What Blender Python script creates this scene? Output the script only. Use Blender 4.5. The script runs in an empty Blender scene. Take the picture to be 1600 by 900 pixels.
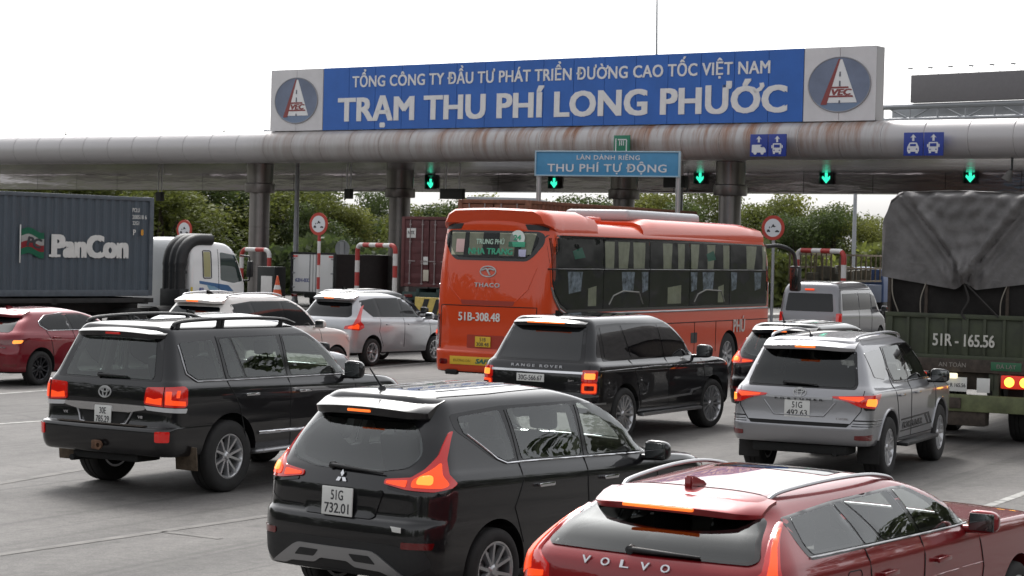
import bpy, bmesh, math, random
import mathutils
from mathutils import Vector, Matrix
from mathutils.bvhtree import BVHTree
from mathutils.geometry import delaunay_2d_cdt

SC = bpy.context.scene
COL = SC.collection
R = math.radians
random.seed(7)

# ------------------------------------------------------------------ camera
CAM_H, CAM_F, CAM_PITCH, CAM_ROLL = 2.82, 3200.0, math.atan(63 / 3200.0), R(1.42)
cam_data = bpy.data.cameras.new('camera')
cam = bpy.data.objects.new('camera', cam_data)
COL.objects.link(cam)
cam_data.sensor_width = 36.0
cam_data.lens = 36.0 * CAM_F / 1600.0
cam_data.clip_start, cam_data.clip_end = 0.1, 6000.0
cam.matrix_world = (Matrix.Translation((0, 0, CAM_H)) @ Matrix.Rotation(R(90) - CAM_PITCH, 4, 'X')
                    @ Matrix.Rotation(CAM_ROLL, 4, 'Z'))
SC.camera = cam
cam_data.dof.use_dof = True
cam_data.dof.focus_distance = 21.0
cam_data.dof.aperture_fstop = 9.0

# ------------------------------------------------------------------ sky, sun, exposure
SUN_EL, SUN_AZ = R(50), R(-12)          # azimuth from +Y towards +X
world = bpy.data.worlds.new('World')
SC.world = world
world.use_nodes = True
wn = world.node_tree
wn.nodes.clear()
w_out = wn.nodes.new('ShaderNodeOutputWorld')
w_bg = wn.nodes.new('ShaderNodeBackground')
w_sky = wn.nodes.new('ShaderNodeTexSky')
w_sky.sky_type = 'NISHITA'
w_sky.sun_disc = False
w_sky.sun_elevation = SUN_EL
w_sky.sun_rotation = SUN_AZ
w_sky.air_density, w_sky.dust_density, w_sky.ozone_density = 1.0, 4.0, 1.0
w_hsv = wn.nodes.new('ShaderNodeHueSaturation')
w_hsv.inputs['Saturation'].default_value = 0.12
w_hsv.inputs['Value'].default_value = 1.12
w_mix = wn.nodes.new('ShaderNodeMix')
w_mix.data_type = 'RGBA'
w_mix.inputs[0].default_value = 0.08
w_mix.inputs[7].default_value = (4.6, 4.65, 4.8, 1)     # the even white of a cloud layer
wn.links.new(w_sky.outputs[0], w_hsv.inputs['Color'])
wn.links.new(w_hsv.outputs[0], w_mix.inputs[6])
wn.links.new(w_mix.outputs[2], w_bg.inputs[0])
w_bg.inputs[1].default_value = 0.15
wn.links.new(w_bg.outputs[0], w_out.inputs[0])

sun_d = bpy.data.lights.new('sun', 'SUN')
sun_d.energy, sun_d.angle, sun_d.color = 1.2, R(14), (1.0, 0.97, 0.92)
sun = bpy.data.objects.new('sun', sun_d)
COL.objects.link(sun)
sd = Vector((math.sin(SUN_AZ) * math.cos(SUN_EL), math.cos(SUN_AZ) * math.cos(SUN_EL), math.sin(SUN_EL)))
sun.rotation_euler = sd.to_track_quat('Z', 'Y').to_euler()
sun.location = (0, 0, 60)

SC.view_settings.view_transform = 'Standard'
SC.view_settings.look = 'None'
SC.view_settings.gamma = 1.0
SC.view_settings.exposure = 0.75
SC.view_settings.use_curve_mapping = False
SC.cycles.max_bounces = 8
SC.cycles.use_denoising = True


def ray(u, v):
    """direction of the photograph's pixel, depth 1 along +Y"""
    x, y = u - 800.0, v - 450.0
    c, s = math.cos(-CAM_ROLL), math.sin(-CAM_ROLL)
    x, y = c * x - s * y, s * x + c * y
    d = Vector((x / CAM_F, 1.0, -y / CAM_F))
    cp, sp = math.cos(CAM_PITCH), math.sin(CAM_PITCH)
    d = Vector((d.x, d.y * cp + d.z * sp, -d.y * sp + d.z * cp))
    return d / d.y


def at(u, v, depth):
    return Vector((0, 0, CAM_H)) + ray(u, v) * depth


# ------------------------------------------------------------------ materials
MATS = {}


def nodes_of(m):
    nt = m.node_tree
    return nt, nt.nodes['Principled BSDF']


def mat(name, col, rough=0.5, metal=0.0, spec=0.5, coat=0.0, emit=None, estr=0.0, ior=None, var=0.0, vscale=6.0,
        rvar=0.0, bump=0.0, bscale=40.0, coat_rough=0.03):
    if name in MATS:
        return MATS[name]
    m = bpy.data.materials.new(name)
    m.use_nodes = True
    nt, b = nodes_of(m)
    b.inputs['Base Color'].default_value = (*col, 1)
    b.inputs['Roughness'].default_value = rough
    b.inputs['Metallic'].default_value = metal
    b.inputs['Specular IOR Level'].default_value = spec
    b.inputs['Coat Weight'].default_value = coat
    b.inputs['Coat Roughness'].default_value = coat_rough
    if ior:
        b.inputs['IOR'].default_value = ior
    if emit:
        b.inputs['Emission Color'].default_value = (*emit, 1)
        b.inputs['Emission Strength'].default_value = estr
    if var or rvar or bump:
        tc = nt.nodes.new('ShaderNodeTexCoord')
    if var or rvar:
        n = nt.nodes.new('ShaderNodeTexNoise')
        n.inputs['Scale'].default_value = vscale
        n.inputs['Detail'].default_value = 6
        n.inputs['Roughness'].default_value = 0.65
        nt.links.new(tc.outputs['Object'], n.inputs['Vector'])
        if var:
            mp = nt.nodes.new('ShaderNodeMapRange')
            mp.inputs[1].default_value, mp.inputs[2].default_value = 0.3, 0.7
            mp.inputs[3].default_value, mp.inputs[4].default_value = 1 - var, 1 + var
            mx = nt.nodes.new('ShaderNodeVectorMath')
            mx.operation = 'SCALE'
            mx.inputs[0].default_value = col
            nt.links.new(n.outputs['Fac'], mp.inputs[0])
            nt.links.new(mp.outputs[0], mx.inputs['Scale'])
            nt.links.new(mx.outputs[0], b.inputs['Base Color'])
        if rvar:
            mr = nt.nodes.new('ShaderNodeMapRange')
            mr.inputs[1].default_value, mr.inputs[2].default_value = 0.3, 0.75
            mr.inputs[3].default_value, mr.inputs[4].default_value = max(0.0, rough - rvar), rough + rvar
            nt.links.new(n.outputs['Fac'], mr.inputs[0])
            nt.links.new(mr.outputs[0], b.inputs['Roughness'])
    if bump:
        n2 = nt.nodes.new('ShaderNodeTexNoise')
        n2.inputs['Scale'].default_value = bscale
        n2.inputs['Detail'].default_value = 5
        nt.links.new(tc.outputs['Object'], n2.inputs['Vector'])
        bp = nt.nodes.new('ShaderNodeBump')
        bp.inputs['Strength'].default_value = bump
        bp.inputs['Distance'].default_value = 0.02
        nt.links.new(n2.outputs['Fac'], bp.inputs['Height'])
        nt.links.new(bp.outputs[0], b.inputs['Normal'])
    MATS[name] = m
    return m


def paint(name, col, metal=0.0, rough=0.4, coat=1.0, dust=0.10):
    """clear-coated car paint under a thin uneven film of road dust"""
    if name in MATS:
        return MATS[name]
    m = mat(name, col, rough, metal, 0.15, coat)
    nt, b = nodes_of(m)
    tc = nt.nodes.new('ShaderNodeTexCoord')
    sep = nt.nodes.new('ShaderNodeSeparateXYZ')
    nt.links.new(tc.outputs['Object'], sep.inputs[0])
    n = nt.nodes.new('ShaderNodeTexNoise')
    n.inputs['Scale'].default_value = 3.5
    n.inputs['Detail'].default_value = 7
    n.inputs['Roughness'].default_value = 0.7
    nt.links.new(tc.outputs['Object'], n.inputs['Vector'])
    low = nt.nodes.new('ShaderNodeMapRange')           # road dirt sits on the lower body
    low.inputs[1].default_value, low.inputs[2].default_value = 1.0, 0.3
    low.inputs[3].default_value, low.inputs[4].default_value = 0.12, 1.0
    nt.links.new(sep.outputs['Z'], low.inputs[0])
    mul = nt.nodes.new('ShaderNodeMath')
    mul.operation = 'MULTIPLY'
    nt.links.new(low.outputs[0], mul.inputs[0])
    nt.links.new(n.outputs['Fac'], mul.inputs[1])
    sc = nt.nodes.new('ShaderNodeMath')
    sc.operation = 'MULTIPLY'
    sc.inputs[1].default_value = dust * 1.6
    nt.links.new(mul.outputs[0], sc.inputs[0])
    mx = nt.nodes.new('ShaderNodeMix')
    mx.data_type = 'RGBA'
    mx.inputs[6].default_value = (*col, 1)
    mx.inputs[7].default_value = (0.20, 0.17, 0.14, 1)
    nt.links.new(sc.outputs[0], mx.inputs[0])
    nt.links.new(mx.outputs[2], b.inputs['Base Color'])
    cr = nt.nodes.new('ShaderNodeMapRange')
    cr.inputs[1].default_value, cr.inputs[2].default_value = 0.0, 0.25
    cr.inputs[3].default_value, cr.inputs[4].default_value = 0.02, 0.14
    nt.links.new(sc.outputs[0], cr.inputs[0])
    nt.links.new(cr.outputs[0], b.inputs['Coat Roughness'])
    return m


def glassy(name, col, ior=1.6, rough=0.01):
    return mat(name, col, rough, 0, 0.5, 0.0, ior=ior, var=0.15, vscale=2.0)


M_BLACK = paint('black_paint', (0.0055, 0.0055, 0.0070), 0.0, 0.30, 1.0, 0.03)
M_RED = paint('crystal_red_paint', (0.21, 0.008, 0.012), 0.35, 0.35, 1.0, 0.05)
M_WINE = paint('wine_red_paint', (0.17, 0.004, 0.013), 0.35, 0.33, 1.0, 0.05)
M_SILVER = paint('silver_paint', (0.30, 0.30, 0.315), 0.75, 0.36, 1.0, 0.06)
M_SILVER_L = paint('light_silver_paint', (0.44, 0.45, 0.47), 0.55, 0.36, 1.0, 0.06)
M_PEARL = paint('pearl_paint', (0.70, 0.665, 0.635), 0.05, 0.4, 1.0, 0.08)
M_WHITE = paint('white_paint', (0.72, 0.72, 0.72), 0.0, 0.4, 1.0, 0.08)
M_ORANGE = paint('orange_red_paint', (0.60, 0.058, 0.012), 0.0, 0.4, 0.8, 0.06)
M_DARKGREY = paint('dark_grey_paint', (0.02, 0.021, 0.024), 0.3, 0.35, 1.0, 0.07)
M_TRIM = mat('black_plastic', (0.012, 0.012, 0.013), 0.55, rvar=0.12, bump=0.05, bscale=400)
M_GLOSSBLK = mat('gloss_black_trim', (0.006, 0.006, 0.007), 0.08)
M_RUBBER = mat('tyre_rubber', (0.018, 0.017, 0.017), 0.85, var=0.25, vscale=9)
M_RIM = mat('alloy', (0.50, 0.50, 0.51), 0.30, 0.85, var=0.08)
M_RIMD = mat('dark_alloy', (0.045, 0.045, 0.05), 0.35, 0.7)
M_CHROME = mat('chrome', (0.62, 0.62, 0.64), 0.13, 1.0)
M_SATIN = mat('satin_metal', (0.36, 0.36, 0.37), 0.38, 0.9)
M_UNDER = mat('underbody', (0.010, 0.010, 0.010), 0.9)
def film(name, tint, trans, ior, fac):
    """tinted window: clear-through part coloured by the film, the rest dark and mirror-like"""
    m = mat(name, tint, .01, 0, .5, ior=ior)
    nt, b = nodes_of(m)
    gl = nt.nodes.new('ShaderNodeBsdfGlossy')
    gl.inputs['Roughness'].default_value = .012
    gl.inputs['Color'].default_value = (.95, .97, .97, 1)
    t = nt.nodes.new('ShaderNodeBsdfTransparent')
    t.inputs[0].default_value = (*trans, 1)
    f = nt.nodes.new('ShaderNodeFresnel')
    f.inputs[0].default_value = ior
    g = nt.nodes.new('ShaderNodeMath')
    g.operation = 'MULTIPLY_ADD'
    g.inputs[1].default_value = -1.0
    g.inputs[2].default_value = fac
    nt.links.new(f.outputs[0], g.inputs[0])
    ms = nt.nodes.new('ShaderNodeMixShader')
    nt.links.new(g.outputs[0], ms.inputs[0])
    nt.links.new(gl.outputs[0], ms.inputs[1])
    nt.links.new(t.outputs[0], ms.inputs[2])
    nt.links.new(ms.outputs[0], nt.nodes['Material Output'].inputs[0])
    return m


M_CABIN = mat('cabin_lining', (.20, .19, .175), .9)
M_SCREEN = film('windscreen_glass', (.01, .012, .012), (.88, .92, .91), 1.45, .985)
M_SEAT = mat('seat_cloth', (.05, .047, .045), .8)
M_FILM_GR = film('green_film_glass', (.012, .020, .018), (.72, .82, .78), 1.62, .985)
M_FILM_LT = film('silver_film_glass', (.014, .018, .018), (.80, .86, .86), 1.75, .985)
M_FILM_DK = film('dark_film_glass', (.006, .007, .008), (.24, .25, .26), 1.5, .985)
M_GLASS_DK = glassy('dark_tinted_glass', (0.006, 0.007, 0.008), 1.42)
M_GLASS_GR = glassy('green_tinted_glass', (0.012, 0.020, 0.018), 2.0)
M_GLASS_LT = glassy('film_tinted_glass', (0.014, 0.018, 0.018), 2.25)
M_LENS_RED = mat('red_lamp_lens', (0.35, 0.006, 0.006), 0.08, coat=1.0, emit=(1, 0.02, 0.01), estr=0.10)
M_LENS_DIM = mat('dark_red_lens', (0.12, 0.003, 0.004), 0.08, coat=1.0)
M_LENS_ON = mat('lit_lamp', (0.6, 0.08, 0.02), 0.2, emit=(1.0, 0.065, 0.010), estr=0.46)
M_LENS_HOT = mat('lit_lamp_core', (0.8, 0.3, 0.05), 0.2, emit=(1.0, 0.24, 0.03), estr=0.90)
M_LENS_AMB = mat('lit_brake_bar', (0.7, 0.2, 0.04), 0.2, emit=(1.0, 0.15, 0.02), estr=0.70)
M_LENS_CLR = mat('clear_lens', (0.55, 0.55, 0.56), 0.08, coat=1.0)
M_SILV = mat('silver_lettering', (0.50, 0.50, 0.50), 0.35, 0.35)
M_PLATE = mat('plate_white', (0.62, 0.62, 0.60), 0.45, var=0.05)
M_PLATE_Y = mat('plate_yellow', (0.65, 0.42, 0.03), 0.5)
M_INK = mat('plate_ink', (0.03, 0.03, 0.035), 0.6)


# ------------------------------------------------------------------ scene graph helpers
def tag(o, label=None, cat=None, group=None, kind=None):
    if label:
        o['label'] = label
    if cat:
        o['category'] = cat
    if group:
        o['group'] = group
    if kind:
        o['kind'] = kind
    return o


def empty(name, loc=(0, 0, 0), rz=0.0, parent=None):
    o = bpy.data.objects.new(name, None)
    COL.objects.link(o)
    o.location = loc
    o.rotation_euler = (0, 0, rz)
    o.empty_display_size = 0.2
    if parent:
        o.parent = parent
    return o


def link(name, me, m, parent=None, smooth=None):
    if m is not None:
        for x in (m if isinstance(m, (list, tuple)) else [m]):
            me.materials.append(x)
    if smooth is not None:
        me.shade_smooth()
        me.set_sharp_from_angle(angle=R(smooth))
    o = bpy.data.objects.new(name, me)
    COL.objects.link(o)
    if parent:
        o.parent = parent
    return o


def from_bm(name, bm, m, parent=None, smooth=35):
    bmesh.ops.recalc_face_normals(bm, faces=bm.faces)
    me = bpy.data.meshes.new(name)
    bm.to_mesh(me)
    bm.free()
    return link(name, me, m, parent, smooth)


def copy_tree(o, parent=None):
    c = o.copy()
    COL.objects.link(c)
    c.parent = parent
    for ch in list(o.children):
        copy_tree(ch, c)
    return c


def box(bm, c, s, bev=0.0, rot=None, mi=0, seg=2):
    """axis aligned box with centre c and full size s, optionally bevelled / rotated"""
    r = bmesh.ops.create_cube(bm, size=1.0)
    vs = r['verts']
    for v in vs:
        v.co = Vector((v.co.x * s[0], v.co.y * s[1], v.co.z * s[2]))
    fs = list({f for v in vs for f in v.link_faces})
    if bev > 0:
        es = list({e for v in vs for e in v.link_edges})
        rr = bmesh.ops.bevel(bm, geom=es, offset=bev, segments=seg, affect='EDGES', profile=0.6)
        vs = list({v for f in rr['faces'] for v in f.verts} | {v for v in vs if v.is_valid})
        fs = list({f for v in vs for f in v.link_faces})
    M = Matrix.Translation(c)
    if rot is not None:
        M = M @ rot
    for v in vs:
        v.co = M @ v.co
    for f in fs:
        f.material_index = mi
    return vs


def tube(bm, pts, rad, n=8, mi=0, cap=True, flat=1.0):
    """swept tube along points; rad a number or list"""
    pts = [Vector(p) for p in pts]
    if not isinstance(rad, (list, tuple)):
        rad = [rad] * len(pts)
    rings = []
    up = Vector((0, 0, 1))
    prev = None
    for i, p in enumerate(pts):
        a = pts[max(i - 1, 0)]
        b = pts[min(i + 1, len(pts) - 1)]
        t = (b - a).normalized()
        if prev is None:
            x = t.cross(up)
            if x.length < 1e-3:
                x = t.cross(Vector((1, 0, 0)))
        else:
            x = prev - t * prev.dot(t)
        x.normalize()
        prev = x
        y = t.cross(x).normalized()
        ring = []
        for k in range(n):
            an = 2 * math.pi * k / n
            ring.append(bm.verts.new(p + x * math.cos(an) * rad[i] + y * math.sin(an) * rad[i] * flat))
        rings.append(ring)
    for i in range(len(rings) - 1):
        for k in range(n):
            f = bm.faces.new((rings[i][k], rings[i][(k + 1) % n], rings[i + 1][(k + 1) % n], rings[i + 1][k]))
            f.material_index = mi
    if cap:
        bm.faces.new(rings[0][::-1]).material_index = mi
        bm.faces.new(rings[-1]).material_index = mi


def lathe(bm, prof, n=32, axis='Z', M=None, mi=0, closed=False):
    """prof: list of (r, h) revolved round the axis"""
    rings = []
    for (r, h) in prof:
        ring = []
        for k in range(n):
            a = 2 * math.pi * k / n
            if axis == 'Z':
                co = Vector((r * math.cos(a), r * math.sin(a), h))
            else:
                co = Vector((r * math.cos(a), h, r * math.sin(a)))
            ring.append(bm.verts.new(M @ co if M else co))
        rings.append(ring)
    m = len(rings)
    for i in range(m if closed else m - 1):
        a, b = rings[i], rings[(i + 1) % m]
        for k in range(n):
            bm.faces.new((a[k], a[(k + 1) % n], b[(k + 1) % n], b[k])).material_index = mi
    if not closed:
        for ring, (r, h) in ((rings[0], prof[0]), (rings[-1], prof[-1])):
            if r > 1e-4:
                bm.faces.new(ring).material_index = mi


def prism(bm, poly, d0, d1, plane='xz', mi=0):
    """polygon extruded: plane 'xz' along y, 'yz' along x, 'xy' along z"""
    def co(p, d):
        if plane == 'xz':
            return Vector((p[0], d, p[1]))
        if plane == 'yz':
            return Vector((d, p[0], p[1]))
        return Vector((p[0], p[1], d))
    a = [bm.verts.new(co(p, d0)) for p in poly]
    b = [bm.verts.new(co(p, d1)) for p in poly]
    n = len(poly)
    fs = [bm.faces.new(a), bm.faces.new(b[::-1])]
    for i in range(n):
        fs.append(bm.faces.new((a[i], b[i], b[(i + 1) % n], a[(i + 1) % n])))
    for f in fs:
        f.material_index = mi
    return a + b


def rbox(name, c, s, bev, m, parent, rot=None, smooth=40):
    bm = bmesh.new()
    box(bm, c, s, bev, rot)
    return from_bm(name, bm, m, parent, smooth)


BODIES = []

# text -> mesh, in the XY plane, centred, scaled to the given width and height
_txt_cache = {}


def text_extent(s, spacing):
    cu = bpy.data.curves.new('lettering', 'FONT')
    cu.body = s
    cu.size = 1.0
    cu.space_character = spacing
    o = bpy.data.objects.new('lettering', cu)
    COL.objects.link(o)
    bpy.context.view_layer.update()
    x = max(c[0] for c in o.bound_box)
    bpy.data.objects.remove(o)
    bpy.data.curves.remove(cu)
    return x


def text_mesh(s, w, h, bold=0.0, ext=0.0, spacing=1.0, shear=0.0):
    HORN = {'Ơ': 'O', 'Ớ': 'Ó', 'Ờ': 'Ò'}
    horns = []
    for i, ch in enumerate(s):          # the horned O is built from O and a hook
        if ch in HORN:
            s = s[:i] + HORN[ch] + s[i + 1:]
            horns.append(text_extent(s[:i] + 'O', spacing))
    cu = bpy.data.curves.new('lettering', 'FONT')
    cu.body = s
    cu.size = 1.0
    cu.extrude = 0.0
    cu.space_character = spacing
    cu.shear = shear
    cu.resolution_u = 3
    cu.align_x = 'LEFT'
    o = bpy.data.objects.new('lettering', cu)
    COL.objects.link(o)
    dg = bpy.context.evaluated_depsgraph_get()
    me = bpy.data.meshes.new_from_object(o.evaluated_get(dg))
    bpy.data.objects.remove(o)
    bpy.data.curves.remove(cu)
    bm = bmesh.new()
    bm.from_mesh(me)
    bpy.data.meshes.remove(me)
    if bold > 0.004:                     # heavier strokes: the same glyphs laid over each other, a hair apart in depth
        base = [v.co.copy() for v in bm.verts]
        src = bm.faces[:]
        fl = [[v.index for v in f.verts] for f in src]
        for q, (dx, dy) in enumerate(((1, .55), (-1, .55), (1, -.55), (-1, -.55), (1, 0), (-1, 0))):
            nv = [bm.verts.new(c + Vector((dx * bold * 1.3, dy * bold * 1.3, 0))) for c in base]
            for v in nv:
                v.co.z = (q + 1)
            for f in fl:
                bm.faces.new([nv[i] for i in f])
    for xm in horns:
        bm.faces.new([bm.verts.new((xm + a, b, 0)) for a, b in ((-.19, .60), (-.06, .62), (.02, .68), (.0, .77), (.11, .78), (.14, .69), (.06, .57), (-.10, .50))])
    zl = {v: v.co.z for v in bm.verts}
    xs = [v.co.x for v in bm.verts]
    ys = [v.co.y for v in bm.verts]
    x0, x1, y0, y1 = min(xs), max(xs), min(ys), max(ys)
    # height refers to the cap height (0.0 .. 0.727 em) so accents may stand above and below
    cap = 0.727
    sx = w / (x1 - x0)
    sy = h / cap if h else sx
    for v in bm.verts:
        v.co.x = (v.co.x - (x0 + x1) / 2) * sx
        v.co.y = (v.co.y - cap / 2) * sy
        v.co.z = -zl[v] * min(.0012, ext * .12)
    if ext > 0:
        r = bmesh.ops.extrude_face_region(bm, geom=bm.faces[:])
        for g in r['geom']:
            if isinstance(g, bmesh.types.BMVert):
                g.co.z += ext
    return bm


def basis(xdir, zdir, loc):
    """matrix that takes text X -> xdir, text Z (towards the reader) -> zdir"""
    x = Vector(xdir).normalized()
    z = Vector(zdir).normalized()
    y = z.cross(x).normalized()
    z = x.cross(y)
    M = Matrix((x, y, z)).transposed().to_4x4()
    return Matrix.Translation(loc) @ M


def text(name, s, w, h, M, m, parent, bold=0.02, ext=0.004, spacing=1.0, shear=0.0):
    bm = text_mesh(s, w, h, bold, ext, spacing, shear)
    bm.transform(M)
    return from_bm(name, bm, m, parent, None)


def rear_M(y, x, z, tilt=0.0):
    """lettering read from behind the vehicle; tilt leans its top forward"""
    n = Vector((-math.cos(tilt), 0, math.sin(tilt)))
    return basis((0, -1, 0), n, (x, y, z))


def right_M(x, y, z, tilt=0.0):
    n = Vector((0, -math.cos(tilt), math.sin(tilt)))
    return basis((1, 0, 0), n, (x, y, z))


# ------------------------------------------------------------------ 2D polygons
def rpoly(pts, r=0.03, n=4):
    """polygon with rounded corners; r a number or one per corner"""
    out = []
    m = len(pts)
    if not isinstance(r, (list, tuple)):
        r = [r] * m
    for i in range(m):
        p = Vector(pts[i])
        a = Vector(pts[i - 1])
        b = Vector(pts[(i + 1) % m])
        da, db = (a - p), (b - p)
        rr = min(r[i], da.length * 0.45, db.length * 0.45)
        if rr < 1e-4:
            out.append(p)
            continue
        p0 = p + da.normalized() * rr
        p1 = p + db.normalized() * rr
        for k in range(n + 1):
            t = k / n
            out.append((1 - t) ** 2 * p0 + 2 * t * (1 - t) * p + t * t * p1)
    return [(q[0], q[1]) for q in out]


def in_poly(P, q):
    c = False
    j = len(P) - 1
    for i in range(len(P)):
        if (P[i][1] > q[1]) != (P[j][1] > q[1]):
            if q[0] < (P[j][0] - P[i][0]) * (q[1] - P[i][1]) / (P[j][1] - P[i][1]) + P[i][0]:
                c = not c
        j = i
    return c


def fill2d_holes(poly, holes, step):
    loops = []
    for lp in [poly] + holes:
        Q = []
        for i in range(len(lp)):
            a, b = Vector(lp[i]), Vector(lp[(i + 1) % len(lp)])
            k = max(1, int((b - a).length / step))
            for j in range(k):
                q = a.lerp(b, j / k)
                if not Q or (q - Q[-1]).length > 1e-5:
                    Q.append(q)
        if (Q[0] - Q[-1]).length < 1e-5:
            Q.pop()
        loops.append(Q)
    V, E = [], []
    for Q in loops:
        o = len(V)
        V += Q
        E += [(o + i, o + (i + 1) % len(Q)) for i in range(len(Q))]
    vs, es, fs, *_ = delaunay_2d_cdt(V, E, [], 0, 1e-6)
    keep = []
    for f in fs:
        c = sum((vs[i] for i in f), Vector((0, 0))) / len(f)
        if in_poly(loops[0], c) and not any(in_poly(Q, c) for Q in loops[1:]):
            keep.append(f)
    return [Vector(v) for v in vs], keep, len(V)


def fill2d(poly, step):
    P = []
    m = len(poly)
    for i in range(m):
        a = Vector(poly[i])
        b = Vector(poly[(i + 1) % m])
        k = max(1, int((b - a).length / step))
        for j in range(k):
            q = a.lerp(b, j / k)
            if not P or (q - P[-1]).length > 1e-5:
                P.append(q)
    if (P[0] - P[-1]).length < 1e-5:
        P.pop()
    nb = len(P)
    xs = [p.x for p in P]
    ys = [p.y for p in P]
    inner = []

    def inside(q):
        c = False
        j = nb - 1
        for i in range(nb):
            if (P[i].y > q.y) != (P[j].y > q.y):
                if q.x < (P[j].x - P[i].x) * (q.y - P[i].y) / (P[j].y - P[i].y) + P[i].x:
                    c = not c
            j = i
        return c
    nx = int((max(xs) - min(xs)) / step)
    ny = int((max(ys) - min(ys)) / step)
    for i in range(1, nx + 1):
        for j in range(1, ny + 1):
            q = Vector((min(xs) + i * step * 0.999, min(ys) + j * step * 0.999))
            if inside(q) and min((q - p).length for p in P) > step * 0.45:
                inner.append(q)
    V = P + inner
    vs, es, fs, *_ = delaunay_2d_cdt(V, [(i, (i + 1) % nb) for i in range(nb)], [list(range(nb))], 1, 1e-6)
    return [Vector(v) for v in vs], fs, nb


# ------------------------------------------------------------------ car bodies
def pchip(xs, ys, q):
    """monotone cubic through (xs, ys)"""
    n = len(xs)
    h = [xs[i + 1] - xs[i] for i in range(n - 1)]
    d = [(ys[i + 1] - ys[i]) / h[i] for i in range(n - 1)]
    m = [0.0] * n
    m[0], m[-1] = d[0], d[-1]
    for i in range(1, n - 1):
        if d[i - 1] * d[i] > 0:
            w1, w2 = 2 * h[i] + h[i - 1], h[i] + 2 * h[i - 1]
            m[i] = (w1 + w2) / (w1 / d[i - 1] + w2 / d[i])
    out = []
    for x in q:
        i = 0
        while i < n - 2 and x > xs[i + 1]:
            i += 1
        t = (x - xs[i]) / h[i]
        out.append((2 * t ** 3 - 3 * t ** 2 + 1) * ys[i] + (t ** 3 - 2 * t ** 2 + t) * h[i] * m[i]
                   + (-2 * t ** 3 + 3 * t ** 2) * ys[i + 1] + (t ** 3 - t ** 2) * h[i] * m[i + 1])
    return out


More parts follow.
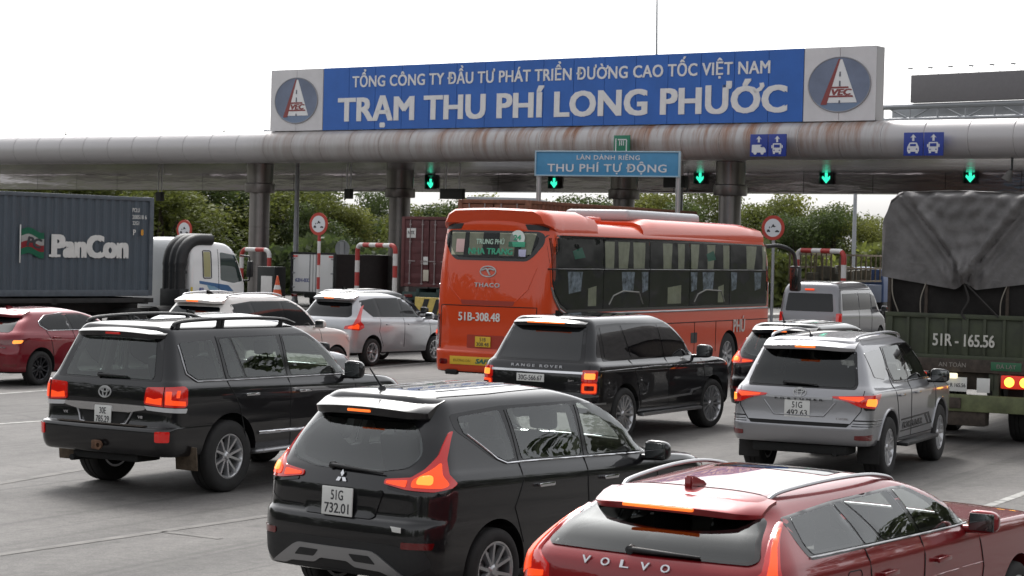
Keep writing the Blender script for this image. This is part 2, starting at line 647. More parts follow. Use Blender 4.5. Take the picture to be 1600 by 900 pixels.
class Shell:
    """Body of a vehicle as a stack of horizontal outlines.
    ring: (zr, zf, xr, xf, w, rcr, rcf, br, bf[, material index of the band that starts here])
    zr/zf heights at the rear and front end, xr/xf ends, w half width, rc corner radii, b bow of the ends."""
    NR, NC, NS = 8, 8, 44

    def __init__(self, rings, sub=4, bar=0.035, nar=None):
        self.bar = bar
        self.nar = nar
        if nar:
            rings = [tuple(r[:5]) + (r[5] * .88, r[6], r[7] * .62, r[8]) + tuple(r[9:]) for r in rings]
        cols = list(zip(*[r[:9] for r in rings]))
        n = len(rings)
        q, band = [], []
        for i in range(n - 1):
            for k in range(sub):
                q.append(i + k / sub)
                band.append(rings[i][9] if len(rings[i]) > 9 else 0)
        q.append(n - 1)
        # parameterise by distance so that close rings stay crisp
        t = [0.0]
        for i in range(1, n):
            a, b = rings[i - 1], rings[i]
            t.append(t[-1] + max(0.02, abs(a[0] - b[0]) + 0.5 * abs(a[2] - b[2]) + abs(a[4] - b[4]) * 0.7))
        tq = []
        for x in q:
            i = min(int(x), n - 2)
            tq.append(t[i] + (x - i) * (t[i + 1] - t[i]))
        self.par = list(zip(*[pchip(t, list(c), tq) for c in cols]))
        self.loops = [self.outline(p) for p in self.par]
        self.band = band

    def nk(self, z):
        if not self.nar:
            return 1.0
        zb, zt, k = self.nar
        t = min(1.0, max(0.0, (z - zb) / (zt - zb)))
        return 1 + (k - 1) * t

    def taper(self, x, z, xr):
        """the glasshouse draws in towards the tail"""
        f = min(1.0, max(0.0, 1 - (x - xr) / 1.9))
        return 1 + (self.nk(z) - 1) * f * f * (3 - 2 * f)

    def outline(self, p):
        zr, zf, xr, xf, w, rcr, rcf, br, bf = p
        rcr = min(rcr, w * 0.9)
        rcf = min(rcf, w * 0.9)
        pts = []
        for i in range(self.NR):
            y = (w - rcr) * i / self.NR
            pts.append((xr + br * (y / w) ** 2, y))
        x0 = xr + br * ((w - rcr) / w) ** 2
        sl = 2 * br * (w - rcr) / w ** 2
        for i in range(self.NC):
            a = i / self.NC * math.pi / 2
            cx, cy = 1 - math.cos(a), math.sin(a)
            pts.append((x0 + rcr * (cx ** 1.0) + sl * rcr * math.sin(a) * (1 - math.sin(a) * 0.5), w - rcr + rcr * cy))
        x1 = xf - bf * ((w - rcf) / w) ** 2
        xs0 = x0 + rcr + sl * rcr * 0.5
        xs1 = x1 - rcf
        for i in range(self.NS + 1):
            pts.append((xs0 + (xs1 - xs0) * i / self.NS, w))
        for i in range(1, self.NC + 1):
            a = i / self.NC * math.pi / 2
            pts.append((xs1 + rcf * math.sin(a), w - rcf + rcf * math.cos(a)))
        for i in range(1, self.NR + 1):
            y = (w - rcf) * (1 - i / self.NR)
            pts.append((xf - bf * (y / w) ** 2, y))
        out = []
        xm, hl = (xr + xf) / 2, max(0.05, (xf - xr) / 2)
        for x, y in pts:
            k = 1 - self.bar * abs((x - xm) / hl) ** 2.5
            z = zr + (zf - zr) * min(1, max(0, (x - xr) / max(0.05, xf - xr)))
            out.append(Vector((x, y * k * self.taper(x, z, xr), z)))
        return out

    def mesh(self):
        bm = bmesh.new()
        grid = []
        for lp in self.loops:
            n = len(lp)
            full = lp + [Vector((p.x, -p.y, p.z)) for p in lp[n - 2:0:-1]]
            grid.append([bm.verts.new(p) for p in full])
        n = len(grid[0])
        for i in range(len(grid) - 1):
            for k in range(n):
                f = bm.faces.new((grid[i][k], grid[i][(k + 1) % n], grid[i + 1][(k + 1) % n], grid[i + 1][k]))
                f.material_index = self.band[i]
        h = n // 2
        for g, flip in ((grid[0], False), (grid[-1], True)):
            for k in range(h):
                a, b = g[k], g[k + 1]
                c, d = g[(n - k - 1) % n], g[(n - k) % n]
                vs = []
                for v in (a, b, c, d):
                    if v not in vs:
                        vs.append(v)
                if len(vs) > 2:
                    bm.faces.new(vs if flip else vs[::-1]).material_index = self.band[0] if not flip else self.band[-1]
        bmesh.ops.recalc_face_normals(bm, faces=bm.faces)
        self.bvh = BVHTree.FromBMesh(bm)
        return bm

    def inner_mesh(self, zfloor, xdash, wall=.06):
        """the cabin: the outlines again, set in by the wall, from the floor to under the roof"""
        ztop = max(p[0] for p in self.par) - .065
        loops = []
        for p in self.par:
            zr, zf, xr, xf, w, rcr, rcf, br, bf = p
            if zr < zfloor or zr > ztop:
                continue
            x2 = min(xf - .10, xdash)
            z2 = zr + (zf - zr) * (x2 - xr) / max(.05, xf - xr)
            loops.append(self.outline((zr, z2, xr + .09, x2, w - wall, max(.05, rcr - .04), max(.05, rcf - .04), br, min(bf, .15))))
        bm = bmesh.new()
        grid = []
        for lp in loops:
            n = len(lp)
            grid.append([bm.verts.new(p) for p in lp + [Vector((p.x, -p.y, p.z)) for p in lp[n - 2:0:-1]]])
        n = len(grid[0])
        for i in range(len(grid) - 1):
            for k in range(n):
                bm.faces.new((grid[i][k], grid[i][(k + 1) % n], grid[i + 1][(k + 1) % n], grid[i + 1][k]))
        h = n // 2
        for g in (grid[0], grid[-1]):
            for k in range(h):
                vs = []
                for v in (g[k], g[k + 1], g[(n - k - 1) % n], g[(n - k) % n]):
                    if v not in vs:
                        vs.append(v)
                if len(vs) > 2:
                    bm.faces.new(vs)
        bmesh.ops.recalc_face_normals(bm, faces=bm.faces)
        return bm

    def cutter(self, bm, poly, how, s, out=.06, inn=.17, step=.09):
        vs, fs, nb = fill2d(poly, step)
        A, B = [], []
        for v in vs:
            if how == 'side':
                p, d = self.side(v.x, v.y, s)[0], Vector((0, s, 0))
            elif how == 'front':
                p, d = self.front(v.x, v.y)[0], Vector((1, 0, 0))
            else:
                p, d = self.rear(v.x, v.y)[0], Vector((-1, 0, 0))
            A.append(bm.verts.new(p + d * out))
            B.append(bm.verts.new(p - d * inn))
        top = []
        for f in fs:
            top.append(bm.faces.new([A[i] for i in f]))
            bm.faces.new([B[i] for i in f][::-1])
        for e in [e for e in bm.edges if len(e.link_faces) == 1 and e.verts[0] in set(A)]:
            i, j = A.index(e.verts[0]), A.index(e.verts[1])
            bm.faces.new((A[i], A[j], B[j], B[i]))

    # -- projections of 2D shapes on to the body
    def side(self, x, z, s=-1):
        for dz in (0, 0.004, -0.004, 0.01):
            h = self.bvh.ray_cast(Vector((x, 3 * s, z + dz)), Vector((0, -s, 0)))
            if h[0] is not None:
                return Vector((x, h[0].y, z)), h[1]
        return Vector((x, 0.5 * s, z)), Vector((0, s, 0))

    def rear(self, y, z):
        y *= self.nk(z)
        for dz in (0, 0.004, -0.004, 0.01):
            h = self.bvh.ray_cast(Vector((-3, y, z + dz)), Vector((1, 0, 0)))
            if h[0] is not None:
                return Vector((h[0].x, y, z)), h[1]
        return Vector((0.3, y, z)), Vector((-1, 0, 0))

    def front(self, y, z):
        for dz in (0, .004, -.004, .01):
            h = self.bvh.ray_cast(Vector((9, y, z + dz)), Vector((-1, 0, 0)))
            if h[0] is not None:
                return Vector((h[0].x, y, z)), h[1]
        return Vector((3, y, z)), Vector((1, 0, 0))

    def top(self, x, y):
        h = self.bvh.ray_cast(Vector((x, y, 6)), Vector((0, 0, -1)))
        if h[0] is not None:
            return h[0], h[1]
        return Vector((x, y, 1.5)), Vector((0, 0, 1))

    def wrap(self, p, z):
        """p: distance round the body from the middle of the rear, negative = right hand side"""
        sg = -1 if p < 0 else 1
        p = abs(p) * self.nk(z)
        lo, hi = 0, len(self.loops) - 1
        best = None
        for i in range(len(self.loops) - 1):
            a, b = self.loops[i], self.loops[i + 1]
            if a[0].z <= z <= b[0].z and b[0].z > a[0].z + 1e-6:
                f = (z - a[0].z) / (b[0].z - a[0].z)
                lp = [a[k].lerp(b[k], f) for k in range(len(a))]
                best = lp
                break
        if best is None:
            best = self.loops[-1]
        acc = 0.0
        for k in range(len(best) - 1):
            d = (best[k + 1] - best[k])
            l = math.hypot(d.x, d.y)
            if acc + l >= p:
                q = best[k].lerp(best[k + 1], (p - acc) / max(l, 1e-6))
                t = Vector((d.x, d.y, 0)).normalized()
                nrm = Vector((-t.y, t.x, 0))
                if nrm.dot(Vector((1.5, 0, 0)) - Vector((q.x, q.y, 0))) > 0:
                    nrm = -nrm
                return Vector((q.x, sg * q.y, z)), Vector((nrm.x, sg * nrm.y, 0.0))
            acc += l
        q = best[-1]
        return Vector((q.x, sg * q.y, q.z)), Vector((0, sg, 0))

    def patch(self, name, poly, how, m, parent, off=0.004, depth=0.012, step=0.05, s=-1, smooth=50, holes=None):
        """a skin over part of the body: 2D polygon projected, set proud by off, with a rim going back depth"""
        vs, fs, nb = fill2d_holes(poly, holes, step) if holes else fill2d(poly, step)
        bm = bmesh.new()
        top, dirs = [], []
        for v in vs:
            if how == 'side':
                p, n = self.side(v.x, v.y, s)
                d = Vector((0, s, 0.12)).normalized()
            elif how == 'rear':
                p, n = self.rear(v.x, v.y)
                d = Vector((-1, 0, 0.1)).normalized()
            elif how == 'front':
                p, n = self.front(v.x, v.y)
                d = Vector((1, 0, 0.4)).normalized()
            elif how == 'top':
                p, n = self.top(v.x, v.y)
                d = Vector((0, 0, 1))
            else:
                p, n = self.wrap(v.x, v.y)
                d = n
            top.append(bm.verts.new(p + d * off))
            dirs.append(d)
        for f in fs:
            try:
                bm.faces.new([top[i] for i in f])
            except ValueError:
                pass
        bd = [e for e in bm.edges if len(e.link_faces) == 1]
        bmap = {}
        idx = {v: i for i, v in enumerate(top)}
        for e in bd:
            for v in e.verts:
                if v not in bmap:
                    bmap[v] = bm.verts.new(v.co - dirs[idx[v]] * (off + depth))
        for e in bd:
            a, b = e.verts
            try:
                bm.faces.new((a, b, bmap[b], bmap[a]))
            except ValueError:
                pass
        for v in list(bm.verts):
            if not v.link_faces:
                bm.verts.remove(v)
        # faces face outwards
        bmesh.ops.recalc_face_normals(bm, faces=bm.faces)
        tot = 0.0
        for f in bm.faces:
            k = [idx[v] for v in f.verts if v in idx]
            if len(k) == len(f.verts):
                tot += f.normal.dot(dirs[k[0]]) * f.calc_area()
        if tot < 0:
            for f in bm.faces:
                f.normal_flip()
        me = bpy.data.meshes.new(name)
        bm.to_mesh(me)
        bm.free()
        return link(name, me, m, parent, smooth)

    def line(self, name, pts, how, rad, m, parent, off=0.004, s=-1, step=0.06, flat=1.0, cyc=False):
        """thin strip following the body along a 2D polyline"""
        P = []
        pts = list(pts) + ([pts[0]] if cyc else [])
        for i in range(len(pts) - 1):
            a, b = Vector(pts[i]), Vector(pts[i + 1])
            k = max(1, int((b - a).length / step))
            for j in range(k):
                P.append(a.lerp(b, j / k))
        P.append(Vector(pts[-1]))
        out = []
        for v in P:
            if how == 'side':
                p, n = self.side(v.x, v.y, s)
                d = Vector((0, s, 0))
            elif how == 'rear':
                p, n = self.rear(v.x, v.y)
                d = Vector((-1, 0, 0))
            elif how == 'top':
                p, n = self.top(v.x, v.y)
                d = Vector((0, 0, 1))
            else:
                p, n = self.wrap(v.x, v.y)
                d = n
            out.append(p + d * off)
        bm = bmesh.new()
        tube(bm, out, rad, 6, flat=flat)
        return from_bm(name, bm, m, parent, 60)


def cut_arches(bm, axles, rad, depth=0.42, mi=1, z=None, zsq=1.0):
    """wheel openings: boolean of cylinders out of the shell, faces of the opening take material index mi"""
    me = bpy.data.meshes.new('shell')
    bm.to_mesh(me)
    bm.free()
    o = bpy.data.objects.new('shell', me)
    COL.objects.link(o)
    cb = bmesh.new()
    for (x, zc, w) in axles:
        for s in (-1, 1):
            prof = [(0.0001, s * (w - depth)), (rad, s * (w - depth)), (rad, s * (w + 0.5)), (0.0001, s * (w + 0.5))]
            lathe(cb, prof, 48, 'Y', Matrix.Translation((x, 0, zc)))
    bmesh.ops.remove_doubles(cb, verts=cb.verts, dist=0.001)
    bmesh.ops.recalc_face_normals(cb, faces=cb.faces)
    cm = bpy.data.meshes.new('cutter')
    cb.to_mesh(cm)
    cb.free()
    c = bpy.data.objects.new('cutter', cm)
    COL.objects.link(c)
    md = o.modifiers.new('b', 'BOOLEAN')
    md.operation = 'DIFFERENCE'
    md.object = c
    md.solver = 'EXACT'
    dg = bpy.context.evaluated_depsgraph_get()
    out = bpy.data.meshes.new_from_object(o.evaluated_get(dg))
    bpy.data.objects.remove(o)
    bpy.data.objects.remove(c)
    bpy.data.meshes.remove(me)
    bpy.data.meshes.remove(cm)
    out.materials.clear()
    for p in out.polygons:
        ctr = p.center
        for (x, zc, w) in axles:
            d = math.hypot(ctr.x - x, ctr.z - zc)
            if d < rad * 0.998 and abs(p.normal.y) < 0.99 and abs(d - rad) < 0.03:
                p.material_index = mi
            if d < rad * 0.99 and abs(ctr.y) < w - depth + 0.02:
                p.material_index = mi
        if p.normal.z < -0.75 and ctr.z < 0.6:
            p.material_index = mi
    return out


def wheel_meshes(rad, width, rim_r, style, spokes):
    """tyre and rim, axle along Y, outer face towards -Y"""
    hw = width / 2
    bm = bmesh.new()
    prof = [(rim_r - 0.005, -hw * 0.80), (rim_r + 0.012, -hw * 0.98), (rim_r + (rad - rim_r) * 0.5, -hw * 1.04),
            (rad - 0.022, -hw * 0.94), (rad - 0.006, -hw * 0.80), (rad, -hw * 0.6), (rad, -hw * 0.28), (rad - 0.012, -hw * 0.26),
            (rad - 0.012, -hw * 0.20), (rad, -hw * 0.18), (rad, hw * 0.18), (rad - 0.012, hw * 0.2), (rad - 0.012, hw * 0.26),
            (rad, hw * 0.28), (rad, hw * 0.6), (rad - 0.006, hw * 0.8), (rad - 0.03, hw * 0.96),
            (rim_r + 0.012, hw * 0.95), (rim_r - 0.005, hw * 0.8)]
    lathe(bm, prof, 48, 'Y', closed=True)
    bmesh.ops.recalc_face_normals(bm, faces=bm.faces)
    tyre = bpy.data.meshes.new('tyre')
    bm.to_mesh(tyre)
    bm.free()
    tyre.materials.append(M_RUBBER)
    tyre.shade_smooth()
    tyre.set_sharp_from_angle(angle=R(40))
    bm = bmesh.new()
    # barrel and lip
    lathe(bm, [(rim_r + 0.006, -hw * 0.92), (rim_r - 0.008, -hw * 0.93), (rim_r - 0.022, -hw * 0.80), (rim_r - 0.03, hw * 0.2),
               (rim_r - 0.03, hw * 0.8), (rim_r + 0.006, hw * 0.8)], 48, 'Y', closed=True)
    # dark back plate (brake)
    lathe(bm, [(0.0001, hw * 0.15), (rim_r - 0.028, hw * 0.15), (rim_r - 0.028, hw * 0.3), (0.0001, hw * 0.3)], 40, 'Y', mi=1)
    lathe(bm, [(0.0001, -hw * 0.20), (rim_r * 0.60, -hw * 0.20), (rim_r * 0.60, hw * 0.0), (0.0001, hw * 0.0)], 40, 'Y', mi=2)
    # hub
    lathe(bm, [(0.0001, -hw * 0.80), (0.03, -hw * 0.80), (0.036, -hw * 0.74), (rim_r * 0.26, -hw * 0.62), (rim_r * 0.28, -hw * 0.3), (0.0001, -hw * 0.3)], 24, 'Y')
    for k in range(spokes):
        a0 = 2 * math.pi * k / spokes + 0.15
        if style == 'double':
            lst = [(a0 - 0.16, a0 - 0.30 * 5 / spokes), (a0 + 0.16, a0 + 0.30 * 5 / spokes)]
            w0, w1 = rim_r * 0.085, rim_r * 0.075
        elif style == 'fork':
            lst = [(a0, a0 - 0.24), (a0, a0 + 0.24)]
            w0, w1 = rim_r * 0.10, rim_r * 0.075
        else:
            lst = [(a0, a0)]
            w0, w1 = rim_r * 0.17, rim_r * 0.14
        for (b0, b1) in lst:
            r0, r1 = rim_r * 0.20, rim_r - 0.012
            P0 = Vector((math.cos(b0), 0, math.sin(b0))) * r0
            P1 = Vector((math.cos(b1), 0, math.sin(b1))) * r1
            t = (P1 - P0).normalized()
            nn = Vector((-t.z, 0, t.x))
            ring = []
            for (P, w, y0, y1) in ((P0, w0, -hw * 0.70, -hw * 0.35), (P0.lerp(P1, 0.5), (w0 + w1) / 2, -hw * 0.80, -hw * 0.45), (P1, w1, -hw * 0.90, -hw * 0.5)):
                ring.append([bm.verts.new(P + nn * w * q + Vector((0, y, 0))) for q, y in ((-1, y1), (-0.7, y0), (0.7, y0), (1, y1))])
            for i in range(2):
                for j in range(4):
                    bm.faces.new((ring[i][j], ring[i][(j + 1) % 4], ring[i + 1][(j + 1) % 4], ring[i + 1][j]))
            bm.faces.new(ring[0])
            bm.faces.new(ring[2][::-1])
    bmesh.ops.recalc_face_normals(bm, faces=bm.faces)
    rim = bpy.data.meshes.new('rim')
    bm.to_mesh(rim)
    bm.free()
    rim.shade_smooth()
    rim.set_sharp_from_angle(angle=R(40))
    return tyre, rim


def wheels(root, axles, track, rad, width, rim_r, style, spokes, rim_m=None, steer=0.0):
    tyre, rim = wheel_meshes(rad, width, rim_r, style, spokes)
    for x in (rim_m or M_RIM, M_UNDER, M_SATIN):
        rim.materials.append(x)
    for i, x in enumerate(axles):
        for s in (-1, 1):
            w = empty('wheel', (x, s * (track - width / 2), rad), 0 if s < 0 else math.pi, root)
            w.rotation_euler = (0, random.uniform(0, 6), (0 if s < 0 else math.pi) + (steer if i == 1 else 0))
            for nm, me in (('tyre', tyre), ('rim', rim)):
                o = bpy.data.objects.new(nm, me)
                COL.objects.link(o)
                o.parent = w


def spoiler(name, root, w, x0, x1, z0, z1, thick, bow, m, m_under=None, taper=0.08, drop=0.03):
    """roof spoiler: blade from (x0 rear, z0) to (x1 front, z1), bowed in plan and crowned"""
    bm = bmesh.new()
    n = 20
    rings = []
    for i in range(n + 1):
        q = -1 + 2 * i / n
        y = q * w
        xb = x0 + bow * q * q + taper * max(0, abs(q) - 0.85) / 0.15
        dz = -drop * q * q
        th = thick * (1 - 0.35 * abs(q) ** 6)
        rings.append([bm.verts.new(p) for p in (
            Vector((xb, y, z0 + dz - 0.008)), Vector((xb + 0.02, y, z0 + dz + 0.004)), Vector(((xb + x1) / 2, y, (z0 + z1) / 2 + dz + 0.010)), Vector((x1, y, z1 + dz)),
            Vector((x1, y, z1 + dz - th)), Vector((xb + 0.07, y, z0 + dz - th * 1.05)), Vector((xb + .012, y, z0 + dz - th * 0.80)))])
    k = len(rings[0])
    for i in range(n):
        for j in range(k):
            f = bm.faces.new((rings[i][j], rings[i][(j + 1) % k], rings[i + 1][(j + 1) % k], rings[i + 1][j]))
            if j in (4, 5):
                f.material_index = 1
    bm.faces.new(rings[0][::-1])
    bm.faces.new(rings[-1])
    return from_bm(name, bm, [m, m_under or M_TRIM], root, 40)


def mirror_part(root, x, y, z, m, s=-1, size=(0.14, 0.24, 0.17)):
    """door mirror: rounded housing on a short foot, glass facing the rear"""
    bm = bmesh.new()
    cy = y + s * (size[1] / 2 + 0.04)
    r = bmesh.ops.create_uvsphere(bm, u_segments=20, v_segments=12, radius=0.5)
    for v in r['verts']:
        c = v.co
        e = lambda a: math.copysign(abs(a * 2) ** 0.6 / 2, a)
        px = e(c.x) * size[0]
        if c.x < 0:
            px *= 0.55
        v.co = Vector((x + px, cy + e(c.y) * size[1], z + e(c.z) * size[2] * (1.0 - 0.18 * s * c.y)))
    tube(bm, [(x + 0.02, y - s * 0.05, z - size[2] * 0.42), (x + 0.02, cy, z - size[2] * 0.35)], 0.028, 8)
    o = from_bm('mirror', bm, m, root, 60)
    bm = bmesh.new()
    box(bm, (x - size[0] * 0.29, cy, z), (0.008, size[1] * 0.8, size[2] * 0.76), 0.003)
    from_bm('mirror_glass', bm, M_GLASS_LT, o, 40)
    return o


def handle(sh, root, x, z, m, s=-1, L=0.21):
    p, n = sh.side(x, z, s)
    bm = bmesh.new()
    box(bm, (x, p.y + s * 0.028, z), (L, 0.022, 0.032), 0.010)
    box(bm, (x - L * 0.40, p.y + s * 0.012, z), (0.03, 0.04, 0.026), 0.006)
    box(bm, (x + L * 0.40, p.y + s * 0.012, z), (0.03, 0.04, 0.026), 0.006)
    h = from_bm('door_handle', bm, m, root, 50)
    return h


def plate(root, lines, y, x, z, w, h, tilt=0.0, m=None, th=0.012):
    bm = bmesh.new()
    box(bm, (0, 0, 0), (w, h, th), 0.004)
    M = rear_M(y, x, z, tilt)
    bm.transform(M)
    p = from_bm('number_plate', bm, m or M_PLATE, root, 30)
    n = len(lines)
    for i, (t, frac) in enumerate(lines):
        hh = h * (0.66 if n == 1 else 0.36)
        cy = 0 if n == 1 else (h * 0.23 if i == 0 else -h * 0.23)
        Mt = M @ Matrix.Translation((0, cy, th / 2))
        text('plate_number', t, w * frac, hh, Mt, M_INK, p, bold=0.012, ext=0.002)
    return p


def wiper(sh, root, y0, z0, y1, z1, off=0.03):
    P = []
    for i in range(8):
        t = i / 7
        y, z = y0 + (y1 - y0) * t, z0 + (z1 - z0) * t
        p, n = sh.rear(y, z)
        P.append(p + Vector((-off, 0, 0.005)))
    bm = bmesh.new()
    tube(bm, P, [0.016, 0.017, 0.016, 0.014, 0.012, 0.010, 0.009, 0.007], 8)
    p, n = sh.rear(y0, z0)
    lathe(bm, [(0.0001, 0), (0.03, 0.0), (0.026, 0.035), (0.0001, 0.04)], 14, 'Z', basis((0, 1, 0), (-1, 0, 0), p))
    return from_bm('wiper', bm, M_TRIM, root, 50)


def rail(root, pts, feet, rad, m, flat=0.8, name='roof_rail', k=1.0):
    bm = bmesh.new()
    kk = (lambda x: k.taper(x, 9, .4)) if k != 1.0 else (lambda x: 1.0)
    pts = [Vector((p[0], p[1] * kk(p[0]), p[2])) for p in pts]
    feet = [[(p[0], p[1] * kk(p[0]), p[2]) for p in f] for f in feet]
    tube(bm, pts, rad, 8, flat=flat)
    for (a, b) in feet:
        tube(bm, [a, b], rad * 1.05, 8)
    return from_bm(name, bm, m, root, 50)


def smooth_path(pts, n=6):
    """Catmull-Rom through 3D points"""
    P = [Vector(p) for p in pts]
    P = [2 * P[0] - P[1]] + P + [2 * P[-1] - P[-2]]
    out = []
    for i in range(1, len(P) - 2):
        for k in range(n):
            t = k / n
            a, b, c, d = P[i - 1], P[i], P[i + 1], P[i + 2]
            out.append(0.5 * (2 * b + (c - a) * t + (2 * a - 5 * b + 4 * c - d) * t * t + (3 * b - a - 3 * c + d) * t ** 3))
    out.append(P[-2])
    return out


def car_root(name, X, Y, yaw_deg, label, cat='car', group=None):
    o = empty(name, (X, Y, 0), R(90 - yaw_deg))
    return tag(o, label, cat, group)


def apply_cut(o, cutters):
    for bm in cutters:
        bmesh.ops.recalc_face_normals(bm, faces=bm.faces)
        cm = bpy.data.meshes.new('cutter')
        bm.to_mesh(cm)
        bm.free()
        c = bpy.data.objects.new('cutter', cm)
        COL.objects.link(c)
        c.parent = o.parent
        md = o.modifiers.new('b', 'BOOLEAN')
        md.operation = 'DIFFERENCE'
        md.object = c
        md.solver = 'EXACT'
        dg = bpy.context.evaluated_depsgraph_get()
        me = bpy.data.meshes.new_from_object(o.evaluated_get(dg))
        o.modifiers.clear()
        old = o.data
        o.data = me
        bpy.data.meshes.remove(old)
        bpy.data.objects.remove(c)
        bpy.data.meshes.remove(cm)


def open_windows(root, body, sh, side_panes, rear_pane, zfloor, xdash, frame_r=.03, screen=None):
    """hollow the cabin, cut the window openings, and put seats inside"""
    apply_cut(body, [sh.inner_mesh(zfloor, xdash)])
    cb = bmesh.new()
    for s in (-1, 1):
        for p in side_panes:
            sh.cutter(cb, rpoly(p, frame_r), 'side', s)
    sh.cutter(cb, rpoly(rear_pane, .04), 'rear', -1, .06, .26)
    scr = None
    if screen:
        zb, zt_, wb, wt = screen
        scr = [(-wb, zb), (wb, zb), (wt, zt_), (-wt, zt_)]
        sh.cutter(cb, rpoly(scr, .05), 'front', 1, .06, .50)
        sh.patch('windscreen', rpoly([(a * 1.02, b) for a, b in scr], .05), 'front', M_SCREEN, root, .006, .01, .06)
    apply_cut(body, [cb])
    me = body.data
    me.materials.clear()
    for m_ in body['mats_']:
        me.materials.append(bpy.data.materials[m_])
    me.materials.append(M_CABIN)
    k = len(me.materials) - 1
    for p in me.polygons:
        if p.center.z > zfloor - .02:
            n = sh.bvh.find_nearest(p.center)
            if n[0] is not None and n[3] > .012:
                p.material_index = k
    me.shade_smooth()
    me.set_sharp_from_angle(angle=R(28))
    zt = max(q[0] for q in sh.par)
    belt = zfloor + .10
    hw = sh.par[len(sh.par) // 2][4] * .5
    for nm, x, ys in (('front_seat', xdash - 1.05, (-.38, .38)), ('rear_seat', xdash - 1.95, (-.42, 0, .42))):
        for y in ys:
            bm = bmesh.new()
            w = .50 if nm == 'front_seat' else .42
            lift = min(0, zt - .20 - (belt + .59))
            box(bm, (x, y, belt + .12 + lift), (.16, w, .55), .06, Matrix.Rotation(R(-14), 4, 'Y'))
            box(bm, (x - .10, y, belt + .50 + lift), (.10, .25, .17), .045, Matrix.Rotation(R(-8), 4, 'Y'))
            tube(bm, [(x - .08, y - .06, belt + .30 + lift), (x - .10, y - .06, belt + .45 + lift)], .008, 6)
            tube(bm, [(x - .08, y + .06, belt + .30 + lift), (x - .10, y + .06, belt + .45 + lift)], .008, 6)
            from_bm(nm, bm, M_SEAT, root, 40)
    del body['mats_']


def body_obj(root, shell, axles, arch_r, track, m, cladding=None, arch_z=None, depth=0.40):
    bm = shell.mesh()
    me = cut_arches(bm, [(x, arch_z or 0.35, track) for x in axles], arch_r, depth)
    o = link('body', me, [m, M_UNDER, cladding or M_TRIM], root, 28)
    o['mats_'] = [m.name, M_UNDER.name, (cladding or M_TRIM).name]
    BODIES.append(o)
    return o
